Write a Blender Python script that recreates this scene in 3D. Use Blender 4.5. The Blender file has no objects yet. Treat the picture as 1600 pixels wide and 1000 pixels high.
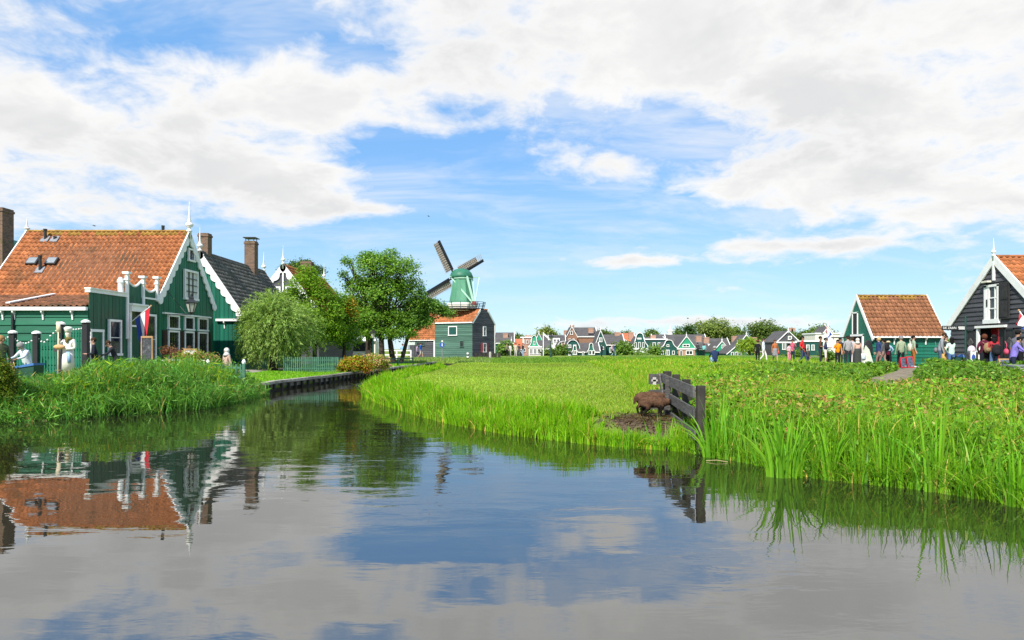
import bpy, math, random
import numpy as np
from mathutils import Vector, Matrix

random.seed(7)
rng = np.random.default_rng(11)
PI = math.pi
scene = bpy.context.scene
COL = scene.collection

# ------------------------------------------------------------------ camera
F_PX, CX, HY, EYE = 1111.0, 800.0, 545.0, 1.75      # focal length, centre, horizon row, eye height above the water
cam_data = bpy.data.cameras.new('camera')
cam_data.sensor_width = 36.0
cam_data.lens = 36.0 * F_PX / 1600.0
cam_data.shift_y = (HY - 500.0) / 1600.0
cam_data.clip_start = 0.1
cam_data.clip_end = 6000.0
cam = bpy.data.objects.new('camera', cam_data)
cam.location = (0, 0, EYE)
cam.rotation_euler = (PI / 2, 0, 0)
COL.objects.link(cam)
scene.camera = cam

# ------------------------------------------------------------------ exposure
scene.view_settings.view_transform = 'Standard'
scene.view_settings.look = 'None'
scene.view_settings.exposure = 0.76
scene.view_settings.gamma = 1.0
scene.view_settings.use_curve_mapping = False
scene.cycles.max_bounces = 7
scene.cycles.diffuse_bounces = 3
scene.cycles.glossy_bounces = 3
scene.cycles.transmission_bounces = 4
scene.cycles.transparent_max_bounces = 12
scene.cycles.use_denoising = True

# ------------------------------------------------------------------ sun
SUN_VEC = Vector((-0.36, -0.74, 0.86)).normalized()   # towards the sun: behind the camera, a little left
sun_data = bpy.data.lights.new('sun', 'SUN')
sun_data.energy = 4.0
sun_data.angle = math.radians(0.6)
sun_data.color = (1.0, 0.955, 0.88)
sun = bpy.data.objects.new('sun', sun_data)
sun.rotation_euler = (-SUN_VEC).to_track_quat('-Z', 'Y').to_euler()
sun.location = (0, 0, 60)
COL.objects.link(sun)


# ------------------------------------------------------------------ node maths
class S:
    """A node socket with operators, so that shader maths reads as maths."""
    def __init__(self, nt, sock): self.nt, self.s = nt, sock
    def op(self, op, *a, clamp=False):
        n = self.nt.nodes.new('ShaderNodeMath'); n.operation = op; n.use_clamp = clamp
        for i, v in enumerate((self,) + a):
            if isinstance(v, S): self.nt.links.new(v.s, n.inputs[i])
            else: n.inputs[i].default_value = v
        return S(self.nt, n.outputs[0])
    def __add__(self, o): return self.op('ADD', o)
    def __sub__(self, o): return self.op('SUBTRACT', o)
    def __mul__(self, o): return self.op('MULTIPLY', o)
    def __truediv__(self, o): return self.op('DIVIDE', o)
    def step(self, a, b):
        n = self.nt.nodes.new('ShaderNodeMapRange'); n.interpolation_type = 'SMOOTHSTEP'
        self.nt.links.new(self.s, n.inputs[0]); n.inputs[1].default_value = a; n.inputs[2].default_value = b
        return S(self.nt, n.outputs[0])


def nmix(nt, fac, a, b, kind='MIX'):
    n = nt.nodes.new('ShaderNodeMix'); n.data_type = 'RGBA'; n.blend_type = kind
    for sock, v in ((n.inputs[0], fac), (n.inputs[6], a), (n.inputs[7], b)):
        if isinstance(v, S): nt.links.new(v.s, sock)
        elif isinstance(v, (int, float)): sock.default_value = v
        else: sock.default_value = (*v[:3], 1)
    return S(nt, n.outputs[2])


def nnoise(nt, vec, scale, detail=4, rough=.5, dist=0.0, lac=2.0):
    n = nt.nodes.new('ShaderNodeTexNoise'); n.inputs['Scale'].default_value = scale
    n.inputs['Detail'].default_value = detail; n.inputs['Roughness'].default_value = rough
    n.inputs['Distortion'].default_value = dist; n.inputs['Lacunarity'].default_value = lac
    if vec is not None: nt.links.new(vec.s, n.inputs['Vector'])
    return S(nt, n.outputs['Fac'])


def ncomb(nt, x, y, z):
    n = nt.nodes.new('ShaderNodeCombineXYZ')
    for i, v in enumerate((x, y, z)):
        if isinstance(v, S): nt.links.new(v.s, n.inputs[i])
        else: n.inputs[i].default_value = v
    return S(nt, n.outputs[0])


# ------------------------------------------------------------------ world: blue sky with broken cloud
world = bpy.data.worlds.new('World')
scene.world = world
world.use_nodes = True
wt = world.node_tree
wt.nodes.clear()
w_out = wt.nodes.new('ShaderNodeOutputWorld')
w_bg = wt.nodes.new('ShaderNodeBackground')
w_bg.inputs['Strength'].default_value = 0.12
sky = wt.nodes.new('ShaderNodeTexSky')
sky.sky_type = 'NISHITA'
sky.sun_disc = False
sky.sun_elevation = math.asin(SUN_VEC.z)
sky.sun_rotation = math.atan2(SUN_VEC.x, SUN_VEC.y)
sky.altitude = 0
sky.air_density = 1.0
sky.dust_density = 0.1
sky.ozone_density = 3.0
tc = wt.nodes.new('ShaderNodeTexCoord')
sep = wt.nodes.new('ShaderNodeSeparateXYZ')
wt.links.new(tc.outputs['Generated'], sep.inputs[0])
dx, dy, dz = (S(wt, sep.outputs[i]) for i in range(3))
den = dz.op('MAXIMUM', 0.0) + 0.27
plan = ncomb(wt, dx / den, dy / den, 0.37)            # a flat layer of cloud overhead, drawn together at the horizon
warp = nnoise(wt, plan, 1.6, 2, .5)
n_big = nnoise(wt, ncomb(wt, dx / den + warp * .25, dy / den, 0.37), 3.1, 8, .60, 0.25)
n_fine = nnoise(wt, ncomb(wt, dx / den + 7.3, dy / den - 3.1, 2.2), 9.0, 4, .62, 0.4)
uv = ncomb(wt, dx / dy.op('MAXIMUM', 0.08), dz / dy.op('MAXIMUM', 0.08), 0.0)


def vmath(op, a, b):
    n = wt.nodes.new('ShaderNodeVectorMath'); n.operation = op; wt.links.new(a.s, n.inputs[0])
    if isinstance(b, S): wt.links.new(b.s, n.inputs[1])
    else: n.inputs[1].default_value = b
    return S(wt, n.outputs['Value' if op == 'DOT_PRODUCT' else 'Vector'])


BANKS = [  # where the big cloud banks (+) and the blue gaps (-) lie: column, row, half widths, amount
    (120, 250, 330, 85, .32), (465, 275, 75, 50, .24), (20, 60, 100, 110, .26), (500, 150, 170, 45, .20),
    (400, 90, 70, 40, .12), (900, 70, 270, 85, .28), (1400, 160, 260, 150, .38), (1500, 310, 170, 45, .24), (1260, 280, 80, 50, .16),
    (1000, 408, 170, 10, .52), (1230, 384, 170, 9, .48), (720, 195, 60, 14, .26), (820, 228, 60, 14, .28), (920, 252, 60, 14, .30), (1030, 282, 70, 14, .30), (1120, 300, 60, 12, .22), (620, 328, 110, 8, .34), (300, 350, 300, 10, .05),
    (780, 296, 60, 14, .24), (600, 375, 110, 9, .34), (1045, 503, 90, 9, .46), (1110, 452, 50, 7, .40), (820, 512, 90, 10, .40), (1250, 505, 200, 8, .38), (940, 330, 60, 22, .14),
    (250, 38, 110, 36, -.30), (440, 22, 80, 20, -.22), (560, 85, 50, 26, -.30), (700, 290, 130, 60, -.36), (300, 235, 60, 12, -.12), (440, 215, 40, 18, -.14),
    (1000, 210, 180, 34, -.34), (740, 168, 50, 14, -.16), (700, 440, 340, 60, -.32), (1060, 335, 190, 36, -.26),
    (1250, 475, 420, 55, -.34), (330, 400, 320, 28, -.32), (860, 325, 200, 40, -.22), (560, 225, 60, 18, -.16)]
bias = None
for (px, py, sx, sy, am) in BANKS:
    a = vmath('MULTIPLY', vmath('SUBTRACT', uv, ((px - CX) / F_PX, (HY - py) / F_PX, 0)), (.707 * F_PX / sx, .707 * F_PX / sy, 0))
    g = (vmath('DOT_PRODUCT', a, a) * -1.0).op('EXPONENT')
    bias = g * am if bias is None else g.op('MULTIPLY_ADD', am, bias)
dens = (n_big - .5) * 1.25 + (n_fine - .5) * .58 + bias * .85 + .52
mask = dens.step(0.37, 0.78)
thick = dens.step(0.60, 0.95)
lump = ((nnoise(wt, ncomb(wt, dx / den - 2.0, dy / den + 5.0, 1.1), 2.6, 4, .58, 0.5) - .5) * 1.7 + (n_big - n_fine) * .4 + .5).step(.2, .8)
veil = nnoise(wt, ncomb(wt, dx / den * .7 + warp * .5, dy / den * 1.8, 4.0), 2.6, 5, .66, 0.3).step(.38, .80) * .62 * (dz.step(.06, .24) * .6 + .4) + .03
shade = (thick * .45 + lump * .55) * (thick * .7 + .3)
cloud_col = nmix(wt, shade, (5.0, 4.96, 4.9), (3.85, 3.87, 3.92))
clear = nmix(wt, dz.step(-.02, .30), (1.75, 3.3, 4.65), (.80, 2.3, 4.7))     # thin summer haze brightens the lower sky
sky_col = nmix(wt, .72, S(wt, sky.outputs[0]), clear)
cover = mask.op('MAXIMUM', veil) * dz.step(-0.01, 0.05)
full = nmix(wt, cover, sky_col, cloud_col)
wt.links.new(full.s, w_bg.inputs['Color'])
wt.links.new(w_bg.outputs[0], w_out.inputs[0])
world.cycles.sampling_method = 'MANUAL'
world.cycles.sample_map_resolution = 512


# ------------------------------------------------------------------ pixels to places
def at(px, py, d):
    return Vector(((px - CX) * d / F_PX, d, EYE + (HY - py) * d / F_PX))


def ss(a, b, x):
    t = np.clip((np.asarray(x, float) - a) / (b - a), 0, 1)
    return t * t * (3 - 2 * t)


# ------------------------------------------------------------------ objects
def tag(o, label=None, cat=None, group=None, kind=None):
    if label: o['label'] = label
    if cat: o['category'] = cat
    if group: o['group'] = group
    if kind: o['kind'] = kind
    return o


def thing(name, label, cat, loc, group=None):
    o = bpy.data.objects.new(name, None)
    o.empty_display_size = 0.3
    COL.objects.link(o)
    o.location = loc
    return tag(o, label, cat, group)


def origin(o):
    while o.parent is not None: o = o.parent
    return Vector(o.location)


def mesh_np(name, verts, quads=None, tris=None, cols=None, mats=(), smooth=False, midx=None):
    me = bpy.data.meshes.new(name)
    verts = np.asarray(verts, np.float32).reshape(-1, 3)
    nq = 0 if quads is None else len(quads)
    ntr = 0 if tris is None else len(tris)
    idx = np.concatenate([np.asarray(a, np.int32).ravel() for a in (quads, tris) if a is not None and len(a)])
    starts = np.concatenate([np.arange(nq) * 4, nq * 4 + np.arange(ntr) * 3]).astype(np.int32)
    me.vertices.add(len(verts)); me.vertices.foreach_set('co', verts.ravel())
    me.loops.add(len(idx)); me.loops.foreach_set('vertex_index', idx)
    me.polygons.add(nq + ntr); me.polygons.foreach_set('loop_start', starts)
    if midx is not None: me.polygons.foreach_set('material_index', np.asarray(midx, np.int32))
    if smooth: me.polygons.foreach_set('use_smooth', np.ones(nq + ntr, bool))
    for m in mats: me.materials.append(m)
    me.update(calc_edges=True)
    if cols is not None:
        c = me.color_attributes.new('Col', 'FLOAT_COLOR', 'POINT')
        cc = np.ones((len(verts), 4), np.float32); cc[:, :3] = cols
        c.data.foreach_set('color', cc.ravel())
    return me


def place(name, me, parent=None, matrix=None, loc=None):
    o = bpy.data.objects.new(name, me)
    COL.objects.link(o)
    if parent is not None:
        o.parent = parent
        if matrix is not None: o.matrix_local = Matrix.Translation(-origin(parent)) @ matrix
    else:
        if matrix is not None: o.matrix_world = matrix
        if loc is not None: o.location = loc
    return o


class MB:
    """Collects shapes in world coordinates and links them as one mesh object."""
    def __init__(self): self.v, self.f, self.m = [], [], []; self.mi = 0
    def add(self, vs, fs):
        b = len(self.v); self.v += [tuple(p) for p in vs]
        for f in fs: self.f.append([i + b for i in f]); self.m.append(self.mi)
        return self
    def box(self, x0, x1, y0, y1, z0, z1):
        return self.add([(x0, y0, z0), (x1, y0, z0), (x1, y1, z0), (x0, y1, z0), (x0, y0, z1), (x1, y0, z1), (x1, y1, z1), (x0, y1, z1)],
                        [(0, 3, 2, 1), (4, 5, 6, 7), (0, 1, 5, 4), (1, 2, 6, 5), (2, 3, 7, 6), (3, 0, 4, 7)])
    def obox(self, c, a, b, d):
        c, a, b, d = Vector(c), Vector(a), Vector(b), Vector(d)
        p = [c + sx * a + sy * b + sz * d for sz in (-1, 1) for sx, sy in ((-1, -1), (1, -1), (1, 1), (-1, 1))]
        return self.add(p, [(0, 3, 2, 1), (4, 5, 6, 7), (0, 1, 5, 4), (1, 2, 6, 5), (2, 3, 7, 6), (3, 0, 4, 7)])
    def bar(self, p, q, w, t, up=(0, 0, 1)):
        p, q = Vector(p), Vector(q); ax = (q - p); L = ax.length; ax.normalize()
        s = ax.cross(Vector(up))
        if s.length < 1e-4: s = ax.cross(Vector((1, 0, 0)))
        s.normalize(); n = s.cross(ax)
        return self.obox((p + q) / 2, ax * L / 2, s * w / 2, n * t / 2)
    def prism(self, poly, ext):
        n = len(poly); ext = Vector(ext); p = [Vector(a) for a in poly]
        return self.add(p + [a + ext for a in p], [tuple(range(n))[::-1], tuple(range(n, 2 * n))] + [(i, (i + 1) % n, n + (i + 1) % n, n + i) for i in range(n)])
    def tube(self, pts, rad, n=8, cap=True):
        pts = [Vector(p) for p in pts]
        if not isinstance(rad, (list, tuple)): rad = [rad] * len(pts)
        vs, fs = [], []; ref = None
        for i, p in enumerate(pts):
            t = (pts[min(i + 1, len(pts) - 1)] - pts[max(i - 1, 0)]).normalized()
            if ref is None: ref = Vector((0, 0, 1)) if abs(t.z) < .9 else Vector((1, 0, 0))
            s = t.cross(ref)
            if s.length < 1e-4: s = t.cross(Vector((0, 1, 0)))
            s.normalize(); q = s.cross(t); ref = q
            for k in range(n):
                a = 2 * PI * k / n; vs.append(p + (s * math.cos(a) + q * math.sin(a)) * rad[i])
        for i in range(len(pts) - 1):
            for k in range(n):
                fs.append((i * n + k, i * n + (k + 1) % n, (i + 1) * n + (k + 1) % n, (i + 1) * n + k))
        if cap:
            fs.append(tuple(range(n))[::-1]); fs.append(tuple(range((len(pts) - 1) * n, len(pts) * n)))
        return self.add(vs, fs)
    def lathe(self, c, prof, n=12, sx=1, sy=1):
        vs, fs = [], []
        for (r, z) in prof:
            for k in range(n):
                a = 2 * PI * (k + .5) / n; vs.append((c[0] + r * sx * math.cos(a), c[1] + r * sy * math.sin(a), c[2] + z))
        for i in range(len(prof) - 1):
            for k in range(n): fs.append((i * n + k, i * n + (k + 1) % n, (i + 1) * n + (k + 1) % n, (i + 1) * n + k))
        fs.append(tuple(range(n))[::-1]); fs.append(tuple(range((len(prof) - 1) * n, len(prof) * n)))
        return self.add(vs, fs)
    def ball(self, c, rx, ry, rz, n=12, m=8):
        pr = [(max(math.sin(PI * i / m), .02), -math.cos(PI * i / m)) for i in range(m + 1)]
        vs = []; b = MB(); b.lathe((0, 0, 0), pr, n)
        return self.add([(c[0] + x * rx, c[1] + y * ry, c[2] + z * rz) for x, y, z in b.v], b.f)
    def mesh(self, name, mats, org=(0, 0, 0), smooth=False):
        me = bpy.data.meshes.new(name); o = Vector(org)
        me.from_pydata([Vector(p) - o for p in self.v], [], self.f)
        for m in (mats if isinstance(mats, (list, tuple)) else [mats]): me.materials.append(m)
        me.polygons.foreach_set('material_index', self.m)
        if smooth: me.polygons.foreach_set('use_smooth', [True] * len(self.f))
        me.update()
        return me
    def build(self, name, mats, parent=None, loc=(0, 0, 0), smooth=False):
        org = origin(parent) if parent is not None else Vector(loc)
        o = place(name, self.mesh(name, mats, org, smooth), parent)
        if parent is None: o.location = org
        return o


# ------------------------------------------------------------------ materials
MATS = {}


def mat(name, col, rough=.65, var=.18, scale=5., bump=0., bscale=30., spec=.3, stretch=(1, 1, 1), rnd=0., dirt=None, dirt_amt=.0, metal=0.):
    """Procedural surface: base colour, blotchy variation, grain relief, a random tone per object or loose piece."""
    if name in MATS: return MATS[name]
    m = bpy.data.materials.new(name); m.use_nodes = True; nt = m.node_tree
    b = nt.nodes['Principled BSDF']
    tcn = nt.nodes.new('ShaderNodeTexCoord'); mp = nt.nodes.new('ShaderNodeMapping')
    nt.links.new(tcn.outputs['Object'], mp.inputs[0]); mp.inputs['Scale'].default_value = stretch
    vec = S(nt, mp.outputs[0])
    n1 = nnoise(nt, vec, scale, 5, .6)
    c = Vector(col[:3])
    res = nmix(nt, n1.step(.25, .75), tuple(c * (1 - var)), tuple(min(x * (1 + var), .95) for x in c))
    if rnd > 0:
        oi = nt.nodes.new('ShaderNodeObjectInfo'); ge = nt.nodes.new('ShaderNodeNewGeometry')
        r = (S(nt, oi.outputs['Random']) + S(nt, ge.outputs['Random Per Island'])).op('FRACT')
        k = r * (2 * rnd) + (1 - rnd)
        res = nmix(nt, 1.0, res, ncomb(nt, k, k, k), 'MULTIPLY')
    if dirt is not None:
        n2 = nnoise(nt, vec, scale * .37, 6, .65)
        res = nmix(nt, n2.step(.5, .72) * dirt_amt, res, dirt)
    nt.links.new(res.s, b.inputs['Base Color'])
    b.inputs['Roughness'].default_value = rough
    b.inputs['Specular IOR Level'].default_value = spec
    b.inputs['Metallic'].default_value = metal
    if bump > 0:
        bn = nt.nodes.new('ShaderNodeBump'); bn.inputs['Strength'].default_value = bump; bn.inputs['Distance'].default_value = .02
        n3 = nnoise(nt, vec, bscale, 4, .6)
        nt.links.new(n3.s, bn.inputs['Height']); nt.links.new(bn.outputs[0], b.inputs['Normal'])
    MATS[name] = m
    return m


def leaf_mat(name, trans=.42, rough=.5, gloss=.05, gain=(2.05, 1.92, 1.3)):
    """Thin plant matter: colour from the mesh, light comes through it."""
    if name in MATS: return MATS[name]
    m = bpy.data.materials.new(name); m.use_nodes = True; nt = m.node_tree; nt.nodes.clear()
    out = nt.nodes.new('ShaderNodeOutputMaterial')
    at_ = nt.nodes.new('ShaderNodeAttribute'); at_.attribute_name = 'Col'
    c = nmix(nt, 1.0, S(nt, at_.outputs['Color']), gain, 'MULTIPLY')
    d = nt.nodes.new('ShaderNodeBsdfPrincipled'); d.inputs['Roughness'].default_value = rough
    d.inputs['Specular IOR Level'].default_value = gloss * 4
    t = nt.nodes.new('ShaderNodeBsdfTranslucent')
    tcx = nmix(nt, 1.0, c, (1.25, 1.2, .55), 'MULTIPLY')
    nt.links.new(c.s, d.inputs['Base Color']); nt.links.new(tcx.s, t.inputs['Color'])
    mx = nt.nodes.new('ShaderNodeMixShader'); mx.inputs[0].default_value = trans
    nt.links.new(d.outputs[0], mx.inputs[1]); nt.links.new(t.outputs[0], mx.inputs[2])
    nt.links.new(mx.outputs[0], out.inputs[0])
    MATS[name] = m
    return m


def glass_mat(name='window_glass'):
    if name in MATS: return MATS[name]
    m = bpy.data.materials.new(name); m.use_nodes = True; nt = m.node_tree
    b = nt.nodes['Principled BSDF']
    tcn = nt.nodes.new('ShaderNodeTexCoord')
    n1 = nnoise(nt, S(nt, tcn.outputs['Object']), 1.3, 4, .6)
    nt.links.new(nmix(nt, n1.step(.4, .7), (.012, .016, .018), (.05, .055, .055)).s, b.inputs['Base Color'])
    b.inputs['Roughness'].default_value = .06
    b.inputs['Specular IOR Level'].default_value = .6
    MATS[name] = m
    return m


WHITE = mat('white_paint', (.84, .83, .79), .5, .05, 3, .08, 25, dirt=(.5, .48, .42), dirt_amt=.35)
CREAM = mat('cream_paint', (.72, .68, .57), .55, .06, 3)
GREEN_A = mat('green_paint_gable', (.012, .135, .075), .5, .18, 1.2, .12, 18, .2, (6, 6, .35), rnd=.2, dirt=(.045, .14, .10), dirt_amt=.45)
GREEN_B = mat('green_paint_extension', (.007, .088, .045), .42, .2, 1.5, .1, 12, .25, (4, 4, .35), rnd=.18, dirt=(.045, .14, .10), dirt_amt=.45)
GREEN_C = mat('green_paint_boards', (.014, .125, .066), .5, .2, 1.5, .15, 22, .3, (.5, .5, 5), rnd=.14, dirt=(.045, .14, .10), dirt_amt=.45)
GREEN_D = mat('green_paint_house', (.009, .12, .076), .45, .15, 1.5, .1, 15, .3, (4, 4, .4), rnd=.18, dirt=(.045, .14, .10), dirt_amt=.45)
GREEN_F = mat('green_fence_paint', (.012, .15, .085), .5, .2, 3, .1, 30, rnd=.18)
GREEN_PALE = mat('pale_green_paint', (.075, .20, .13), .6, .2, 3, .1, 30, rnd=.18)
TAR = mat('black_tarred_boards', (.07, .07, .077), .62, .3, 2, .3, 25, .25, (.4, .4, 5), rnd=.22)
TAR_FLAT = mat('black_paint', (.022, .022, .024), .55, .2, 5)
ORANGE_TILE = mat('orange_pantile', (.37, .132, .050), .75, .30, 2.2, .3, 40, .15, rnd=.24, dirt=(.13, .075, .035), dirt_amt=.85)
BROWN_TILE = mat('weathered_pantile', (.25, .11, .055), .8, .3, 7, .25, 40, .15, rnd=.26, dirt=(.10, .065, .035), dirt_amt=.85)
DARK_TILE = mat('dark_pantile', (.17, .075, .04), .85, .35, 3, .25, 40, .15, rnd=.4, dirt=(.05, .045, .03), dirt_amt=.9)  # darker, blotchier tile tone for the lower roof and the roof slabs
MOSS_TILE = mat('mossy_ridge_pantile', (.30, .17, .04), .85, .3, 3, .3, 40, .15, rnd=.3, dirt=(.16, .15, .03), dirt_amt=.9)
GREY_TILE = mat('grey_pantile', (.15, .14, .128), .75, .3, 4, .25, 40, .2, rnd=.3, dirt=(.045, .04, .03), dirt_amt=.6)
SLATE = mat('far_grey_roof', (.088, .083, .082), .75, .2, 1.2, .2, 8, .2, dirt=(.07, .065, .06), dirt_amt=.6)
FAR_ORANGE = mat('far_orange_roof', (.42, .13, .06), .8, .25, 1.2, .2, 8)


def brick_mat(name, c1, c2, mortar, sc):
    """Brickwork: courses with mortar joints, each brick its own tone."""
    m = mat(name, c1, .9, .3, 8, .2, 40, .1); nt = m.node_tree; b = nt.nodes['Principled BSDF']
    tcn = nt.nodes.new('ShaderNodeTexCoord'); sp_ = nt.nodes.new('ShaderNodeSeparateXYZ'); nt.links.new(tcn.outputs['Object'], sp_.inputs[0])
    vec = ncomb(nt, S(nt, sp_.outputs[0]) + S(nt, sp_.outputs[1]), S(nt, sp_.outputs[2]), 0.0)
    br = nt.nodes.new('ShaderNodeTexBrick'); nt.links.new(vec.s, br.inputs['Vector']); br.inputs['Scale'].default_value = sc
    br.inputs['Color1'].default_value = (*c1, 1); br.inputs['Color2'].default_value = (*c2, 1); br.inputs['Mortar'].default_value = (*mortar, 1)
    br.inputs['Mortar Size'].default_value = .03; br.inputs['Brick Width'].default_value = .9; br.inputs['Row Height'].default_value = .3; br.inputs['Bias'].default_value = -.2
    moss = nnoise(nt, S(nt, tcn.outputs['Object']), 1.6, 5, .65)
    nt.links.new(nmix(nt, moss.step(.5, .75) * .7, S(nt, br.outputs['Color']), (.09, .085, .03)).s, b.inputs['Base Color'])
    return m


BRICK = brick_mat('brown_brick', (.20, .115, .075), (.10, .06, .042), (.24, .21, .17), 4.0)
FAR_BRICK = mat('far_pink_brick', (.40, .24, .17), .9, .12, 3)
FAR_BROWN = mat('far_brown_brick', (.26, .14, .09), .9, .15, 3)
FAR_GREEN = mat('far_green_boards', (.02, .13, .095), .6, .15, 2)
FAR_TEAL = mat('far_dark_green_boards', (.014, .075, .062), .6, .15, 2)
FAR_LIGHT = mat('far_bright_green_boards', (.03, .30, .16), .6, .12, 2)
FAR_GREY = mat('far_dark_grey_boards', (.07, .07, .075), .7, .15, 2)
LEAD = mat('lead_flashing', (.22, .23, .25), .5, .2, 6)
IRON = mat('dark_iron', (.02, .021, .022), .45, .2, 10, spec=.5)
WOOD = mat('grey_weathered_wood', (.10, .095, .09), .85, .35, 3, .5, 30, .1, (1.5, 1.5, 9), rnd=.2, dirt=(.04, .037, .034), dirt_amt=.6)
WOOD_DK = mat('dark_wet_wood', (.045, .04, .034), .8, .35, 4, .4, 25, .15, rnd=.25, dirt=(.03, .035, .015), dirt_amt=.6)
TAN_WOOD = mat('tan_wood', (.42, .25, .11), .7, .2, 6, .15, 40)
BARK = mat('tree_bark', (.055, .045, .036), .95, .4, 5, .7, 14, .05, (3, 3, .6))
RED_PAINT = mat('red_paint', (.42, .018, .03), .5, .12, 5)
GLASS = glass_mat()
CURTAIN = mat('white_curtain', (.62, .62, .58), .9, .12, 2, .1, 10, .05, (6, 6, .5))
STONE = mat('pale_stone', (.42, .40, .36), .85, .2, 6, .3, 30)
LEAF = leaf_mat('leaf_surface')
BLADE = leaf_mat('blade_surface', .4, .45, .06)

# ================================================================== THE SETTING
WATER_EDGE = [(-60, -60), (-34, -12), (-22, 4), (-16, 12), (-12.2, 16.9), (-10.8, 18.5), (-9.2, 20.5), (-9.3, 24), (-9.75, 27.5), (-9.95, 29.5), (-9.55, 35), (-9.15, 42),
              (-8.8, 50), (-8.3, 63), (-8.1, 75), (-7, 79), (-6.2, 78), (-5.8, 65), (-5.75, 50), (-6.0, 38), (-6.05, 31), (-5.55, 26.5), (-4.3, 22.9), (-2.8, 19.4), (-1.5, 16.6),
              (0, 14.4), (1.19, 13.2), (2.25, 12.5), (3.0, 12.05), (3.65, 11), (4.2, 9.6), (5.1, 8.9), (5.55, 8.3), (5.75, 7.7), (7.5, 6.6), (10, 4), (14, -4), (24, -60)]
_E = np.array(WATER_EDGE, float)


def shore(x, y):
    """Signed distance to the water's edge, positive on land."""
    x = np.asarray(x, float); y = np.asarray(y, float); sh = x.shape
    x = x.ravel(); y = y.ravel()
    best = np.full(x.shape, 1e9); inside = np.zeros(x.shape, bool)
    n = len(_E)
    for i in range(n):
        ax, ay = _E[i]; bx, by = _E[(i + 1) % n]
        ex, ey = bx - ax, by - ay
        t = np.clip(((x - ax) * ex + (y - ay) * ey) / (ex * ex + ey * ey), 0, 1)
        best = np.minimum(best, (x - ax - t * ex) ** 2 + (y - ay - t * ey) ** 2)
        if ay != by:
            c = ((ay > y) != (by > y)) & (x < ex * (y - ay) / ey + ax)
            inside ^= c
    d = np.sqrt(best)
    return np.where(inside, -d, d).reshape(sh)


def ground_z(x, y, sd=None):
    x = np.asarray(x, float); y = np.asarray(y, float)
    if sd is None: sd = shore(x, y)
    quay = (x < -7.4) & (y > 28.2) & (y < 85)
    w = np.where(quay, .12, 1.0)
    t = np.clip(sd / w, 0, 1)
    z = .40 * t * t * (3 - 2 * t) - .9 * ss(0, 1.2, -sd)
    bumps = .035 * np.sin(x * 1.3 + .7 * y) * np.sin(y * 1.1 - .5 * x) + .03 * np.sin(x * .43 + 1.1) * np.sin(y * .37)
    z = z + bumps * ss(.4, 3, sd)
    rise = .30 * ss(21, 29, y - .25 * (x - 14)) * ss(7, 13, x)
    far = .24 * ss(70, 84, y)
    z = z + np.maximum(rise, far) * ss(0, 3, sd)
    z = z + .08 * ss(-11, -15, x) * ss(22, 27, y) * ss(0, 2, sd)
    z = z - .55 * ss(112, 130, y)
    return z


def gz(x, y): return float(ground_z(np.array([x]), np.array([y]))[0])


def axis_grid(segs):
    out = [segs[0][0]]
    for a, b, st in segs:
        n = max(1, int(round((b - a) / st))); out += list(a + (b - a) * (np.arange(n) + 1) / n)
    return np.array(out)


gx = axis_grid([(-3000, -600, 600), (-600, -120, 60), (-120, -40, 8), (-40, -16, .8), (-16, 12, .25), (12, 40, .7), (40, 120, 8), (120, 600, 60), (600, 3000, 600)])
gy = axis_grid([(-600, -120, 80), (-120, -10, 10), (-10, 5, 1.0), (5, 32, .25), (32, 90, .6), (90, 140, 2.5), (140, 400, 26), (400, 3000, 400)])
GX, GY = np.meshgrid(gx, gy)
GZ = ground_z(GX, GY)
ny, nx = GX.shape
ii = (np.arange(ny - 1)[:, None] * nx + np.arange(nx - 1)[None, :]).ravel()
g_quads = np.stack([ii, ii + 1, ii + 1 + nx, ii + nx], 1)


def ground_material():
    m = bpy.data.materials.new('meadow_ground'); m.use_nodes = True; nt = m.node_tree; b = nt.nodes['Principled BSDF']
    ge = nt.nodes.new('ShaderNodeNewGeometry'); pos = S(nt, ge.outputs['Position'])
    sp = nt.nodes.new('ShaderNodeSeparateXYZ'); nt.links.new(pos.s, sp.inputs[0])
    X, Y, Z = (S(nt, sp.outputs[i]) for i in range(3))
    n1 = nnoise(nt, pos, .35, 6, .6); n2 = nnoise(nt, pos, 3.0, 6, .65); n3 = nnoise(nt, pos, 18., 4, .6)
    c = nmix(nt, n1.step(.35, .65), (.12, .22, .02), (.21, .26, .045))
    c = nmix(nt, n2.step(.4, .7) * .7, c, (.10, .165, .02))
    c = nmix(nt, n3.step(.5, .75) * .6, c, (.19, .22, .045))
    mud = nmix(nt, n3.step(.3, .7), (.05, .034, .022), (.13, .095, .062))
    a = (X - 2.65) / 1.0; bb = (Y - 13.8) / 1.2
    r = (a * a + bb * bb).op('SQRT') + (n2 - .5) * 2.2 + .35
    c = nmix(nt, r.step(1.42, 1.0), c, mud)
    c = nmix(nt, (Z + n2 * .12).step(.24, .12), c, (.03, .026, .016))
    nt.links.new(c.s, b.inputs['Base Color']); b.inputs['Roughness'].default_value = .95
    b.inputs['Specular IOR Level'].default_value = .1
    bn = nt.nodes.new('ShaderNodeBump'); bn.inputs['Strength'].default_value = .6; bn.inputs['Distance'].default_value = .06
    nt.links.new((n2 + n3 * .5).s, bn.inputs['Height']); nt.links.new(bn.outputs[0], b.inputs['Normal'])
    return m


ground = place('ground', mesh_np('ground', np.stack([GX.ravel(), GY.ravel(), GZ.ravel()], 1), quads=g_quads, mats=[ground_material()], smooth=True))
tag(ground, 'grassy polder ground with banks down to the water', kind='structure')


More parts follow.
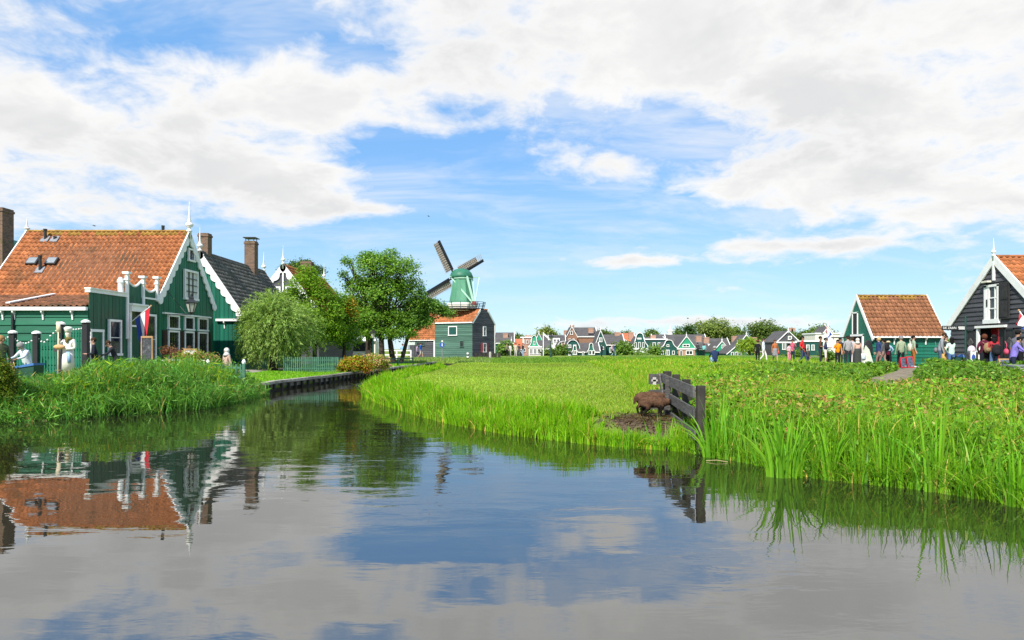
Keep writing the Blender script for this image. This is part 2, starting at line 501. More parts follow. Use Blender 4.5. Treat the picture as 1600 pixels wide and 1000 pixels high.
def water_material():
    m = bpy.data.materials.new('canal_water'); m.use_nodes = True; nt = m.node_tree; b = nt.nodes['Principled BSDF']
    ge = nt.nodes.new('ShaderNodeNewGeometry')
    mp = nt.nodes.new('ShaderNodeMapping'); nt.links.new(ge.outputs['Position'], mp.inputs[0]); mp.inputs['Scale'].default_value = (.38, 1.0, 1)
    pos = S(nt, mp.outputs[0])
    mp2 = nt.nodes.new('ShaderNodeMapping'); nt.links.new(ge.outputs['Position'], mp2.inputs[0]); mp2.inputs['Scale'].default_value = (.5, 1.0, 1)
    mp2.inputs['Rotation'].default_value = (0, 0, .35)
    gust = nnoise(nt, S(nt, mp2.outputs[0]), .34, 3, .5, .4).step(.46, .70)
    r1 = nnoise(nt, pos, 3.2, 3, .55, .5)
    r2 = nnoise(nt, S(nt, mp2.outputs[0]), 11.0, 2, .5, .3)
    swell = nnoise(nt, pos, .8, 2, .5)
    h = swell * .09 + r1 * (gust * .065 + .013) + r2 * (gust * .014 + .002)
    bn = nt.nodes.new('ShaderNodeBump'); bn.inputs['Strength'].default_value = 1.0; bn.inputs['Distance'].default_value = .085
    nt.links.new(h.s, bn.inputs['Height']); nt.links.new(bn.outputs[0], b.inputs['Normal'])
    silt = nnoise(nt, pos, .3, 4, .6)
    nt.links.new(nmix(nt, silt, (.012, .012, .006), (.02, .018, .010)).s, b.inputs['Base Color'])
    b.inputs['Roughness'].default_value = .012
    b.inputs['IOR'].default_value = 3.3
    return m


wm = MB(); wm.add([(-62, -62, 0), (26, -62, 0), (26, 84, 0), (-62, 84, 0)], [(0, 1, 2, 3)])
water = wm.build('water', water_material())
tag(water, 'still dark canal water mirroring the sky', kind='structure')


def strip(name, pts, w, dz, m, label, step=.6, across=5):
    """A sheet of path laid over the ground along a line."""
    P = [np.array(p, float) for p in pts]; L = []
    for a, b in zip(P[:-1], P[1:]):
        n = max(2, int(np.linalg.norm(b - a) / step)); L += [a + (b - a) * k / n for k in range(n)]
    L.append(P[-1]); L = np.array(L)
    T = np.gradient(L, axis=0); T /= np.linalg.norm(T, axis=1)[:, None]; N = np.stack([T[:, 1], -T[:, 0]], 1)
    ww = w * (1 + .12 * np.sin(np.arange(len(L)) * .9))
    k = np.linspace(-.5, .5, across)
    XY = L[:, None, :] + N[:, None, :] * (k[None, :, None] * ww[:, None, None])
    Z = ground_z(XY[..., 0], XY[..., 1]) + dz * (1 - (2 * np.abs(k))[None, :] ** 4 * .9)
    V = np.concatenate([XY, Z[..., None]], 2).reshape(-1, 3)
    r, c = len(L), across
    i0 = (np.arange(r - 1)[:, None] * c + np.arange(c - 1)[None]).ravel()
    o = place(name, mesh_np(name, V, quads=np.stack([i0, i0 + 1, i0 + 1 + c, i0 + c], 1), mats=[m], smooth=True))
    return tag(o, label, kind='structure')


DIRT = mat('trodden_earth', (.20, .165, .12), .95, .25, 2.5, .5, 12, .1)
PAVE = mat('worn_paving', (.30, .27, .235), .9, .15, 3, .3, 20, .1)
ASPHALT = mat('dike_road_surface', (.12, .115, .11), .9, .15, 2, .2, 20, .1)
PATH_PTS = [(21.9, 38.6), (18.6, 33), (15.2, 28), (12.7, 24), (11.6, 21.6)]
SIDE_PTS = [(11.5, 21.4), (13.2, 19.9), (16.5, 18.9)]
strip('path', PATH_PTS, 1.3, .05, DIRT, 'trodden earth path climbing through the weeds')
strip('footpath', SIDE_PTS, .5, .04, DIRT, 'narrow trodden footpath below the leafy bank')
strip('pavement', [(13, 58), (17, 49), (19, 42.5), (20.6, 39.6), (27, 38.8), (40, 38.6)], 3.2, .06, PAVE, 'worn paved path the visitors walk on')
strip('road', [(-30, 83), (-10, 84), (10, 88), (40, 92), (90, 100)], 3.4, .05, ASPHALT, 'narrow grey road along the dike', 2.0)
strip('terrace', [(-40, 26.6), (-15.6, 26.9), (-15.2, 32), (-15.0, 40), (-14.9, 46)], 2.6, .05, PAVE, 'paved footpath in front of the green house')

# ================================================================== BUILDING PIECES
class Fr:
    """A wall plane: distance along it, height, and how far proud of it."""
    def __init__(self, o, u, n):
        self.o = Vector((o[0], o[1], 0)); self.u = Vector((u[0], u[1], 0)).normalized(); self.n = Vector((n[0], n[1], 0)).normalized()
    def __call__(self, a, z, out=0.0):
        p = self.o + self.u * a + self.n * out
        return Vector((p.x, p.y, z))


def fbox(mb, F, a0, a1, z0, z1, o0, o1):
    return mb.add([F(a0, z0, o1), F(a1, z0, o1), F(a1, z0, o0), F(a0, z0, o0), F(a0, z1, o1), F(a1, z1, o1), F(a1, z1, o0), F(a0, z1, o0)],
                  [(0, 3, 2, 1), (4, 5, 6, 7), (0, 1, 5, 4), (1, 2, 6, 5), (2, 3, 7, 6), (3, 0, 4, 7)])


def hplanks(parent, F, lo, hi, z0, z1, step, m, cut=(), proud=.045, name='plank'):
    """Overlapping horizontal weatherboards, each a mesh of its own, clipped to the wall's outline."""
    n = int(math.ceil((z1 - z0) / step))
    for k in range(n):
        zb, zt = z0 + k * step, min(z0 + (k + 1) * step, z1)
        segs = [(lo(zb), hi(zb), lo(zt), hi(zt))]
        for (c0, c1, d0, d1) in cut:
            if zt > d0 + .02 and zb < d1 - .02:
                new = []
                for (a, b, c, d) in segs:
                    if a < c0: new.append((a, min(b, c0), c, min(d, c0)))
                    if b > c1: new.append((max(a, c1), b, max(c, c1), d))
                segs = new
        for (a, b, c, d) in segs:
            if b - a < .06: continue
            if d < c: c = d = (c + d) / 2
            j = random.uniform(-.004, .004)
            mb = MB().add([F(a, zb, proud + j), F(b, zb, proud + j), F(b, zb - .01, 0), F(a, zb - .01, 0), F(c, zt, .014 + j), F(d, zt, .014 + j), F(d, zt, 0), F(c, zt, 0)],
                          [(0, 3, 2, 1), (4, 5, 6, 7), (0, 1, 5, 4), (1, 2, 6, 5), (2, 3, 7, 6), (3, 0, 4, 7)])
            mb.build(name, m, parent)


def vplanks(parent, F, a0, a1, z0, top, step, m, cut=(), name='plank'):
    n = int(math.ceil((a1 - a0) / step - 1e-6))
    for k in range(n):
        a, b = a0 + k * step, min(a0 + (k + 1) * step, a1)
        o = .022 + random.uniform(0, .012)
        ta, tb = top(a), top(b)
        spans = [(z0, ta, tb)]
        for (c0, c1, d0, d1) in cut:
            if b > c0 + .02 and a < c1 - .02:
                new = []
                for (zz, x, y) in spans:
                    if min(x, y) <= d0 or zz >= d1: new.append((zz, x, y)); continue
                    if d0 > zz + .05: new.append((zz, d0, d0))
                    if min(x, y) > d1 + .03: new.append((d1, x, y))
                spans = new
        for (zz, x, y) in spans:
            g = .011
            MB().add([F(a + g, zz, o), F(b - g, zz, o), F(b - g, zz, 0), F(a + g, zz, 0), F(a + g, x, o), F(b - g, y, o), F(b - g, y, 0), F(a + g, x, 0)],
                     [(0, 3, 2, 1), (4, 5, 6, 7), (0, 1, 5, 4), (1, 2, 6, 5), (2, 3, 7, 6), (3, 0, 4, 7)]).build(name, m, parent)


def window(parent, F, a0, a1, z0, z1, fw=.08, cols=2, rows=3, fm=None, pm=None, out=.04, bar=.03, single=False, curtain=False, name='window', dep=.06, barm=None):
    fm = fm or WHITE; pm = pm or GLASS
    mb = MB()
    fbox(mb, F, a0, a1, z1 - fw, z1, out - .03, out + dep); fbox(mb, F, a0 - .03, a1 + .03, z0, z0 + fw, out - .03, out + dep + .03)
    fbox(mb, F, a0, a0 + fw, z0 + fw, z1 - fw, out - .03, out + dep); fbox(mb, F, a1 - fw, a1, z0 + fw, z1 - fw, out - .03, out + dep)
    b0, b1, y0, y1 = a0 + fw, a1 - fw, z0 + fw, z1 - fw
    if barm is None:
        for i in range(1, cols):
            c = b0 + (b1 - b0) * i / cols; fbox(mb, F, c - bar / 2, c + bar / 2, y0, y1, out, out + dep * .6)
        for j in range(1, rows):
            c = y0 + (y1 - y0) * j / rows; fbox(mb, F, b0, b1, c - bar / 2, c + bar / 2, out, out + dep * .55)
    w = mb.build(name, fm, parent)
    if barm is not None:
        mb = MB()
        for i in range(1, cols):
            c = b0 + (b1 - b0) * i / cols; fbox(mb, F, c - bar / 2, c + bar / 2, y0, y1, out, out + dep * .6)
        for j in range(1, rows):
            c = y0 + (y1 - y0) * j / rows; fbox(mb, F, b0, b1, c - bar / 2, c + bar / 2, out, out + dep * .55)
        if mb.v: mb.build('glazing_bar', barm, w)
    if curtain:
        mb = MB(); n = 28; top = []; 
        vs = []; fs = []
        for i in range(n + 1):
            a = b0 + (b1 - b0) * i / n; o = out - .006 + .006 * math.sin(i * 1.9)
            vs += [F(a, y0, o), F(a, y1, o)]
        for i in range(n): fs.append((2 * i, 2 * i + 2, 2 * i + 3, 2 * i + 1))
        mb.add(vs, fs); mb.build('curtain', CURTAIN, w)
    else:
        if single: cols = rows = 1
        for i in range(cols):
            for j in range(rows):
                mb = MB(); fbox(mb, F, b0 + (b1 - b0) * i / cols, b0 + (b1 - b0) * (i + 1) / cols, y0 + (y1 - y0) * j / rows, y0 + (y1 - y0) * (j + 1) / rows, out - .02, out + .012)
                mb.build('pane', pm, w)
    return w


def barge(parent, p, q, n, width, thick, m, scallops=0, amp=.10, name='barge_board'):
    """A board along a gable edge, from eave p to apex q, hanging below the line; its lower edge may be scalloped."""
    p, q, n = Vector(p), Vector(q), Vector(n)
    t = q - p; L = t.length; t.normalize()
    d = n.cross(t)
    if d.z > 0: d = -d
    k = max(scallops * 8, 1); mb = MB(); vs = []; fs = []
    for i in range(k + 1):
        s = L * i / k
        w = width + (amp * abs(math.sin(PI * scallops * i / k)) if scallops else 0)
        a, b = p + t * s, p + t * s + d * w
        if i == k: b = a + Vector((0, 0, -w / max(-d.z, .2)))      # plumb cut, so that two boards meet at the apex
        vs += [a + n * thick, b + n * thick, b, a]
    for i in range(k):
        o = 4 * i
        for j in range(4): fs.append((o + j, o + (j + 1) % 4, o + 4 + (j + 1) % 4, o + 4 + j))
    fs += [(3, 2, 1, 0), (4 * k, 4 * k + 1, 4 * k + 2, 4 * k + 3)]
    return mb.add(vs, fs).build(name, m, parent)


TILES = {}


def tile_arrays(w, l):
    prof = [(0, .0), (.14, .042), (.30, .056), (.46, .030), (.62, .002), (.80, -.008), (1.04, .004)]
    V, Q = [], []
    for y, lift in ((-.03, .046), (l * 1.04, .002)):
        for x, z in prof: V.append((x * w, y, z * w / .24 + lift))
    for x, z in prof: V.append((x * w, -.028, z * w / .24 + .004))
    k = len(prof)
    for i in range(k - 1):
        Q.append((i, i + 1, k + i + 1, k + i)); Q.append((2 * k + i, 2 * k + i + 1, i + 1, i))
    return np.array(V), np.array(Q)


def tile_roof(parent, e0, e1, r0, m, w=.24, l=.30, n_ind=0, key=None, name='roof', thick=.08, slab=None, moss=0, moss_mat=None, sag=0.0):
    """A roof slope: slab, pantiles laid in courses (the largest in view as parts of their own, the rest as one mass)."""
    e0, e1, r0 = Vector(e0), Vector(e1), Vector(r0)
    u = (e1 - e0); W = u.length; u.normalize(); v = (r0 - e0); H = v.length; v.normalize(); n = u.cross(v).normalized()
    roof = MB().obox(e0 + u * W / 2 + v * H / 2 - n * thick / 2, u * W / 2, v * H / 2, n * thick / 2).build(name, slab or DARK_TILE, parent)
    nc, nr = max(1, int(round(W / w))), max(1, int(round(H / l))); w, l = W / nc, H / nr
    A, Q = tile_arrays(w, l)
    rot = Matrix((u, v, n)).transposed()
    cells = []
    for j in range(nr):
        for i in range(nc):
            pos = e0 + u * (i * w) + v * (j * l) + n * (random.uniform(-.004, .006) - sag * math.sin(PI * (i + .5) / nc) * math.sin(PI * (j + .3) / nr))
            cells.append((pos, j))
    if key: cells.sort(key=lambda c: key(c[0]))
    else: cells.sort(key=lambda c: (c[0] - Vector((0, 0, EYE))).length)
    if n_ind:
        kk = (round(w, 4), round(l, 4), m.name)
        for pos, j in cells[:n_ind]:
            mm = moss_mat if (moss and nr - j <= moss and random.random() < .75) else m
            kq = kk + (mm.name,)
            if kq not in TILES: TILES[kq] = mesh_np('tile', A, quads=Q, mats=[mm], smooth=True)
            place('tile', TILES[kq], roof, Matrix.Translation(pos) @ rot.to_4x4())
    rest = cells[n_ind:]
    if rest:
        R = np.array(rot); P = np.array([c[0] for c in rest]) - np.array(origin(parent))
        V = (A @ R.T)[None] + P[:, None, :]
        QQ = Q[None] + (np.arange(len(rest)) * len(A))[:, None, None]
        mi = None; ms = [m]
        if moss:
            ms = [m, moss_mat]
            mi = np.repeat([1 if (nr - c[1] <= moss and random.random() < .75) else 0 for c in rest], len(Q))
        o = place('tile_field', mesh_np('tile_field', V.reshape(-1, 3), quads=QQ.reshape(-1, 4), mats=ms, smooth=True, midx=mi), roof)
        o['kind'] = 'stuff'
    return roof


def ridge_tiles(parent, a, b, m, step=.36, r=.10):
    a, b = Vector(a), Vector(b); t = (b - a); L = t.length; t.normalize(); s = t.cross(Vector((0, 0, 1))); n = int(L / step)
    mb = MB(); vs, fs = [], []
    for e, rr in ((0, r), (step * 1.06, r * .88)):
        for k in range(7):
            an = PI * k / 6; vs.append((e, rr * math.cos(an), rr * math.sin(an) - .02))
    for k in range(6): fs.append((k, k + 1, 8 + k, 7 + k))
    mb.add(vs, fs); me = mb.mesh('ridge_tile', m, smooth=True)
    rot = Matrix((t, s, Vector((0, 0, 1)))).transposed().to_4x4()
    for i in range(n): place('ridge_tile', me, parent, Matrix.Translation(a + t * (L * i / n)) @ rot)


def finial(parent, p, h, m=None, base=.13):
    """Turned wooden finial: block, ball, tapering spike with rings."""
    k = h
    prof = [(base * .75, -.25 * k), (base * .75, .0), (base * 1.0, .01 * k), (base * 1.0, .05 * k), (base * .55, .08 * k), (base * .45, .14 * k), (base * 1.25, .19 * k), (base * 1.4, .24 * k), (base * 1.05, .29 * k),
            (base * .5, .33 * k), (base * .75, .36 * k), (base * .45, .40 * k)]
    for i in range(6):
        f = .42 + .075 * i; r = base * (.5 - .065 * i); prof += [(r, f * k), (r * .62, (f + .05) * k)]
    prof += [(base * .08, .9 * k), (base * .05, k)]
    return MB().lathe(p, prof, 12).build('finial', m or WHITE, parent, smooth=True)


def chimney(parent, x, y, z0, z1, w, d=None, m=None, cap=True, hood=False):
    d = d or w; mb = MB().box(x - w / 2, x + w / 2, y - d / 2, y + d / 2, z0, z1)
    mb.box(x - w / 2 - .04, x + w / 2 + .04, y - d / 2 - .04, y + d / 2 + .04, z1 - .22, z1 - .1)
    c = mb.build('chimney', m or BRICK, parent)
    MB().box(x - w / 2 - .06, x + w / 2 + .06, y - d / 2 - .06, y + d / 2 + .06, z0, z0 + .12).build('flashing', LEAD, c)
    if hood:
        mb = MB()
        for sx in (-1, 1):
            for sy in (-1, 1): mb.box(x + sx * w * .4 - .02, x + sx * w * .4 + .02, y + sy * d * .4 - .02, y + sy * d * .4 + .02, z1, z1 + .2)
        mb.box(x - w * .62, x + w * .62, y - d * .62, y + d * .62, z1 + .2, z1 + .26); mb.build('hood', IRON, c)
    return c


def lerp(a, b, t): return a + (b - a) * t


# ================================================================== THE GREEN HOUSE AT THE LEFT
XA, YA0, YA1, YAR, YA2 = -17.27, 29.0, 34.7, 37.9, 41.1
ZRA, ZEA, ZLA, ZG = 8.0, 4.4, 3.45, .45
HA = thing('green_house', 'large green wooden house with orange tiled roof, scalloped white gable and flag by its door', 'house', (XA - 4, 35, ZG))


def topA(y): return ZEA + (ZRA - ZEA) * (1 - abs(y - YAR) / (YAR - YA1))


mb = MB().prism([(XA - .02, YA1 + .05, ZG), (XA - .02, YA2 - .05, ZG), (XA - .02, YA2 - .05, ZEA), (XA - .02, YAR, ZRA - .08), (XA - .02, YA1 + .05, ZEA)], (-8.4, 0, 0))
mb.prism([(XA - .02, YA0 + .02, ZG), (XA - .02, YA1 + .04, ZG), (XA - .02, YA1 + .04, ZEA - .12), (XA - .02, YA0 + .02, ZLA - .08)], (-10.2, 0, 0))
wallA = mb.build('wall', GREEN_B, HA)
FA = Fr((XA, 0), (0, 1), (1, 0))           # gable side, looking along +x
FL = Fr((0, YA0), (1, 0), (0, -1))         # low front wall
GAB_CUT = [(37.35, 38.85, 4.4, 5.92), (37.8, 38.5, 6.45, 7.1)]
gw = MB().box(XA - .03, XA - .02, YA1, YA2, ZG, ZG + .01)
vplanks(wallA, FA, YA1 + .02, YA2 - .02, ZG, topA, .246, GREEN_A, GAB_CUT)
vplanks(wallA, FA, YA0, 31.8, ZG, lambda y: 4.08, .28, GREEN_B, [(29.05, 30.0, ZG, 2.5), (30.36, 31.35, 1.5, 3.02)])
vplanks(wallA, FA, 31.8, YA1, ZG, lambda y: 4.15, .29, GREEN_B, [(32.0, 34.4, ZG, 3.45)])
hplanks(wallA, FL, lambda z: -25.5, lambda z: XA, ZG, ZLA - .02, .325, GREEN_C, proud=.06)
# the tall false front with posts and hanging curves
par = []
for i in range(13):
    t = i / 12; par.append(FA(31.85 + 1.35 * t, 4.9 - .32 * math.sin(PI * t), 0))
for i in range(13):
    t = i / 12; par.append(FA(33.2 + 1.35 * t, 4.72 - .28 * math.sin(PI * t * .9), 0))
MB().prism([FA(31.85, 4.1), *par, FA(34.55, 4.1)], (-.1, 0, 0)).build('parapet', GREEN_B, HA)
mb = MB(); mb.tube([p + Vector((-.03, 0, .03)) for p in par], .055, 6); mb.build('parapet_trim', WHITE, HA)
mb = MB(); fbox(mb, FA, YA0 - .05, 31.75, 4.06, 4.2, -.12, .1); fbox(mb, FA, YA0 - .08, 31.75, 4.2, 4.25, -.14, .14); mb.build('cornice', WHITE, HA)
mb = MB(); fbox(mb, FA, 33.1, 34.65, 4.1, 4.18, .0, .08); mb.build('trim_board', WHITE, HA)
for y, zt, zb in ((31.82, 5.1, 2.2), (33.2, 5.05, 3.5), (34.5, 5.15, 4.05)):
    mb = MB(); fbox(mb, FA, y - .07, y + .07, zb, zt, -.02, .10); fbox(mb, FA, y - .11, y + .11, zt - .28, zt - .2, -.05, .14); fbox(mb, FA, y - .14, y + .14, zt, zt + .1, -.1, .18)
    mb.build('post', WHITE, HA)
mb = MB(); mb.lathe((XA - .1, 31.55, 4.25), [(.11, 0), (.11, .4), (.15, .45), (.13, .55), (.06, .68)], 8); mb.build('post', WHITE, HA)
# roofs
tile_roof(HA, (-25.8, YA1 - .12, ZEA - .12), (XA + .02, YA1 - .12, ZEA - .12), (-25.8, YAR, ZRA), ORANGE_TILE, .245, .305, 300, key=lambda p: -p.x * .6 + p.z * .2, moss=1, moss_mat=MOSS_TILE, sag=.07)
MB().obox((XA - 4.25, (YAR + YA2) / 2, (ZRA + ZEA) / 2 - .06), (4.27, 0, 0), Vector((0, YA2 - YAR, ZEA - ZRA)) / 2 * 1.03, Vector((0, 3.6, 3.2)).normalized() * .05).build('rear_roof', ORANGE_TILE, HA)
tile_roof(HA, (-25.8, YA0 - .2, ZLA + .02), (XA - .16, YA0 - .2, ZLA + .02), (-25.8, YA1 - .1, ZEA - .1), DARK_TILE, .245, .32, 0, name='lower_roof')
ridge_tiles(HA, (-25.8, YAR, ZRA + .02), (XA, YAR, ZRA + .02), MOSS_TILE)
MB().bar(at(12, 475, 28.9) + Vector((0, 0, .05)), Vector((-22.2, 34.5, 4.42)), .16, .05).build('verge_board', WHITE, HA)
for s in (-1, 1):
    ye = YAR + s * (YAR - YA1 + .25); ze = ZEA - .28
    barge(HA, FA(ye, ze, .05), FA(YAR, ZRA + .08, .05), (1, 0, 0), .30, .07, WHITE, 11, .13)
    barge(HA, (-25.85, ye, ze), (-25.85, YAR, ZRA + .08), (-1, 0, 0), .34, .06, WHITE)
finial(HA, (XA + .07, YAR, ZRA - .02), 1.62, base=.15)
finial(HA, (-25.85, YAR, ZRA), .75, base=.11)
MB().tube([FA(YAR, ZRA - .55, .1), FA(YAR, ZRA - .15, .1)], .05, 8).build('king_post', WHITE, HA)
# gutter and brackets on the low wall
mb = MB(); fbox(mb, FL, -25.6, XA, ZLA - .14, ZLA, .05, .22); mb.build('gutter', WHITE, HA)
for px in (2, 20, 65, 111):
    x = (px - CX) * (YA0 - .1) / F_PX
    MB().prism([FL(x, ZLA - .14, .03), FL(x, ZLA - .14, .2), FL(x, ZLA - .22, .19), FL(x, ZLA - .30, .10), FL(x, ZLA - .52, .07), FL(x, ZLA - .52, .03)], (.06, 0, 0)).build('bracket', WHITE, HA)
MB().tube([(-20.3, YA0 - .1, ZG), (-20.3, YA0 - .1, ZLA - .1)], .055, 8).build('downpipe', IRON, HA)
# windows and doors on the gable side
window(HA, FA, 37.3, 38.9, 4.35, 5.95, .11, 3, 4, curtain=True, out=.05, bar=.035, dep=.08, barm=IRON)
window(HA, FA, 37.78, 38.52, 6.42, 7.12, .09, 2, 3, out=.05, bar=.025, barm=IRON)
mb = MB(); fbox(mb, FA, 35.05, 40.5, 3.48, 3.56, .0, .16); mb.build('window_head', WHITE, HA)
for (a, b) in ((35.55, 36.75), (37.35, 38.45), (38.95, 40.2)):
    window(HA, FA, a, b, 2.72, 3.47, .09, 4, 3, out=.05, bar=.018, barm=IRON)
    window(HA, FA, a, b, 1.15, 2.68, .09, 4, 5, out=.05, bar=.018, barm=IRON)
for (a, b) in ((35.05, 35.5), (36.8, 37.3), (38.5, 38.9), (40.25, 40.6)):
    mb = MB(); fbox(mb, FA, a, b, 1.15, 2.68, .03, .075); fbox(mb, FA, a + .08, b - .08, 1.25, 1.85, .075, .09); fbox(mb, FA, a + .08, b - .08, 1.95, 2.58, .075, .09)
    mb.build('shutter', mat('dark_shutter', (.03, .012, .012), .5, .2, 4), HA)
window(HA, FA, 33.3, 34.35, 1.0, 3.4, .1, 1, 2, out=.05, single=False)
ent = MB(); fbox(ent, FA, 31.95, 33.25, 3.45, 3.72, -.02, .2); fbox(ent, FA, 31.9, 33.3, 3.72, 3.8, -.02, .28); fbox(ent, FA, 31.98, 32.12, ZG, 3.45, -.02, .1); fbox(ent, FA, 33.08, 33.22, ZG, 3.45, -.02, .1); fbox(ent, FA, 32.12, 33.08, 2.75, 2.83, -.02, .08)
dA = ent.build('door', WHITE, HA)
mb = MB(); fbox(mb, FA, 32.12, 33.08, ZG, 2.75, -.25, -.2); mb.build('door_leaf', TAR_FLAT, dA)
mb = MB(); fbox(mb, FA, 32.12, 33.08, 2.83, 3.45, -.02, .02); mb.build('pane', GLASS, dA)
d2 = MB(); fbox(d2, FA, 29.05, 29.14, ZG, 2.55, -.02, .07); fbox(d2, FA, 29.9, 30.0, ZG, 2.55, -.02, .07); fbox(d2, FA, 29.05, 30.0, 2.45, 2.56, -.02, .08)
d2 = d2.build('door', WHITE, HA)
mb = MB(); fbox(mb, FA, 29.14, 29.9, ZG, 2.45, .0, .03); mb.build('door_leaf', GREEN_B, d2)
window(HA, FA, 30.36, 31.34, 1.45, 3.02, .1, 1, 2, out=.03)
# vents and rooflights on the big roof


def on_roof(px, t, out=0.0):
    y = lerp(YA1, YAR, t); z = lerp(ZEA, ZRA, t)
    return Vector(((px - CX) * y / F_PX, y - out * .74, z + out * .67))


RU, RV, RN = Vector((1, 0, 0)), Vector((0, 3.2, 3.6)).normalized(), Vector((0, -3.6, 3.2)).normalized()
for px in (52, 82):
    c = on_roof(px, .49, .08)
    r = MB().obox(c, RU * .27, RV * .25, RN * .05).build('rooflight', IRON, HA)
    MB().obox(c + RN * .065, RU * .22, RV * .20, RN * .01).build('pane', mat('rooflight_glass', (.25, .27, .28), .08, .1, 3, spec=.8), r)
for px, t, h in ((63, .36, .75), (71, .86, .55), (86, .86, .16)):
    c = on_roof(px, t, .02)
    v = MB().tube([c, c + Vector((0, 0, h * .75)), c + Vector((0, 0, h))], [.075, .075, .10], 10).build('vent_pipe', IRON, HA)
    MB().obox(c + RN * .03, RU * .2, RV * .22, RN * .02).build('flashing', LEAD, v)
MB().tube([(-18.6, YAR, ZRA), (-18.6, YAR, ZRA + .32)], [.07, .09], 8).build('vent_pipe', IRON, HA)

# wall lantern on its bracket
lan = thing('wall_lantern', 'black lantern on an iron bracket on the green gable', 'lantern', (XA, 35.6, 3.4))
lp = Vector((XA + 1.35, 35.3, 3.55))
MB().tube([(XA + .05, 35.6, 3.45), lp + Vector((0, 0, -.1)), lp], .025, 6).tube([(XA + .05, 35.6, 4.6), lp + Vector((-.3, .1, -.05))], .015, 5).build('bracket', IRON, lan)
MB().lathe(lp, [(.05, -.12), (.09, 0), (.12, .02)], 6).lathe(lp + Vector((0, 0, .46)), [(.29, -.01), (.31, .03), (.17, .16), (.12, .2), (.12, .28), (.05, .34), (.05, .42), (.01, .5)], 6).build('hood', IRON, lan)
MB().lathe(lp, [(.13, .02), (.255, .45)], 6).build('lantern_glass', mat('frosted_lantern_glass', (.42, .42, .36), .25, .15, 6, spec=.6), lan)
mb = MB()
for k in range(6):
    a = 2 * PI * (k + .5) / 6; mb.bar(lp + Vector((.135 * math.cos(a), .135 * math.sin(a), .02)), lp + Vector((.262 * math.cos(a), .262 * math.sin(a), .46)), .025, .025)
mb.build('glazing_bar', IRON, lan)

RED = mat('flag_red', (.52, .022, .04), .7, .08, 3); FWHITE = mat('flag_white', (.75, .75, .75), .7, .05, 3); BLUE = mat('flag_blue', (.035, .08, .36), .7, .08, 3)


def flag(name, label, p0, p1, hoist, fly, group=None, side=1):
    """Tricolour hanging from a sloping pole: three bands with folds."""
    p0, p1 = Vector(p0), Vector(p1); t = thing(name, label, 'flag', p0, group)
    po = MB().tube([p0, p1], .022, 6).build('pole', WHITE, t); MB().ball(p1, .045, .045, .045, 8, 6).build('knob', TAN_WOOD, po)
    ax = (p1 - p0).normalized(); nu, nv = 18, 12
    for b, m in enumerate((RED, FWHITE, BLUE)):
        vs, fs = [], []
        for i in range(5):
            h = (b + i / 4) / 3
            for j in range(nv + 1):
                f = j / nv
                q = p1 - ax * (.06 + hoist * h * (1 - .35 * f)) + Vector((0, 0, -fly * f * (1 - .10 * h)))
                q += Vector((.05 * math.sin(h * 9 + f * 3) * f + side * .16 * f * (1 - h), -.07 * math.sin(h * 11 + f * 2) * f, 0))
                vs.append(q)
        for i in range(4):
            for j in range(nv):
                a = i * (nv + 1) + j; fs.append((a, a + 1, a + nv + 2, a + nv + 1))
        MB().add(vs, fs).build('band', m, t, smooth=True)
    return t


flag('hanging_flag', 'red white and blue flag hanging beside the door of the green house', at(205, 503, 32.2), at(236, 478, 31.8), 1.05, 1.4, 'tricolour flags', -1)

# ================================================================== THE HOUSES BEHIND IT
HB = thing('grey_roofed_house', 'green house with grey tiled roof and tall brick chimney behind the orange roofed one', 'house', (-18.85, 48, ZG))
XB, YB0, YB1, ZRB, ZEB, WB = -18.85, 43.0, 54.0, 7.65, 3.95, 2.55
wallB = MB().prism([(XB - WB, YB0 + .03, ZG), (XB + WB, YB0 + .03, ZG), (XB + WB, YB0 + .03, ZEB), (XB, YB0 + .03, ZRB - .1), (XB - WB, YB0 + .03, ZEB)], (0, YB1 - YB0, 0)).build('wall', GREEN_D, HB)
FB = Fr((XB, YB0), (1, 0), (0, -1))
vplanks(wallB, FB, -WB, WB, ZG, lambda a: ZEB + (ZRB - ZEB) * (1 - abs(a) / WB), .25, GREEN_D)
tile_roof(HB, (XB + WB + .15, YB0, ZEB - .2), (XB + WB + .15, YB1, ZEB - .2), (XB, YB0, ZRB), GREY_TILE, .26, .32)
MB().obox((XB - WB / 2, (YB0 + YB1) / 2, (ZRB + ZEB) / 2), (0, (YB1 - YB0) / 2, 0), Vector((-WB, 0, ZEB - ZRB)) / 2, Vector((-3.7, 0, 2.6)).normalized() * .05).build('rear_roof', GREY_TILE, HB)
ridge_tiles(HB, (XB, YB0, ZRB), (XB, YB1, ZRB), GREY_TILE)
for s in (-1, 1):
    barge(HB, (XB + s * (WB + .2), YB0 - .06, ZEB - .25), (XB, YB0 - .06, ZRB + .08), (0, -1, 0), .30, .06, WHITE, 9, .14)
    barge(HB, (XB + s * (WB + .2), YB1 + .04, ZEB - .25), (XB, YB1 + .04, ZRB + .1), (0, 1, 0), .26, .06, WHITE)
finial(HB, (XB, YB0 - .05, ZRB), 1.45); finial(HB, (XB, YB1, ZRB), 1.45)
chimney(HB, XB - .1, 43.9, 6.6, 8.86, .6, .6)
chimney(HB, XB + .15, 51.0, 6.6, 9.45, .72, .72, hood=True)
mb = MB(); fbox(mb, FB, 1.0, 2.6, 3.42, 3.56, .02, .2); mb.build('gutter', WHITE, HB)
MB().prism([FB(1.45, 3.42, .03), FB(1.45, 3.42, .2), FB(1.45, 3.3, .18), FB(1.45, 3.2, .08), FB(1.45, 2.98, .06), FB(1.45, 2.98, .03)], (.06, 0, 0)).build('bracket', WHITE, HB)

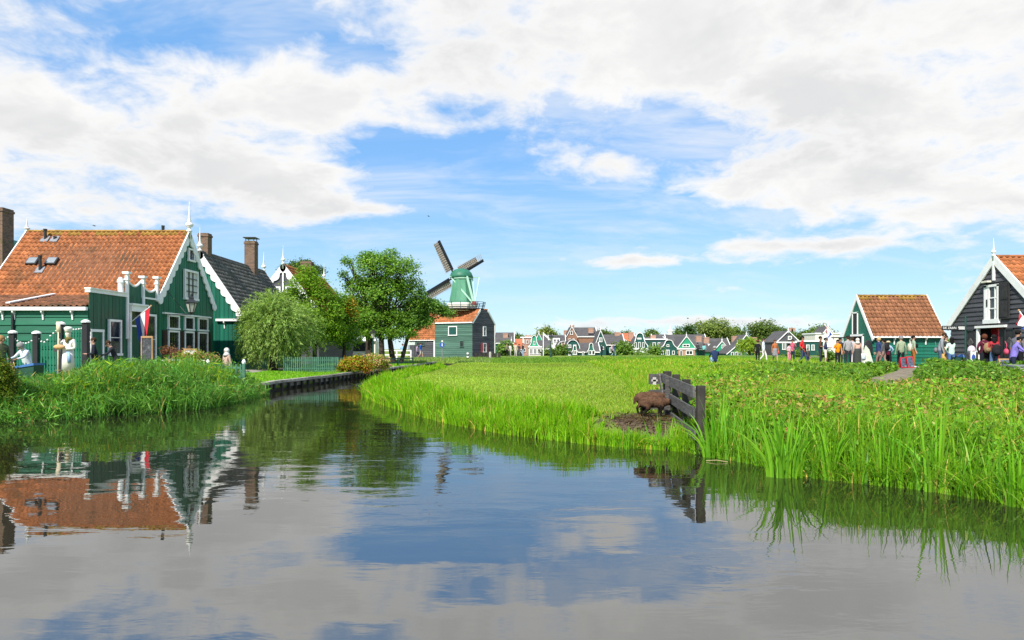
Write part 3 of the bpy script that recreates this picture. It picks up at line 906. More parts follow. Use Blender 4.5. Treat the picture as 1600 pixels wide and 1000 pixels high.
HC = thing('black_gabled_house', 'far house with dark gable, white trim and orange roof behind the willow', 'house', (-19.3, 66, ZG))
XC, YC0, YC1, ZRC, ZEC, WC = -19.3, 60.0, 73.0, 8.9, 5.2, 3.0
wallC = MB().prism([(XC - WC, YC0, ZG), (XC + WC, YC0, ZG), (XC + WC, YC0, ZEC), (XC, YC0, ZRC - .1), (XC - WC, YC0, ZEC)], (0, YC1 - YC0, 0)).build('wall', TAR, HC)
FC = Fr((XC, YC0), (1, 0), (0, -1))
tile_roof(HC, (XC + WC + .1, YC0, ZEC - .2), (XC + WC + .1, YC1, ZEC - .2), (XC, YC0, ZRC), ORANGE_TILE, .32, .36)
MB().obox((XC - WC / 2, (YC0 + YC1) / 2, (ZRC + ZEC) / 2), (0, (YC1 - YC0) / 2, 0), Vector((-WC, 0, ZEC - ZRC)) / 2, Vector((-3.7, 0, 3)).normalized() * .05).build('rear_roof', ORANGE_TILE, HC)
for s in (-1, 1):
    barge(HC, (XC + s * (WC + .2), YC0 - .05, ZEC - .25), (XC, YC0 - .05, ZRC + .1), (0, -1, 0), .34, .06, WHITE, 6, .2)
    barge(HC, (XC + s * (WC + .2), YC1 + .05, ZEC - .25), (XC, YC1 + .05, ZRC + .1), (0, 1, 0), .3, .06, WHITE)
finial(HC, (XC, YC0 - .05, ZRC), 1.6); finial(HC, (XC, YC1, ZRC), 1.6)
MB().box(XC - .06, XC + .06, YC0 - .1, YC0 - .04, 5.6, 8.7).build('king_post', WHITE, HC)
window(HC, FC, -1.45, -.2, 5.6, 7.0, .14, 1, 1, out=.06); window(HC, FC, .2, 1.45, 5.6, 7.0, .14, 1, 1, out=.06)
chimney(HC, XC + .1, 66.6, 7.6, 9.9, 1.0, .8)

HN = thing('neighbouring_house', 'brick chimney and white gable edge at the far left edge', 'house', (-28.6, 41, ZG))
chimney(HN, -28.55, 39.6, 3.0, 9.55, .98, .9)
MB().prism([(-33.5, 41, ZG), (-27.6, 41, ZG), (-27.6, 41, 5.2), (-30.5, 41, 8.4), (-33.5, 41, 5.2)], (0, 6, 0)).build('wall', GREEN_D, HN)

# ================================================================== THE GREEN SHED AT THE RIGHT
XS0, XS1, YS0, YSR, YS1, ZRS, ZES = 21.28, 25.5, 42.0, 43.8, 45.6, 5.0, 2.62
ZGS = gz(22.5, 42)
HS = thing('green_shed', 'small green wooden shed with weathered orange tiles behind the visitors', 'shed', (23.4, 43.8, ZGS))
wallS = MB().prism([(XS0 + .02, YS0 + .03, ZGS - .1), (XS0 + .02, YS1, ZGS - .1), (XS0 + .02, YS1, ZES), (XS0 + .02, YSR, ZRS - .1), (XS0 + .02, YS0 + .03, ZES)], (XS1 - XS0 - .04, 0, 0)).build('wall', GREEN_D, HS)
FS = Fr((XS0, 0), (0, 1), (-1, 0)); FSF = Fr((0, YS0), (1, 0), (0, -1))
vplanks(wallS, FS, YS0, YS1, ZGS - .05, lambda y: ZES + (ZRS - ZES) * (1 - abs(y - YSR) / (YSR - YS0)), .24, GREEN_D, [(43.05, 44.45, ZGS - .1, 2.58), (43.72, 44.32, 2.68, 3.95)])
hplanks(wallS, FSF, lambda z: XS0, lambda z: XS1, ZGS - .05, ZES, .2, GREEN_D)
tile_roof(HS, (XS0 - .02, YS0 - .22, ZES - .15), (XS1 + .02, YS0 - .22, ZES - .15), (XS0 - .02, YSR, ZRS), BROWN_TILE, .25, .3, 240, moss=1, moss_mat=MOSS_TILE)
MB().obox(((XS0 + XS1) / 2, (YSR + YS1) / 2, (ZRS + ZES) / 2), ((XS1 - XS0) / 2, 0, 0), Vector((0, YS1 - YSR, ZES - ZRS)) / 2 * 1.05, Vector((0, 2.4, 1.8)).normalized() * .04).build('rear_roof', BROWN_TILE, HS)
ridge_tiles(HS, (XS0, YSR, ZRS + .02), (XS1, YSR, ZRS + .02), MOSS_TILE)
for s in (-1, 1):
    ye = YSR + s * (YSR - YS0 + .3)
    barge(HS, (XS0 - .03, ye, ZES - .3), (XS0 - .03, YSR, ZRS + .1), (-1, 0, 0), .2, .05, WHITE)
    barge(HS, (XS1 + .03, ye, ZES - .3), (XS1 + .03, YSR, ZRS + .1), (1, 0, 0), .2, .05, WHITE)
mb = MB(); fbox(mb, FSF, XS0 - .05, XS1 + .08, ZES - .22, ZES - .12, .14, .28); mb.build('gutter', WHITE, HS)
for k in range(5):
    x = XS0 + .3 + k * .93
    MB().prism([FSF(x, ZES - .22, .04), FSF(x, ZES - .22, .24), FSF(x, ZES - .30, .22), FSF(x, ZES - .38, .1), FSF(x, ZES - .62, .08), FSF(x, ZES - .62, .04)], (.06, 0, 0)).build('bracket', WHITE, HS)
mb = MB(); fbox(mb, FS, 43.66, 43.74, 2.66, 4.0, 0, .07); fbox(mb, FS, 44.3, 44.38, 2.66, 4.0, 0, .07); fbox(mb, FS, 43.66, 44.38, 3.94, 4.02, 0, .07)
hat = mb.build('loft_hatch', WHITE, HS); mb = MB(); fbox(mb, FS, 43.74, 44.3, 2.66, 3.94, .0, .04); mb.build('hatch_leaf', TAR_FLAT, hat)
mb = MB(); fbox(mb, FS, 42.98, 43.08, ZGS, 2.62, 0, .1); fbox(mb, FS, 44.4, 44.5, ZGS, 2.62, 0, .1); fbox(mb, FS, 42.98, 44.5, 2.52, 2.64, 0, .12)
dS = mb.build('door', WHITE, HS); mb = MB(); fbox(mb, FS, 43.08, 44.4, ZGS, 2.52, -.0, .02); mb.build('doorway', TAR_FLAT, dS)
mb = MB(); mb.bar(FS(44.5, 2.45, .1), FS(44.5, 2.45, 1.2), .5, .06); mb.build('open_door', TAR_FLAT, HS)
flag('sloping_flag', 'small faded flag on a slanting pole left of the green shed', at(1303, 526, 44), at(1287, 505, 44), .8, .5, 'tricolour flags', 1)

# ================================================================== THE BLACK HOUSE AT THE RIGHT EDGE
XD, YD0, YDR, YD1, ZRD, ZED = 20.3, 26.85, 29.85, 32.85, 5.6, 3.12
ZGD = gz(20, 30)
HD = thing('black_house', 'black weatherboarded house with white gable boards and open red doorway', 'house', (XD + 2, YDR, ZGD))
FD = Fr((XD, 0), (0, 1), (-1, 0))


def dlo(z): return YD0 if z < ZED else lerp(YD0, YDR, (z - ZED) / (ZRD - ZED))
def dhi(z): return YD1 if z < ZED else lerp(YD1, YDR, (z - ZED) / (ZRD - ZED))


mb = MB().prism([(XD + .6, YD0 + .03, ZGD - .1), (XD + .6, YD1 - .03, ZGD - .1), (XD + .6, YD1 - .03, ZED), (XD + .6, YDR, ZRD - .1), (XD + .6, YD0 + .03, ZED)], (6.4, 0, 0))
mb.prism([(XD + .02, YD0 + .03, 2.66), (XD + .02, YD1 - .03, 2.66), (XD + .02, YD1 - .03, ZED), (XD + .02, YDR, ZRD - .1), (XD + .02, YD0 + .03, ZED)], (.6, 0, 0))
mb.box(XD + .02, XD + .62, YD0 + .03, 29.2, ZGD - .1, 2.67).box(XD + .02, XD + .62, 30.95, YD1 - .03, ZGD - .1, 2.67)
wallD = mb.build('wall', TAR_FLAT, HD)
hplanks(wallD, FD, dlo, dhi, ZGD - .05, ZRD - .15, .195, TAR, [(29.2, 30.95, ZGD - .2, 2.66), (29.55, 30.45, 2.86, 4.42)], proud=.05)
tile_roof(HD, (XD - .02, YD0 - .2, ZED - .15), (XD + 6.8, YD0 - .2, ZED - .15), (XD - .02, YDR, ZRD), ORANGE_TILE, .25, .3, 150, key=lambda p: p.x, moss=0, moss_mat=MOSS_TILE)
MB().obox((XD + 3.4, (YDR + YD1) / 2, (ZRD + ZED) / 2), (3.4, 0, 0), Vector((0, YD1 - YDR, ZED - ZRD)) / 2 * 1.05, Vector((0, 2.5, 3)).normalized() * .04).build('rear_roof', ORANGE_TILE, HD)
ridge_tiles(HD, (XD, YDR, ZRD + .02), (XD + 6.8, YDR, ZRD + .02), ORANGE_TILE)
for s in (-1, 1):
    barge(HD, (XD - .05, YDR + s * (YDR - YD0 + .32), ZED - .3), (XD - .05, YDR, ZRD + .12), (-1, 0, 0), .30, .06, WHITE)
finial(HD, (XD - .08, YDR, ZRD + .05), .75, base=.07)
mb = MB(); fbox(mb, FD, YDR - .05, YDR + .05, 4.62, 5.4, .04, .12); mb.build('king_post', WHITE, HD)
mb = MB(); fbox(mb, FD, 29.55, 29.65, 2.84, 4.44, 0, .1); fbox(mb, FD, 30.3, 30.45, 2.84, 4.44, 0, .1); fbox(mb, FD, 29.55, 30.45, 4.36, 4.46, 0, .1); fbox(mb, FD, 29.5, 30.5, 2.82, 3.0, 0, .12)
fbox(mb, FD, 29.78, 29.83, 3.0, 4.36, .02, .07); fbox(mb, FD, 30.15, 30.3, 3.0, 4.36, .02, .08)
for z in (3.45, 3.9): fbox(mb, FD, 29.65, 30.15, z - .025, z + .025, .02, .065)
wD = mb.build('loft_window', WHITE, HD)
for j in range(3):
    mb = MB(); fbox(mb, FD, 29.65, 30.15, 3.0 + .45 * j, 3.45 + .45 * j, .0, .03); mb.build('pane', GLASS, wD)
mb = MB(); fbox(mb, FD, 30.24, 30.28, 3.55, 3.85, .08, .12); mb.build('handle', IRON, wD)
mb = MB(); fbox(mb, FD, 28.9, 29.5, 2.98, 4.5, .06, .11)
for z0, z1 in ((3.06, 3.68), (3.78, 4.42)): fbox(mb, FD, 29.0, 29.4, z0, z1, .11, .13)
mb.build('shutter', mat('worn_black_shutter', (.032, .03, .03), .6, .35, 6, .3, 20), HD)
mb = MB(); mb.obox(FD(30.25, 4.6, .12), FD.u * .2, FD.n * .1, Vector((0, 0, .035))); mb.build('outdoor_light', CREAM, HD)
mb = MB(); fbox(mb, FD, 29.1, 31.0, 2.64, 2.74, 0, .14); fbox(mb, FD, 30.83, 30.95, ZGD, 2.64, 0, .1)
dD = mb.build('door_frame', WHITE, HD)
mb = MB(); fbox(mb, FD, 29.2, 30.95, ZGD - .1, 2.66, -.58, -.55); mb.build('inner_wall', RED_PAINT, dD)
mb = MB(); fbox(mb, FD, 29.2, 29.62, ZGD, 2.6, -.5, -.02); mb.build('door_leaf', TAR_FLAT, dD)
mb = MB(); fbox(mb, FD, 29.64, 29.74, ZGD, 2.6, -.1, -.02); mb.build('door_edge', RED_PAINT, dD)
mb = MB(); fbox(mb, FD, 30.05, 30.35, 2.05, 2.35, -.55, -.53); mb.build('notice', mat('notice_paper', (.45, .4, .25), .8, .3, 12), dD)
for a in (31.05, 28.6):
    mb = MB(); fbox(mb, FD, a, a + .56, ZGD, 2.6, .05, .08); fbox(mb, FD, a, a + .07, ZGD, 2.6, .08, .11); fbox(mb, FD, a + .49, a + .56, ZGD, 2.6, .08, .11); fbox(mb, FD, a, a + .56, 2.53, 2.6, .08, .11)
    pan = mb.build('shutter_door', mat('black_door_panel', (.03, .03, .033), .5, .25, 5, .2, 20), HD)
    c = FD(a + .28, 2.0, .1); MB().obox(c, (FD.u + Vector((0, 0, 1))) * .11, (FD.u - Vector((0, 0, 1))) * .11, FD.n * .02).build('diamond', WOOD, pan)
flag('red_flag', 'red and white flag on a short pole at the right edge', at(1607, 506, 27.2), at(1592, 485, 27.4), .5, .45, 'tricolour flags', -1)

# ================================================================== THE WINDMILL AND ITS WAREHOUSE
ZM = .85
CM = Vector((-4.74, 85.0, 0)); A30 = math.radians(30)
uL = Vector((-math.cos(A30), math.sin(A30), 0)); uR = Vector((math.sin(A30), math.cos(A30), 0))
WH = thing('mill_warehouse', 'warehouse of green and black boards with orange roof under the windmill', 'warehouse', (-5.85, 88.6, ZM))
oL = CM + uL * 5.5
FML = Fr(oL, -uL, (-math.sin(A30), -math.cos(A30))); FMR = Fr(CM, uR, (math.cos(A30), -math.sin(A30)))
GP = [(0, 5.05), (1.7, 6.55), (3.4, 6.55), (5.1, 4.95)]
pol = [FMR(0, ZM - .3, -.02), FMR(5.1, ZM - .3, -.02), FMR(5.1, 4.95, -.02), FMR(3.4, 6.5, -.02), FMR(1.7, 6.5, -.02), FMR(0, 5.0, -.02)]
wallM = MB().prism(pol, uL * 5.48).build('wall', TAR, WH)
FARG = mat('mill_green_boards', (.075, .155, .115), .6, .25, .8, .2, 10, .2, (.4, .4, 6), rnd=.2)
hplanks(wallM, FML, lambda z: 0, lambda z: 5.5, ZM - .2, 5.0, .23, FARG)
hplanks(wallM, FMR, lambda z: 0 if z < 5.05 else (z - 5.05) / 1.5 * 1.7, lambda z: 5.1 if z < 4.95 else 5.1 - (z - 4.95) / 1.6 * 1.7, ZM - .2, 6.5, .22, TAR)
tile_roof(WH, FML(-.1, 4.95, .15), FML(5.6, 4.95, .15), FML(-.1, 6.55, -1.72), ORANGE_TILE, .3, .34)
MB().obox(FMR(4.25, 5.8, 0) + uL * 2.75, uL * 2.75, (FMR(5.2, 4.85) - FMR(3.4, 6.55)) / 2, (uR * .7 + Vector((0, 0, .7))) * .06).build('rear_roof', ORANGE_TILE, WH)
for (a, z), (b, w) in (((-.15, 4.9), (1.7, 6.6)), ((5.25, 4.8), (3.4, 6.6))):
    barge(WH, FMR(a, z, .05), FMR(b, w, .05), tuple(FMR.n), .22, .06, WHITE)
    q = uL * 5.6; barge(WH, FMR(a, z, .0) + q, FMR(b, w, .0) + q, tuple(-FMR.n), .2, .06, WHITE)
mb = MB(); fbox(mb, FML, -.15, 5.6, 4.84, 4.97, .1, .22); mb.build('gutter', WHITE, WH)
mb = MB(); fbox(mb, FMR, 5.0, 5.14, ZM, 4.9, 0, .1); mb.build('corner_board', WHITE, WH)
window(WH, FML, 2.05, 3.35, 3.35, 4.5, .1, 1, 1, out=.05, pm=FAR_TEAL)
window(WH, FML, 3.75, 4.3, 1.95, 2.75, .06, 1, 1, out=.05, fm=FARG)
window(WH, FMR, 2.3, 3.0, 3.3, 4.5, .11, 1, 2, out=.05)
window(WH, FMR, 2.25, 3.05, 1.3, 2.45, .11, 1, 2, out=.05)
for a in (1.88, 3.08):
    mb = MB(); fbox(mb, FMR, a, a + .34, 1.3, 2.45, .04, .1); mb.build('shutter', RED_PAINT, WH)
AX = thing('mill_annex', 'low black boarded annex with steep orange roof left of the warehouse', 'shed', (-11, 89.5, ZM))
oX = oL + uL * 4.2 + uR * .3; FX = Fr(oX, -uL, FML.n)
MB().prism([FX(0, ZM - .3), FX(4.15, ZM - .3), FX(4.15, 2.95), FX(0, 2.95)], uR * 4.6).build('wall', TAR, AX)
hplanks(AX, FX, lambda z: 0, lambda z: 4.15, ZM - .2, 2.9, .22, TAR)
tile_roof(AX, FX(-.1, 2.85, .15), FX(4.15, 2.85, .15), FX(-.1, 6.4, -2.4), ORANGE_TILE, .3, .34)
MB().prism([FX(0, 2.9), FX(0, 6.3, -2.4), FX(0, 2.9, -4.8)], FX.u * 4.1).build('gable', TAR, AX)
mb = MB(); fbox(mb, FX, -.1, 4.2, 2.76, 2.88, .1, .2); mb.build('gutter', WHITE, AX)
mb = MB(); fbox(mb, FX, 3.85, 4.18, ZM - .1, 2.9, .02, .12); mb.build('corner_board', WHITE, AX)
window(AX, FX, 1.2, 2.4, 2.1, 2.6, .06, 2, 1, out=.05, fm=FARG)

MC = Vector((-6.2, 88.5, 0))
MILL = thing('windmill', 'small green windmill with three visible lattice sails above the warehouse', 'windmill', (MC.x, MC.y, 6.5))
MGREEN = mat('mill_tower_green', (.085, .26, .155), .5, .2, .7, .15, 8, .3, (3, 3, .5), rnd=.05)
MPALE = mat('mill_pale_green', (.38, .60, .46), .55, .08, 3)
MB().lathe((MC.x, MC.y, 0), [(1.85, 6.4), (1.85, 6.95), (2.0, 7.0), (2.0, 7.3), (1.75, 7.42)], 8).build('base_ring', CREAM, MILL)
MB().lathe((MC.x, MC.y, 0), [(1.70, 7.42), (1.62, 7.9), (1.42, 8.9), (1.28, 9.8), (1.2, 10.5)], 8).build('tower', MGREEN, MILL)
MB().lathe((MC.x, MC.y, 0), [(1.28, 10.4), (1.30, 10.52), (1.22, 10.55)], 12).build('curb', MPALE, MILL)
MB().lathe((MC.x - .1, MC.y + .1, 0), [(1.34, 10.55), (1.36, 10.8), (1.2, 11.2), (.85, 11.55), (.35, 11.75), (.05, 11.78)], 12, 1.08, 1.0).build('cap', mat('mill_cap_green', (.03, .15, .09), .5, .2, 2, .2, 10), MILL, smooth=True)
mb = MB(); mb.lathe((MC.x, MC.y, 0), [(1.9, 6.5), (2.75, 6.62), (2.75, 6.72), (1.9, 6.72)], 16); st = mb.build('stage', WOOD, MILL)
mb = MB(); R = 2.7
for k in range(16):
    a = 2 * PI * k / 16; p = MC + Vector((R * math.cos(a), R * math.sin(a), 6.7)); q = MC + Vector((R * 1.08 * math.cos(a), R * 1.08 * math.sin(a), 7.5))
    mb.bar(p, q, .07, .07)
    a2 = 2 * PI * (k + 1) / 16
    for f in (.5, 1.0):
        mb.bar(lerp(p, q, f), MC + Vector((lerp(R, R * 1.08, f) * math.cos(a2), lerp(R, R * 1.08, f) * math.sin(a2), lerp(6.7, 7.5, f))), .05, .05)
mb.build('railing', mat('mill_railing_paint', (.06, .11, .13), .5, .2, 5), st)
TB = MC + Vector((.6 * 2.7, -.8 * 2.7, 7.1))
mb = MB()
cl = MC + Vector((-1.35, -.45, 10.65)); cr = MC + Vector((1.25, .35, 10.75)); cb = MC + Vector((.55, -.8, 11.0)); co = MC + Vector((2.1, .9, 10.7))
for p, w in ((cl, .15), (cb, .2)): mb.bar(p, TB, w, w)
mb.build('tail_pole', MPALE, MILL)
for p in (cr, co): MB().bar(p, TB + Vector((.05, 0, .1)), .11, .11).build('tail_brace', MPALE, MILL)
MB().bar(MC + Vector((-1.5, -.6, 10.68)), co, .14, .14).build('cross_beam', MPALE, MILL)
MB().lathe(TB + Vector((0, 0, .2)), [(.28, -.2), (.3, 0), (.28, .2)], 10).build('winch', mat('winch_red', (.25, .06, .05), .6, .2, 4), MILL)
HUB = MC + Vector((-1.0, 1.3, 10.85)); eX = Vector((.8, .6, 0)); eY = Vector((0, 0, 1)); eN = Vector((-.6, .8, 0))
MB().tube([MC + Vector((0, 0, 10.8)), HUB, HUB + eN * .3], [.2, .2, .14], 8).build('windshaft', IRON, MILL)
CLOTH = mat('brown_sailcloth', (.36, .23, .14), .9, .15, 6)
for k in range(4):
    th = math.radians(30 + 90 * k); r = eX * math.cos(th) + eY * math.sin(th); s = eX * -math.sin(th) + eY * math.cos(th)
    if k % 2 == 0: pass
    L = 4.95
    sail = MB().bar(HUB, HUB + r * L, .16, .16, tuple(eN)).build('sail', TAR_FLAT, MILL)
    side = 1 if k in (0, 1) else 1
    mb = MB()
    for i in range(15): mb.bar(HUB + r * lerp(.95, L - .05, i / 14) + s * .02, HUB + r * lerp(.95, L - .05, i / 14) + s * (1.0 - .2 * i / 14), .045, .045, tuple(eN))
    for j in range(1, 5): mb.bar(HUB + r * .95 + s * (.25 * j), HUB + r * (L - .05) + s * (.2 * j), .035, .035, tuple(eN))
    mb.build('lattice', mat('lattice_wood', (.45, .44, .42), .8, .2, 5), sail)
    MB().obox(HUB + r * (L + .9) / 2 - s * .14, r * (L - .9) / 2, s * .15, eN * .03).build('leading_board', mat('sail_board', (.02, .024, .035), .6, .2, 5), sail)
    vs = []; fs = []
    c0, c1 = 1.0, (L - .15 if k != 0 else L - .85)
    for i in range(9):
        for j in range(3):
            f = lerp(c0, c1, i / 8); vs.append(HUB + r * f + s * (.06 + .42 * j * (.95 - .1 * i / 8)) + eN * (.05 + .05 * math.sin(i * 1.3) * (j == 1)))
    for i in range(8):
        for j in range(2): a = i * 3 + j; fs.append((a, a + 1, a + 4, a + 3))
    MB().add(vs, fs).build('sail_cloth', CLOTH, sail, smooth=True)

# ================================================================== THE VILLAGE ACROSS THE FIELD
def vol_roof(root, pts, depth, m, t=.18):
    """Roof slabs following a facade's top outline, running back from it."""
    mb = MB()
    for a, b in zip(pts[:-1], pts[1:]):
        a, b = Vector(a), Vector(b); d = (b - a); n = Vector((-d.z, 0, d.x)).normalized()
        if n.z < 0: n = -n
        e = d.normalized() * .12
        mb.prism([a - e, b + e, b + e + n * t, a - e + n * t], (0, depth, 0))
    return mb.build('roof', m, root)


def facade(root, pts, depth, m, z0, y):
    x0, x1 = pts[0][0], pts[-1][0]
    return MB().prism([(x0, y, z0), (x1, y, z0)] + [tuple(p) for p in pts[::-1]], (0, depth, 0)).build('wall', m, root)


def trim_line(root, pts, w=.22, t=.12, m=None):
    for a, b in zip(pts[:-1], pts[1:]):
        MB().bar(Vector(a) + Vector((0, -.08, 0)), Vector(b) + Vector((0, -.08, 0)), t, w, (0, -1, 0)).build('trim', m or WHITE, root)


def far_wins(root, y, specs, d):
    F = Fr((0, y), (1, 0), (0, -1))
    for (px, py, w, h) in specs:
        c = at(px, py, d); W, H = w * d / F_PX, h * d / F_PX
        window(root, F, c.x - W / 2, c.x + W / 2, c.z - H / 2, c.z + H / 2, .11 * (W if W < 1 else 1) + .04, 1 if w < 5 else 2, 1, out=.06, single=True, bar=.09)


def house(name, label, px, d, vols, wins=(), chim=(), cat='house'):
    """A village house from its volumes; each volume is given by columns, rows and distance as seen from the field."""
    bx = at(px, HY, d).x; zb = gz(bx, d)
    r = thing(name, label, cat, (bx, d, zb))
    for v in vols:
        kind, x0, x1, yt, ye, wall, roof = v[:7]; dd = v[7] if len(v) > 7 else d; dep = v[8] if len(v) > 8 else 7.0
        A = at(x0, ye, dd); B = at(x1, ye, dd); T = at((x0 + x1) / 2, yt, dd); z0 = zb - .4
        if kind == 'front':
            pts = [A, T, B]; facade(r, pts, dep, wall, z0, dd); vol_roof(r, pts, dep, roof); trim_line(r, [A + Vector((-.15, 0, -.1)), T + Vector((0, 0, .12)), B + Vector((.15, 0, -.1))], .34)
            MB().lathe(T + Vector((0, -.05, 0)), [(.1, -.3), (.1, .3), (.16, .35), (.05, .6), (.02, 1.1)], 6).build('finial', WHITE, r)
        elif kind == 'side':
            Rz = EYE + (HY - yt) * (dd + dep / 2) / F_PX
            x0w, x1w = A.x, B.x
            MB().prism([(x0w, dd, z0), (x0w, dd + dep, z0), (x0w, dd + dep, A.z), (x0w, dd + dep / 2, Rz - .1), (x0w, dd, A.z)], (x1w - x0w, 0, 0)).build('wall', wall, r)
            mb = MB()
            for s in (-1, 1):
                e = Vector((0, dd + dep / 2 + s * (dep / 2 + .2), A.z - .12)); t = Vector((0, dd + dep / 2, Rz)); dv = t - e
                n = Vector((0, s * abs(dv.z), abs(dv.y))).normalized() * .08
                mb.obox((e + t) / 2 + Vector(((x0w + x1w) / 2, 0, 0)), ((x1w - x0w) / 2 + .1, 0, 0), dv / 2, n)
            mb.build('roof', roof, r)
            for x in (x0w - .1, x1w + .1):
                MB().bar((x, dd - .2, A.z - .05), (x, dd + dep / 2, Rz + .12), .14, .3).build('verge_board', WHITE, r)
            MB().box(x0w, x1w, dd - .3, dd - .1, A.z - .3, A.z - .08).build('gutter', WHITE, r)
        elif kind == 'flat':
            MB().box(A.x, B.x, dd, dd + dep, z0, T.z).build('wall', wall, r)
            MB().box(A.x - .15, B.x + .15, dd - .18, dd + dep + .1, T.z, T.z + .28).build('cornice', roof, r)
        else:
            w = (B.x - A.x) / 2; c = T.x; h = T.z - A.z; prof = []
            if kind == 'neck': raw = [(-1, 0), (-.98, .12), (-.72, .22), (-.52, .42), (-.44, .62), (-.42, .84), (-.2, .97), (0, 1)]
            elif kind == 'bell': raw = [(-1, 0), (-.99, .16), (-.88, .24), (-.76, .30), (-.62, .44), (-.50, .62), (-.44, .80), (-.28, .95), (0, 1)]
            else: raw = [(-1, 0), (-.92, .30), (-.62, .78), (-.3, .96), (0, 1)]
            raw = raw + [(-a, b) for a, b in raw[-2::-1]]
            pts = [Vector((c + a * w, dd, A.z + b * h)) for a, b in raw]
            facade(r, pts, .5 if kind != 'gambrel' else dep, wall, z0, dd); trim_line(r, pts, .36)
            if kind == 'gambrel': vol_roof(r, pts[::2] if len(pts) % 2 else pts, dep, roof)
            else:
                k = [Vector((c - w * .95, dd + .5, A.z)), Vector((c, dd + .5, A.z + h * .72)), Vector((c + w * .95, dd + .5, A.z))]
                facade(r, k, dep, wall, z0, dd + .5); vol_roof(r, k, dep, roof)
    far_wins(r, min([v[7] if len(v) > 7 else d for v in vols]), wins, min([v[7] if len(v) > 7 else d for v in vols]))
    for (cx, yt, yb, cd, w) in chim:
        a, b = at(cx, yt, cd), at(cx, yb, cd); chimney(r, a.x, cd, b.z, a.z, w, m=FAR_BRICK)
    return r


G = 'village houses across the field'
VH = []
VH.append(house('village_house', 'far grey roofed house with green gable just right of the mill warehouse', 789, 150, [('side', 774, 803, 520, 535, FAR_GREEN, SLATE), ('front', 793, 805, 534, 546, FAR_TEAL, SLATE, 147, 5)], [(799, 549, 4, 6), (781, 545, 4, 6)], [(790, 521, 531, 152, 1.0)]))
VH.append(house('village_house', 'far low house with bright orange roof right of the mill', 808, 158, [('side', 801, 817, 530, 545, FAR_TEAL, FAR_ORANGE)], [(806, 551, 4, 5), (813, 551, 4, 5)]))
VH.append(house('village_house', 'far pinkish flat topped building with white cornice', 825, 172, [('flat', 814, 838, 528, 528, FAR_BRICK, WHITE)], [(818, 534, 3, 6), (824, 534, 3, 6), (830, 534, 3, 6), (819, 547, 4, 6)], [(825, 524, 528, 174, 1.4)]))
VH.append(house('village_house', 'far bright green neck gable over a cream shop front', 836, 156, [('neck', 826, 843, 524, 543, FAR_LIGHT, SLATE), ('side', 838, 862, 532, 544, FAR_GREY, SLATE, 160), ('flat', 826, 846, 543, 543, CREAM, WHITE, 155, 2)], [(834.5, 536, 3, 6), (830, 549, 5, 9), (836, 549, 5, 9), (842, 549, 5, 9)]))
VH.append(house('village_house', 'far small pale green gable peeping over a grey roof', 845, 186, [('front', 836, 848, 521, 535, FAR_LIGHT, SLATE), ('side', 844, 864, 524, 536, FAR_GREY, SLATE, 190)], []))
VH.append(house('village_house', 'far cream house with white dormer below dark roof', 870, 178, [('side', 858, 884, 524, 540, CREAM, SLATE), ('flat', 864, 875, 527, 527, WHITE, SLATE, 177, 3)], [(867, 532, 4, 5), (872, 532, 4, 5)], [(884, 516, 526, 190, 1.0)]))
VH.append(house('village_house', 'far pink brick house with white edged mansard front', 880, 164, [('gambrel', 871, 890, 533, 541, FAR_BRICK, SLATE)], [(876, 537, 4, 5), (884, 537, 4, 5), (876, 550, 5, 7), (884, 550, 4, 7)]))
VH.append(house('village_house', 'far tall brown brick house with many rooflights, highest in the row', 906, 182, [('side', 896, 933, 512, 525, FAR_BROWN, SLATE, 184, 9), ('front', 885, 902, 511, 527, FAR_BROWN, SLATE, 182, 8)], [(893, 520, 4, 6), (890, 532, 3, 6), (896, 532, 3, 6)], [(894, 508, 514, 185, 1.0), (923, 513, 521, 185, 1.3)]))
VH.append(house('village_house', 'far green mansard house with white arched frame and balcony', 894, 156, [('gambrel', 884, 906, 531, 545, FAR_TEAL, SLATE, 156, 6)], [(890, 541, 5, 5), (898, 541, 5, 5), (891, 552, 6, 7)]))
VH.append(house('village_house', 'far long low green cottage row with two little neck gables', 914, 153, [('side', 897, 937, 536, 549, FAR_TEAL, SLATE, 155, 7), ('neck', 893, 903, 540, 551, FAR_GREEN, SLATE, 153, 3), ('neck', 917, 930, 536, 551, FAR_GREEN, SLATE, 153, 3)], [(898, 551, 6, 7), (922, 551, 4.5, 7), (927, 551, 4.5, 7), (911, 553, 3, 8)]))
VH.append(house('village_house', 'far dark green steep gable with long plain grey roof', 950, 166, [('front', 930, 947, 517, 540, FAR_TEAL, SLATE, 166, 7), ('side', 941, 976, 523, 538, FAR_TEAL, SLATE, 168, 8)], [(938.5, 531, 5, 7), (936, 544, 3, 5), (942, 544, 3, 5), (955, 547, 5, 8), (968, 547, 5, 8)], [(964, 519, 526, 172, 1.2)]))
VH.append(house('village_house', 'far house with salmon orange hipped roof and cream mansard front', 980, 172, [('side', 967, 994, 521, 537, FAR_BRICK, FAR_ORANGE, 176, 8), ('gambrel', 964, 986, 531, 546, CREAM, FAR_ORANGE, 172, 4)], [(975, 541, 5, 6)], [(986, 519, 531, 178, 1.2)]))
VH.append(house('village_house', 'far dark green bell gable with three tall white windows', 998, 158, [('bell', 987, 1012, 520, 544, FAR_TEAL, SLATE), ('flat', 980, 1012, 546, 546, WHITE, WHITE, 155, 3)], [(999, 529, 6, 2.5), (993, 539, 3.5, 8), (999, 539, 3.5, 9), (1005, 539, 3.5, 8), (983, 551, 4.5, 7), (989, 551, 4.5, 7)]))
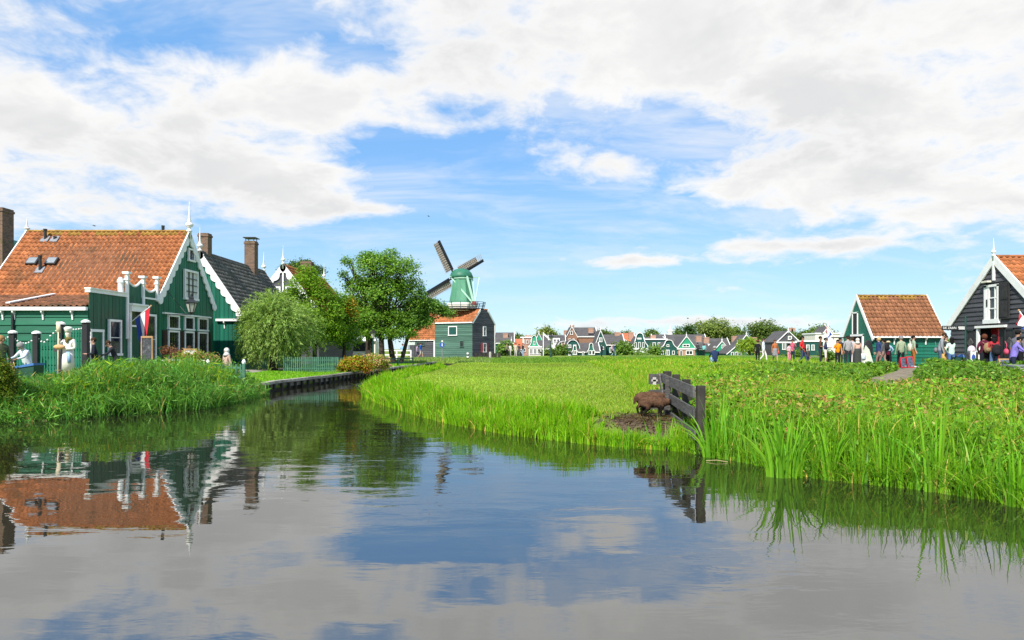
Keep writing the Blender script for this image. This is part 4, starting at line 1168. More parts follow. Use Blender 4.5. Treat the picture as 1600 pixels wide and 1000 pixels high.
VH.append(house('village_house', 'far long green flat fronted house with white cornice between two bell gables', 1024, 166, [('flat', 1009, 1042, 531, 531, FAR_TEAL, WHITE), ('side', 1009, 1040, 527, 531, FAR_TEAL, SLATE, 168)], [(1022, 539, 5, 8), (1030, 539, 5, 8), (1014, 549, 4, 6)], [(1020, 524, 531, 170, 1.2)]))
VH.append(house('village_house', 'far small teal bell gable with round window', 1044, 154, [('bell', 1032, 1058, 531, 546, FAR_TEAL, SLATE)], [(1043.5, 540, 4, 4), (1035, 551, 4, 6), (1043, 551, 6, 9), (1052, 551, 4, 6)]))
VH.append(house('village_house', 'far grey roof with white verges behind the teal bell gable', 1036, 184, [('side', 1022, 1050, 523, 534, FAR_GREEN, SLATE)], []))
VH.append(house('village_house', 'far wide gable, bright green above pink brick', 1072, 156, [('front', 1057, 1088, 526, 546, FAR_LIGHT, SLATE, 156, 8), ('flat', 1059, 1086, 546, 546, FAR_BRICK, WHITE, 155.6, .5), ('side', 1045, 1108, 523, 545, FAR_GREEN, SLATE, 168, 9)], [(1072, 540, 11, 5), (1077, 551, 11, 7), (1064, 552, 4, 9)], [(1091, 525, 535, 165, 1.2), (1103, 527, 537, 165, 1.2)]))
VH.append(house('village_house', 'far grey roofed house with boxy white dormer', 1118, 170, [('side', 1104, 1142, 529, 545, FAR_TEAL, SLATE), ('flat', 1108, 1119, 536, 536, WHITE, SLATE, 169, 3)], [(1111, 541, 4, 6), (1116, 541, 4, 6), (1107, 552, 4, 7)], [(1147, 525, 535, 172, 1.1)]))
VH.append(house('village_house', 'far bright green gable with single square window', 1128, 156, [('front', 1114, 1142, 534, 550, FAR_LIGHT, SLATE)], [(1130, 541.5, 5, 6), (1124, 554, 8, 5)]))
VH.append(house('village_house', 'far low green gable with a row of white framed windows', 1151, 148, [('front', 1136, 1168, 540, 553, FAR_GREEN, SLATE)], [(1144, 553, 4, 6), (1150, 553, 4, 6), (1156, 553, 4, 6)]))
VH.append(house('village_house', 'far tall dark green gable with white finial beside the pollard willow', 1166, 166, [('front', 1149, 1183, 524, 545, FAR_TEAL, SLATE)], [(1163, 534, 7, 4.5), (1163, 545, 5, 7), (1171, 545, 5, 7)], [(1178, 527, 537, 170, 1.1)]))
VH.append(house('village_house', 'far low house with broad dark roof behind the walkers', 1200, 164, [('side', 1180, 1222, 532, 548, FAR_TEAL, SLATE)], [(1198, 554, 6, 7), (1208, 554, 6, 7)], [(1206, 527, 534, 168, 1.2)]))
VH.append(house('village_house', 'far dark grey gable with ornate white window and twin chimneys', 1231, 150, [('front', 1213, 1250, 518, 535, FAR_GREY, SLATE, 150, 8), ('flat', 1215, 1249, 536, 536, FAR_TEAL, WHITE, 149.5, 1)], [(1234, 528, 6, 6), (1225, 541, 6, 11), (1238, 541, 6, 11)], [(1235, 512, 518, 152, .8), (1238.5, 512.5, 518, 152, .8)]))
VH.append(house('village_house', 'far dark green flat fronted house behind the man in red', 1268, 146, [('flat', 1256, 1286, 534, 534, FAR_TEAL, WHITE)], [(1262, 543, 5, 9), (1270, 543, 5, 9)]))
VH.append(house('village_house', 'far white dormered house glimpsed left of the shed', 1292, 160, [('flat', 1274, 1312, 522, 522, CREAM, WHITE), ('front', 1287, 1301, 511, 520, WHITE, SLATE, 159, 5)], [(1293, 516.5, 5, 6), (1282, 530, 5, 8), (1292, 530, 5, 8)]))
for h in VH: h['group'] = G
cup = thing('church_cupola', 'white wooden cupola rising behind the village roofs', 'tower', (at(1047, 545, 205).x, 205, .3))
c = at(1047, 545, 205)
MB().lathe((c.x, 205, .2), [(2.2, 0), (2.2, 3.6), (1.5, 4.0), (1.4, 4.6)], 8).build('base', CREAM, cup)
MB().lathe((c.x, 205, .2), [(1.6, 4.6), (1.0, 5.0), (.85, 5.5), (.8, 6.4), (1.1, 6.6)], 8).lathe((c.x, 205, .2), [(1.0, 6.6), (.75, 6.9), (.3, 7.2), (.1, 7.8), (.02, 8.4)], 8).build('lantern', WHITE, cup)

# ================================================================== PLANTS
def unit(v): return v / np.maximum(np.linalg.norm(v, axis=1, keepdims=True), 1e-9)


def leaf_mesh(name, P, D, Sd, C, fold=0.0):
    """Many diamond leaves: centre, length vector, width vector, colour."""
    n = len(P)
    V = np.stack([P - D * .5, P + Sd * .5 - D * .08, P + D * .5, P - Sd * .5 - D * .08], 1).reshape(-1, 3)
    q = np.arange(n)[:, None] * 4 + np.arange(4)[None]
    return mesh_np(name, V, quads=q, cols=np.repeat(C, 4, 0), mats=[LEAF])


def blade_mesh(name, P, H, W, AZ, B, C, segs=3, tip=None, m=None):
    """Many grass blades: foot, height, width, lean direction, bend, colour."""
    n = len(P); d = np.stack([np.cos(AZ), np.sin(AZ), np.zeros(n)], 1)
    fa = rng.uniform(0, PI, n); s = np.stack([np.cos(fa), np.sin(fa), np.zeros(n)], 1)
    V = []; CC = []
    for k in range(segs + 1):
        t = k / segs
        c = P + d * (H * B * t ** 2)[:, None]
        c[:, 2] += H * (t - .45 * np.minimum(B, 1.2) * t ** 2.5)
        col = C if tip is None else C * (1 - t ** 2)[..., None] + tip * (t ** 2) if np.ndim(t) else (C if tip is None else C * (1 - t * t) + tip * (t * t))
        if k < segs:
            w = (W * (1 - .75 * t ** 1.6))[:, None]
            V += [c - s * w / 2, c + s * w / 2]; CC += [col, col]
        else: V.append(c); CC.append(col)
    V = np.stack(V, 1).reshape(-1, 3); CC = np.stack(CC, 1).reshape(-1, 3); m_ = 2 * segs + 1
    b = np.arange(n)[:, None] * m_
    Q = [b + np.array([[2 * k, 2 * k + 1, 2 * k + 3, 2 * k + 2]]) for k in range(segs - 1)]
    T = b + np.array([[2 * segs - 2, 2 * segs - 1, 2 * segs]])
    return mesh_np(name, V, quads=np.concatenate(Q) if Q else None, tris=T, cols=CC, mats=[m or BLADE])


def tint(n, a, b, j=.15):
    """Colours between a and b, jittered."""
    t = rng.random(n)[:, None]; c = np.array(a)[None] * (1 - t) + np.array(b)[None] * t
    return np.clip(c * (1 + rng.normal(0, j, (n, 1))) * (1 + rng.normal(0, j * .35, (n, 3))), .002, .9)


def stuff(name, me, label):
    return tag(place(name, me), label, kind='stuff')


def crown_leaves(lobes, n, size, ca, cb, center, shell=.55, aspect=.5, droop=0.0):
    """Leaves spread through ellipsoid lobes, thicker towards their skins."""
    vol = np.array([l[3] * l[4] * l[5] for l in lobes]) ** .75; pick = rng.choice(len(lobes), n, p=vol / vol.sum())
    L = np.array(lobes)[pick]
    d = unit(rng.normal(size=(n, 3))); d[:, 2] = np.where((d[:, 2] < -.35) & (rng.random(n) < .5), -d[:, 2], d[:, 2])
    r = (shell + (1 - shell) * rng.random(n) ** .6) * (1 + rng.normal(0, .07, n)); inner = rng.random(n) < .2; r[inner] *= rng.random(inner.sum())
    P = L[:, :3] + d * L[:, 3:6] * r[:, None]
    # small clusters: gather leaves a little so that gaps open between sprays
    k = max(1, n // 14); cl = P[rng.integers(0, n, k)]; near = rng.integers(0, k, n)
    take = rng.random(n) < .55; P[take] = cl[near[take]] + rng.normal(0, size * 1.15, (take.sum(), 3)) * np.array([1, 1, .7])
    out = unit(P - np.array(center)[None])
    N = unit(out * .7 + np.array([0, 0, .55]) + rng.normal(0, .55, (n, 3)))
    D = unit(np.cross(N, rng.normal(size=(n, 3)))); D[:, 2] -= droop; D = unit(D)
    Sd = np.cross(N, D); sz = size * rng.uniform(.65, 1.3, n)
    tone = rng.normal(0, .12, len(lobes))[pick]
    C = tint(n, ca, cb, .14) * (1 + tone[:, None])
    return P, D * sz[:, None], Sd * (sz * aspect)[:, None], np.clip(C, .002, .8)


def tree(name, label, x, y, lobes, n, size, ca, cb, trunk_r, cat='tree', group=None, trunks=None, aspect=.55, extra=None, limbs=True, shell=.5):
    """lobes are given as offsets from the foot (dx, dy, height, rx, ry, rz)."""
    z = gz(x, y); t = thing(name, label, cat, (x, y, z), group)
    L = [(x + l[0], y + l[1], z + l[2], l[3], l[4], l[5]) for l in lobes]
    cen = np.mean(np.array(L)[:, :3], 0)
    mb = MB()
    for (tx, ty) in (trunks or [(0, 0)]):
        b0 = Vector((x + tx, y + ty, z - .1)); top = Vector((lerp(x + tx, cen[0], .5), lerp(y + ty, cen[1], .5), cen[2] - .1))
        mid = b0.lerp(top, .45) + Vector((random.uniform(-.12, .12), random.uniform(-.1, .1), 0))
        mb.tube([b0, b0 + Vector((0, 0, .25)), mid, top], [trunk_r * 1.45, trunk_r, trunk_r * .8, trunk_r * .4], 9)
        if limbs:
            for l in L:
                e = Vector(l[:3]); s = b0.lerp(top, random.uniform(.5, .9)); m1 = s.lerp(e, .5) + Vector((0, 0, -.08 * (e - s).length))
                mb.tube([s, m1, e], [trunk_r * .45, trunk_r * .28, trunk_r * .08], 6)
                for q in range(3):
                    dv = Vector(np.random.default_rng(int(abs(e.x * 91 + q * 7 + e.z * 13)) % 9999).normal(size=3)).normalized()
                    mb.tube([m1.lerp(e, .5), e + Vector((dv.x * l[3], dv.y * l[4], abs(dv.z) * l[5])) * .75], [trunk_r * .16, trunk_r * .03], 5)
    mb.build('trunk', BARK, t, smooth=True)
    P, D, Sd, C = crown_leaves(L, n, size, ca, cb, cen, aspect=aspect, shell=shell)
    if extra: extra(P, C)
    o = leaf_mesh('crown', P - np.array([x, y, z]), D, Sd, C)
    place('crown', o, t)
    return t


def px_lobes(x, y, d, z, specs):
    """Crown lobes from their place in the view: column, row, half width, half height."""
    out = []
    for (px, py, hw, hh) in specs:
        c = at(px, py, d); k = d / F_PX
        out.append((c.x - x, random.uniform(-.5, .5) * hw * k, c.z - z, hw * k, hw * k, hh * k))
    return out


def vtree(name, label, tpx, d, specs, n, size, ca, cb, tr, **kw):
    x = at(tpx, HY, d).x; z = gz(x, d)
    return tree(name, label, x, d, px_lobes(x, d, d, z, specs), n, size, ca, cb, tr, **kw)


# the trees along the quay
BIGC = ((.055, .135, .02), (.115, .205, .036))
vtree('tree', 'tall broad leafy tree beside the windmill', 597, 62, [(590, 420, 36, 26), (560, 450, 28, 22), (552, 480, 20, 20), (600, 455, 40, 28), (630, 425, 28, 22), (640, 455, 26, 24), (572, 498, 30, 18), (615, 496, 34, 18), (575, 408, 22, 16), (543, 410, 12, 9), (655, 470, 14, 14), (610, 400, 14, 12), (536, 430, 9, 8), (590, 520, 36, 11), (625, 522, 26, 10), (560, 512, 16, 12)],
      29000, .21, *BIGC, .27, trunks=[(0, 0), (-1.25, .6), (.75, 1.2)])
vtree('tree', 'smaller tree reaching its branches toward the mill tower', 627, 63.5, [(650, 485, 22, 18), (672, 478, 18, 13), (690, 485, 13, 9), (640, 505, 24, 14), (665, 502, 14, 9), (700, 490, 9, 6)], 11000, .21, (.055, .13, .025), (.10, .185, .045), .2)
vtree('tree', 'dark thick tree behind the lamp post', 574, 68, [(570, 495, 24, 24), (583, 515, 20, 12), (560, 508, 16, 16)], 6500, .25, (.03, .08, .014), (.055, .11, .022), .25)


def autumn(P, C):
    c = at(550, 482, 51); r = np.linalg.norm((P - np.array(c)) / np.array([.75, 1.2, .75]), axis=1)
    s = (r < 1.0) & (rng.random(len(P)) < .5); C[s] = tint(s.sum(), (.30, .22, .015), (.25, .13, .015), .15)
    s2 = (r > .8) & (r < 2.2) & (rng.random(len(P)) < .05); C[s2] = tint(s2.sum(), (.2, .18, .02), (.17, .08, .02), .2)


vtree('linden_tree', 'round yellow green linden next to the pollard willow', 492, 49, [(480, 445, 30, 20), (455, 470, 24, 22), (500, 470, 34, 26), (485, 505, 42, 28), (465, 530, 30, 18), (512, 520, 30, 24), (480, 425, 16, 10), (525, 490, 16, 18)], 20000, .16, (.062, .145, .012), (.125, .22, .02), .17)
vtree('linden_tree', 'smaller linden with a patch of yellow autumn leaves', 536, 51, [(535, 480, 20, 20), (548, 500, 16, 18), (530, 515, 26, 22), (543, 530, 22, 18), (545, 475, 12, 12)], 12000, .15, (.042, .11, .014), (.085, .165, .018), .14, extra=autumn)
vtree('distant_tree', 'dark tree behind the brick chimney of the black gabled house', 462, 84, [(455, 420, 16, 8), (475, 415, 18, 9), (495, 425, 12, 10), (440, 425, 8, 6)], 2600, .3, (.03, .07, .02), (.05, .09, .025), .2)


# the pollard willow: long arching shoots set with narrow leaves
def willow(name, label, px, d, h0, R, top, ns, nl, size, ca, cb, trunk_h, group=None):
    x = at(px, HY, d).x; z = gz(x, d); t = thing(name, label, 'tree', (x, d, z), group)
    mb = MB().tube([(x, d, z - .1), (x, d, z + .3), (x + .05, d, z + trunk_h * .7), (x, d, z + trunk_h)], [.33, .25, .24, .32], 10)
    mb.ball((x, d, z + trunk_h), .36, .36, .25, 9, 6); P, D, Sd, C, SH = [], [], [], [], MB()
    H = np.array([x, d, z + trunk_h])
    for i in range(ns):
        a = rng.uniform(0, 2 * PI); el = math.asin(rng.uniform(-.85, 1.0)); ln = R * rng.uniform(.70, 1.06) * (1 + .10 * math.sin(3 * a) * math.cos(el))
        dirv = np.array([math.cos(a) * math.cos(el), math.sin(a) * math.cos(el), math.sin(el) * top]); sag = rng.uniform(.0, .22) * R * math.cos(el)
        tt = np.sort(rng.uniform(.25, 1.0, nl)); base = H[None] + dirv[None] * (ln * tt)[:, None]
        base[:, 2] += .35 * R * tt * (1 - tt) * 2 - sag * tt ** 3
        tang = np.gradient(base, axis=0) if nl > 1 else np.tile(dirv, (nl, 1)); tang = unit(tang)
        dd = unit(tang * .8 + rng.normal(0, .5, (nl, 3)) + np.array([0, 0, -.1])); N = unit(rng.normal(size=(nl, 3)) + np.array([0, 0, .6])); S_ = unit(np.cross(dd, N))
        sz = size * rng.uniform(.7, 1.25, nl)
        P.append(base + rng.normal(0, .05, (nl, 3))); D.append(dd * sz[:, None]); Sd.append(S_ * (sz * .2)[:, None]); C.append(tint(nl, ca, cb, .12) * (1 + rng.normal(0, .1)))
        if i % 6 == 0: SH.tube([H, H + dirv * ln * .45, base[-1]], [.035, .02, .006], 4, False)
    mb.build('trunk', BARK, t, smooth=True); SH.build('shoots', BARK, t)
    place('crown', leaf_mesh('crown', np.concatenate(P) - np.array([x, d, z]), np.concatenate(D), np.concatenate(Sd), np.clip(np.concatenate(C), .002, .8)), t)
    return t


willow('pollard_willow', 'bushy silvery green pollard willow on the lawn by the quay', 426, 41.5, 0, 2.38, 1.06, 1250, 34, .22, (.09, .165, .045), (.18, .265, .105), 2.3)
willow('pollard_willow', 'second paler willow half hidden behind the first one', 464, 45.5, 0, 1.9, 1.05, 480, 28, .22, (.075, .15, .03), (.14, .23, .07), 2.4)
willow('pollard_willow', 'small drooping willow in front of the far village', 1171, 138, 0, 2.6, .8, 200, 16, .7, (.12, .20, .03), (.17, .24, .04), 2.0)

# trees behind the village
FARC = ((.05, .095, .028), (.085, .13, .04))
for (px, yt, hw, d, lab, cc) in [(810, 521, 14, 230, 'far small dark tree above the bright orange roof', FARC), (833, 526, 12, 235, 'far low tree left of the green neck gable', FARC), (855, 509, 17, 215, 'far light olive tree above the grey roofs', ((.10, .15, .04), (.14, .18, .05))),
                                (945, 514, 22, 215, 'far wide tree behind the long plain grey roof', FARC), (980, 517, 13, 220, 'far tree behind the orange hipped roof', FARC), (1020, 513, 13, 225, 'far dark tree left of the white cupola', FARC), (1062, 511, 10, 215, 'far small tree right of the white cupola', FARC),
                                (1078, 504, 8, 200, 'far thin spiky dark tree', ((.02, .055, .02), (.035, .07, .025))), (1115, 495, 34, 205, 'far big domed tree, left of two behind the village', ((.085, .13, .04), (.12, .165, .05))), (1150, 508, 14, 225, 'far dark tree between the two domed trees', FARC),
                                (1197, 499, 34, 190, 'far big domed tree, right of two behind the village', FARC), (1232, 513, 14, 205, 'far low tree right of the domed trees', FARC), (1284, 507, 24, 172, 'far feathery tree behind the slanting flag', FARC), (1255, 516, 10, 185, 'far thin tree above the man in red', FARC), (1495, 530, 14, 62, 'leafy bush seen between the shed and the black house', ((.05, .11, .012), (.10, .15, .02)))]:
    k = d / F_PX; hh = (548 - yt) * .42
    sp = [(px, yt + hh * .9, hw * .62, hh * .85)] + [(px + hw * math.cos(a) * .52, yt + hh * 1.15 + hh * .35 * math.sin(a * 1.7), hw * .5, hh * .62) for a in (0, 1.1, 2.2, 3.2, 4.3, 5.3)]
    vtree('village_tree', lab, px, d, sp, int(1500 + hw * 170), .0030 * d if d > 100 else .22, *cc, .3, group='trees behind the village', limbs=False)
for (px, yt, hw, d, lab) in [(791, 533, 13, 140, 'round green shrub right of the mill warehouse'), (976, 533, 13, 142, 'round green tree in front of the cream mansard house'), (876, 540, 8, 146, 'dark shrub in front of the pink brick house'), (1024, 541, 8, 143, 'small shrub in front of the flat fronted green house'), (860, 548, 8, 142, 'low yellowish hedge near the lantern post'), (1000, 552, 22, 143, 'low clipped hedge below the bell gable'), (1240, 551, 12, 90, 'low shrub behind the child in pink'), (1296, 552, 10, 48, 'leafy shrub beside the man in white shorts')]:
    hh = (558 - yt) * .5
    vtree('village_shrub', lab, px, d, [(px, yt + hh, hw, hh), (px - hw * .4, yt + hh * 1.2, hw * .6, hh * .8), (px + hw * .4, yt + hh * 1.3, hw * .6, hh * .7)], 1100, .0042 * d, (.045, .10, .02), (.085, .15, .03), .12, cat='shrub', group='shrubs by the village', limbs=False)


# flowering shrubs on the quay
def hyd(fa, fb, share):
    def f(P, C):
        s = (rng.random(len(P)) < share); C[s] = tint(s.sum(), fa, fb, .15)
    return f


vtree('hydrangea', 'rusty orange and yellow hydrangea bush spilling over the quay', 551, 41.0, [(545, 571, 13, 11), (560, 568, 14, 12), (572, 573, 10, 9), (537, 575, 8, 8)], 6500, .11, (.10, .17, .012), (.20, .22, .02), .05, cat='shrub', extra=hyd((.27, .15, .03), (.24, .10, .04), .38), limbs=False, aspect=.8)
vtree('hydrangea', 'hydrangea bush with pale pink flower heads on the quay', 590, 44.0, [(582, 566, 13, 12), (594, 566, 12, 11), (601, 572, 8, 8), (575, 572, 8, 8)], 5500, .11, (.09, .15, .02), (.16, .2, .03), .05, cat='shrub', extra=hyd((.33, .19, .18), (.36, .25, .22), .4), limbs=False, aspect=.8)
x0 = at(5, HY, 17.8).x
vtree('yew_bush', 'dark dense bush at the left edge of the water', -2, 17.6, [(-12, 590, 26, 34), (2, 600, 22, 34), (-25, 570, 22, 26), (8, 625, 17, 24), (-10, 635, 22, 20), (10, 585, 10, 14)], 15000, .07, (.03, .075, .008), (.085, .12, .012), .08, cat='shrub', extra=hyd((.16, .15, .02), (.2, .14, .02), .07), aspect=.4)
vtree('flower_planter', 'purple leaved plants along the terrace of the green house', 270, 30.5, [(262, 549, 9, 6), (275, 552, 9, 6)], 1100, .09, (.09, .035, .05), (.14, .09, .06), .03, cat='shrub', limbs=False)
vtree('flower_planter', 'pink flowering plants behind the reeds below the terrace', 300, 27.5, [(292, 558, 12, 7), (312, 556, 12, 7), (328, 560, 10, 6)], 2000, .09, (.08, .16, .02), (.12, .2, .03), .03, cat='shrub', extra=hyd((.34, .17, .12), (.36, .24, .2), .35), limbs=False)

# ------------------------------------------------------------------ grass, reeds and weeds


def seg_dist(x, y, pts):
    b = np.full(x.shape, 1e9)
    for (ax, ay), (bx, by) in zip(pts[:-1], pts[1:]):
        ex, ey = bx - ax, by - ay; t = np.clip(((x - ax) * ex + (y - ay) * ey) / (ex * ex + ey * ey), 0, 1)
        b = np.minimum(b, np.hypot(x - ax - t * ex, y - ay - t * ey))
    return b


def mudless(x, y): return ((x - 2.6) / 1.0) ** 2 + ((y - 13.75) / 1.2) ** 2 > .95 + .5 * np.sin(x * 5.3) * np.sin(y * 4.1 + 1) + .3 * np.sin(x * 17) * np.sin(y * 14)


def patch(x, y, s): return np.sin(x * s + 1.3 * np.sin(y * s * .7)) * np.sin(y * s * .8 + 1.7 * np.sin(x * s * .6))


def field_right(y): return np.interp(y, [12, 16, 19, 25, 40, 60, 80], [3.2, 3.3, 3.6, 4.6, 6.0, 7.2, 8.0])


# short grazed grass of the field
n = 190000; y = 12.3 * np.exp(rng.random(n) * math.log(78 / 12.3)); x = rng.uniform(-6.2, 1, n); x = -6.2 + (field_right(y) + .5 + 6.2) * rng.random(n)
sd = shore(x, y); ok = (sd > .5) & mudless(x, y); x, y, sd = x[ok], y[ok], sd[ok]; n = len(x)
pt = patch(x, y, .5) + .5 * patch(x, y, 1.7); z = ground_z(x, y, sd)
h = rng.uniform(.05, .11, n) * (1 + .4 * np.clip(pt, 0, 1)); w = np.maximum(.012, y * .0011) * rng.uniform(.7, 1.3, n)
C = tint(n, (.095, .19, .014), (.15, .225, .034), .16); dry = rng.random(n) < (.30 + .25 * np.clip(-pt, 0, 1)); C[dry] = tint(dry.sum(), (.155, .22, .05), (.20, .235, .07), .12); C *= (1 + .14 * patch(x, y, .22) + .08 * pt)[:, None] * np.array([1.0, 1.0, 1.0])
stuff('field_grass', blade_mesh('field_grass', np.stack([x, y, z], 1), h, w, rng.uniform(0, 2 * PI, n), rng.uniform(.1, .9, n), C, 2), 'short grazed yellow green grass of the sheep field')


def along_edge(i0, i1, n, lo, hi, power=1.0):
    """Points scattered along a stretch of the water's edge, set back from it."""
    P = _E[i0:i1 + 1]; L = np.linalg.norm(np.diff(P, axis=0), axis=1); cum = np.concatenate([[0], np.cumsum(L)])
    wts = L / np.maximum(np.hypot(*((P[1:] + P[:-1]) / 2).T), 6) ** .9; k = rng.choice(len(L), n, p=wts / wts.sum()); t = rng.random(n)
    p = P[k] + (P[k + 1] - P[k]) * t[:, None]; T = (P[k + 1] - P[k]) / L[k][:, None]; N = np.stack([-T[:, 1], T[:, 0]], 1)
    s = lo + (hi - lo) * rng.random(n) ** power
    return p + N * s[:, None]


IDX = {p: i for i, p in enumerate(WATER_EDGE)}
# bright waterside grass round the field
i0, i1 = IDX[(-5.75, 50)], IDX[(3.0, 12.05)]
E = along_edge(i0, i1, 60000, -.06, 1.25, 1.2); x, y = E.T; sd = shore(x, y); ok = (sd > -.12) & (rng.random(len(x)) < .55 + .45 * patch(x, y, 1.6)) & mudless(x, y); x, y, sd = x[ok], y[ok], sd[ok]; n = len(x)
clump = .5 + .5 * patch(x, y, 2.3)
h = (.30 + .30 * clump * rng.random(n) + .14 * rng.random(n)) * (1 - .45 * ss(.6, 1.3, sd)); w = np.maximum(.017, y * .0012) * rng.uniform(.7, 1.3, n)
h *= np.interp(x, [-6, 1.2, 1.9, 3.0], [1.1, 1.0, .68, .62]) * (1 + .3 * patch(x, y, 4.1))
C = tint(n, (.075, .20, .006), (.135, .265, .010), .18); dry = rng.random(n) < .05; C[dry] = tint(dry.sum(), (.32, .25, .09), (.4, .3, .12), .1)
out = np.arctan2(-.6 + rng.normal(0, 1, n), rng.normal(0, 1, n))
stuff('waterside_grass', blade_mesh('waterside_grass', np.stack([x, y, ground_z(x, y, sd) - .03], 1), h, w, out, rng.uniform(.05, .85, n) ** 1.3, C, 3), 'tall bright green grass fringing the field at the water')
n = 1500; x = 2.6 + rng.normal(0, .5, n); y = 13.8 + rng.normal(0, .62, n); sd = shore(x, y); ok = sd > .15; x, y, sd = x[ok], y[ok], sd[ok]; n = len(x)
P = np.stack([x, y, ground_z(x, y, sd) + rng.uniform(.003, .03, n)], 1); N = unit(rng.normal(0, .35, (n, 3)) + np.array([0, 0, 1])); D = unit(np.cross(N, rng.normal(size=(n, 3)))); sz = rng.uniform(.03, .10, n)
stuff('mud_litter', leaf_mesh('mud_litter', P, D * sz[:, None], np.cross(N, D) * (sz * .45)[:, None], tint(n, (.03, .022, .016), (.10, .075, .045), .3)), 'trampled clods and straw on the mud by the gate')
# the far side of the field, along the dike
n = 30000; y = rng.uniform(66, 83, n); x = rng.uniform(-12, 30, n); sd = shore(x, y); ok = (sd > .3) & (seg_dist(x, y, [(-30, 83), (-10, 84), (10, 88), (40, 92)]) > 1.8); x, y, sd = x[ok], y[ok], sd[ok]; n = len(x)
grey = (x < -2) & (rng.random(n) < .7)
C = tint(n, (.055, .14, .02), (.10, .18, .03), .15); C[grey] = tint(grey.sum(), (.10, .16, .065), (.15, .21, .09), .1)
stuff('dike_grass', blade_mesh('dike_grass', np.stack([x, y, ground_z(x, y, sd)], 1), rng.uniform(.12, .32, n), np.full(n, .075), rng.uniform(0, 2 * PI, n), rng.uniform(.1, .6, n), C, 2), 'rough darker grass on the foot of the far dike')
# long meadow grass right of the field
n = 90000; y = 17 * np.exp(rng.random(n) * math.log(82 / 17)); x = field_right(y) - .4 + rng.random(n) ** 1.2 * (np.maximum(.30 * y, 6))
sd = shore(x, y); ok = (sd > .6) & (x < .52 * y) & (rng.random(n) < .75 + .25 * patch(x, y, .9)) & (seg_dist(x, y, [(13, 58), (17, 49), (19, 42.5)]) > 1.5) & (seg_dist(x, y, [(10, 88), (-10, 84)]) > 1.8)
x, y, sd = x[ok], y[ok], sd[ok]; n = len(x); pt = patch(x, y, .35)
C = tint(n, (.07, .185, .008), (.14, .24, .014), .16); dry = rng.random(n) < .10 + .08 * pt; C[dry] = tint(dry.sum(), (.26, .24, .06), (.36, .28, .1), .1)
stuff('meadow_grass', blade_mesh('meadow_grass', np.stack([x, y, ground_z(x, y, sd)], 1), rng.uniform(.25, .55, n) * (1 + .25 * pt) * np.interp(y, [0, 35, 60, 80], [1, .9, .6, .45]), np.maximum(.02, y * .0013), rng.uniform(0, 2 * PI, n), rng.uniform(.1, .8, n), C, 2), 'long bright grass between the field and the path')
# the lawn by the willow
n = 30000; y = rng.uniform(28.5, 70, n); x = rng.uniform(-16.5, -8.4, n); sd = shore(x, y); ok = (sd > .25) & (seg_dist(x, y, [(-15.2, 32), (-15.0, 40), (-14.9, 46)]) > 1.2); x, y, sd = x[ok], y[ok], sd[ok]; n = len(x)
stuff('lawn_grass', blade_mesh('lawn_grass', np.stack([x, y, ground_z(x, y, sd)], 1), rng.uniform(.04, .09, n), np.full(n, .05), rng.uniform(0, 2 * PI, n), rng.uniform(.1, .7, n), tint(n, (.08, .22, .012), (.12, .26, .016), .12), 2), 'mown bright lawn along the quay')
# reeds on the left bank
i0, i1 = IDX[(-16, 12)], IDX[(-9.75, 27.5)]
E = along_edge(i0, i1, 34000, -.35, 5.2, 1.15); x, y = E.T; sd = shore(x, y); ok = (sd > -.4) & (y < 28.4) & (seg_dist(x, y, [(-40, 26.6), (-15.6, 26.9), (-15.2, 32)]) > 1.3) & (rng.random(len(x)) < .7 + .3 * patch(x, y, 1.2)); x, y, sd = x[ok], y[ok], sd[ok]; n = len(x)
ppx = CX + F_PX * x / y
hf = .92 * np.interp(ppx, [0, 45, 110, 150, 330, 395, 430], [.75, .62, .72, 1.1, 1.15, 1.08, .6]) * (.75 + .3 * ss(.0, 1.5, sd))
h = hf * rng.uniform(.62, 1.08, n) * (1 + .12 * patch(x, y, 1.9)); nb = rng.random(n)
C = tint(n, (.038, .118, .022), (.085, .19, .046), .24); dry = rng.random(n) < .035; C[dry] = tint(dry.sum(), (.2, .17, .07), (.25, .21, .1), .1); yl = (rng.random(n) < .2) & (patch(x, y, .8) > .3); C[yl] = tint(yl.sum(), (.13, .22, .012), (.18, .26, .02), .12)
stuff('reed_bed', blade_mesh('reed_bed', np.stack([x, y, ground_z(x, y, sd) - .04], 1), h, rng.uniform(.022, .04, n), np.where(nb < .6, rng.normal(-PI / 2, 1.0, n), rng.uniform(0, 2 * PI, n)), rng.uniform(.05, .8, n), C, 4), 'dense arching reeds on the left bank')
n = 30000; k = rng.integers(0, len(x), n)    # reed leaves standing off the stems
P = np.stack([x[k], y[k], ground_z(x[k], y[k], sd[k]) + h[k] * rng.uniform(.25, .85, n)], 1) + rng.normal(0, .06, (n, 3))
D = unit(np.stack([rng.normal(0, 1, n), rng.normal(-.3, 1, n), rng.normal(.75, .6, n)], 1)); N = unit(rng.normal(size=(n, 3)) + np.array([0, 0, .8])); Sd = unit(np.cross(D, N)); sz = rng.uniform(.2, .42, n)
stuff('reed_leaves', leaf_mesh('reed_leaves', P, D * sz[:, None], Sd * .035, C[k] * rng.uniform(.8, 1.25, (n, 1))), 'narrow reed leaves of the left bank')
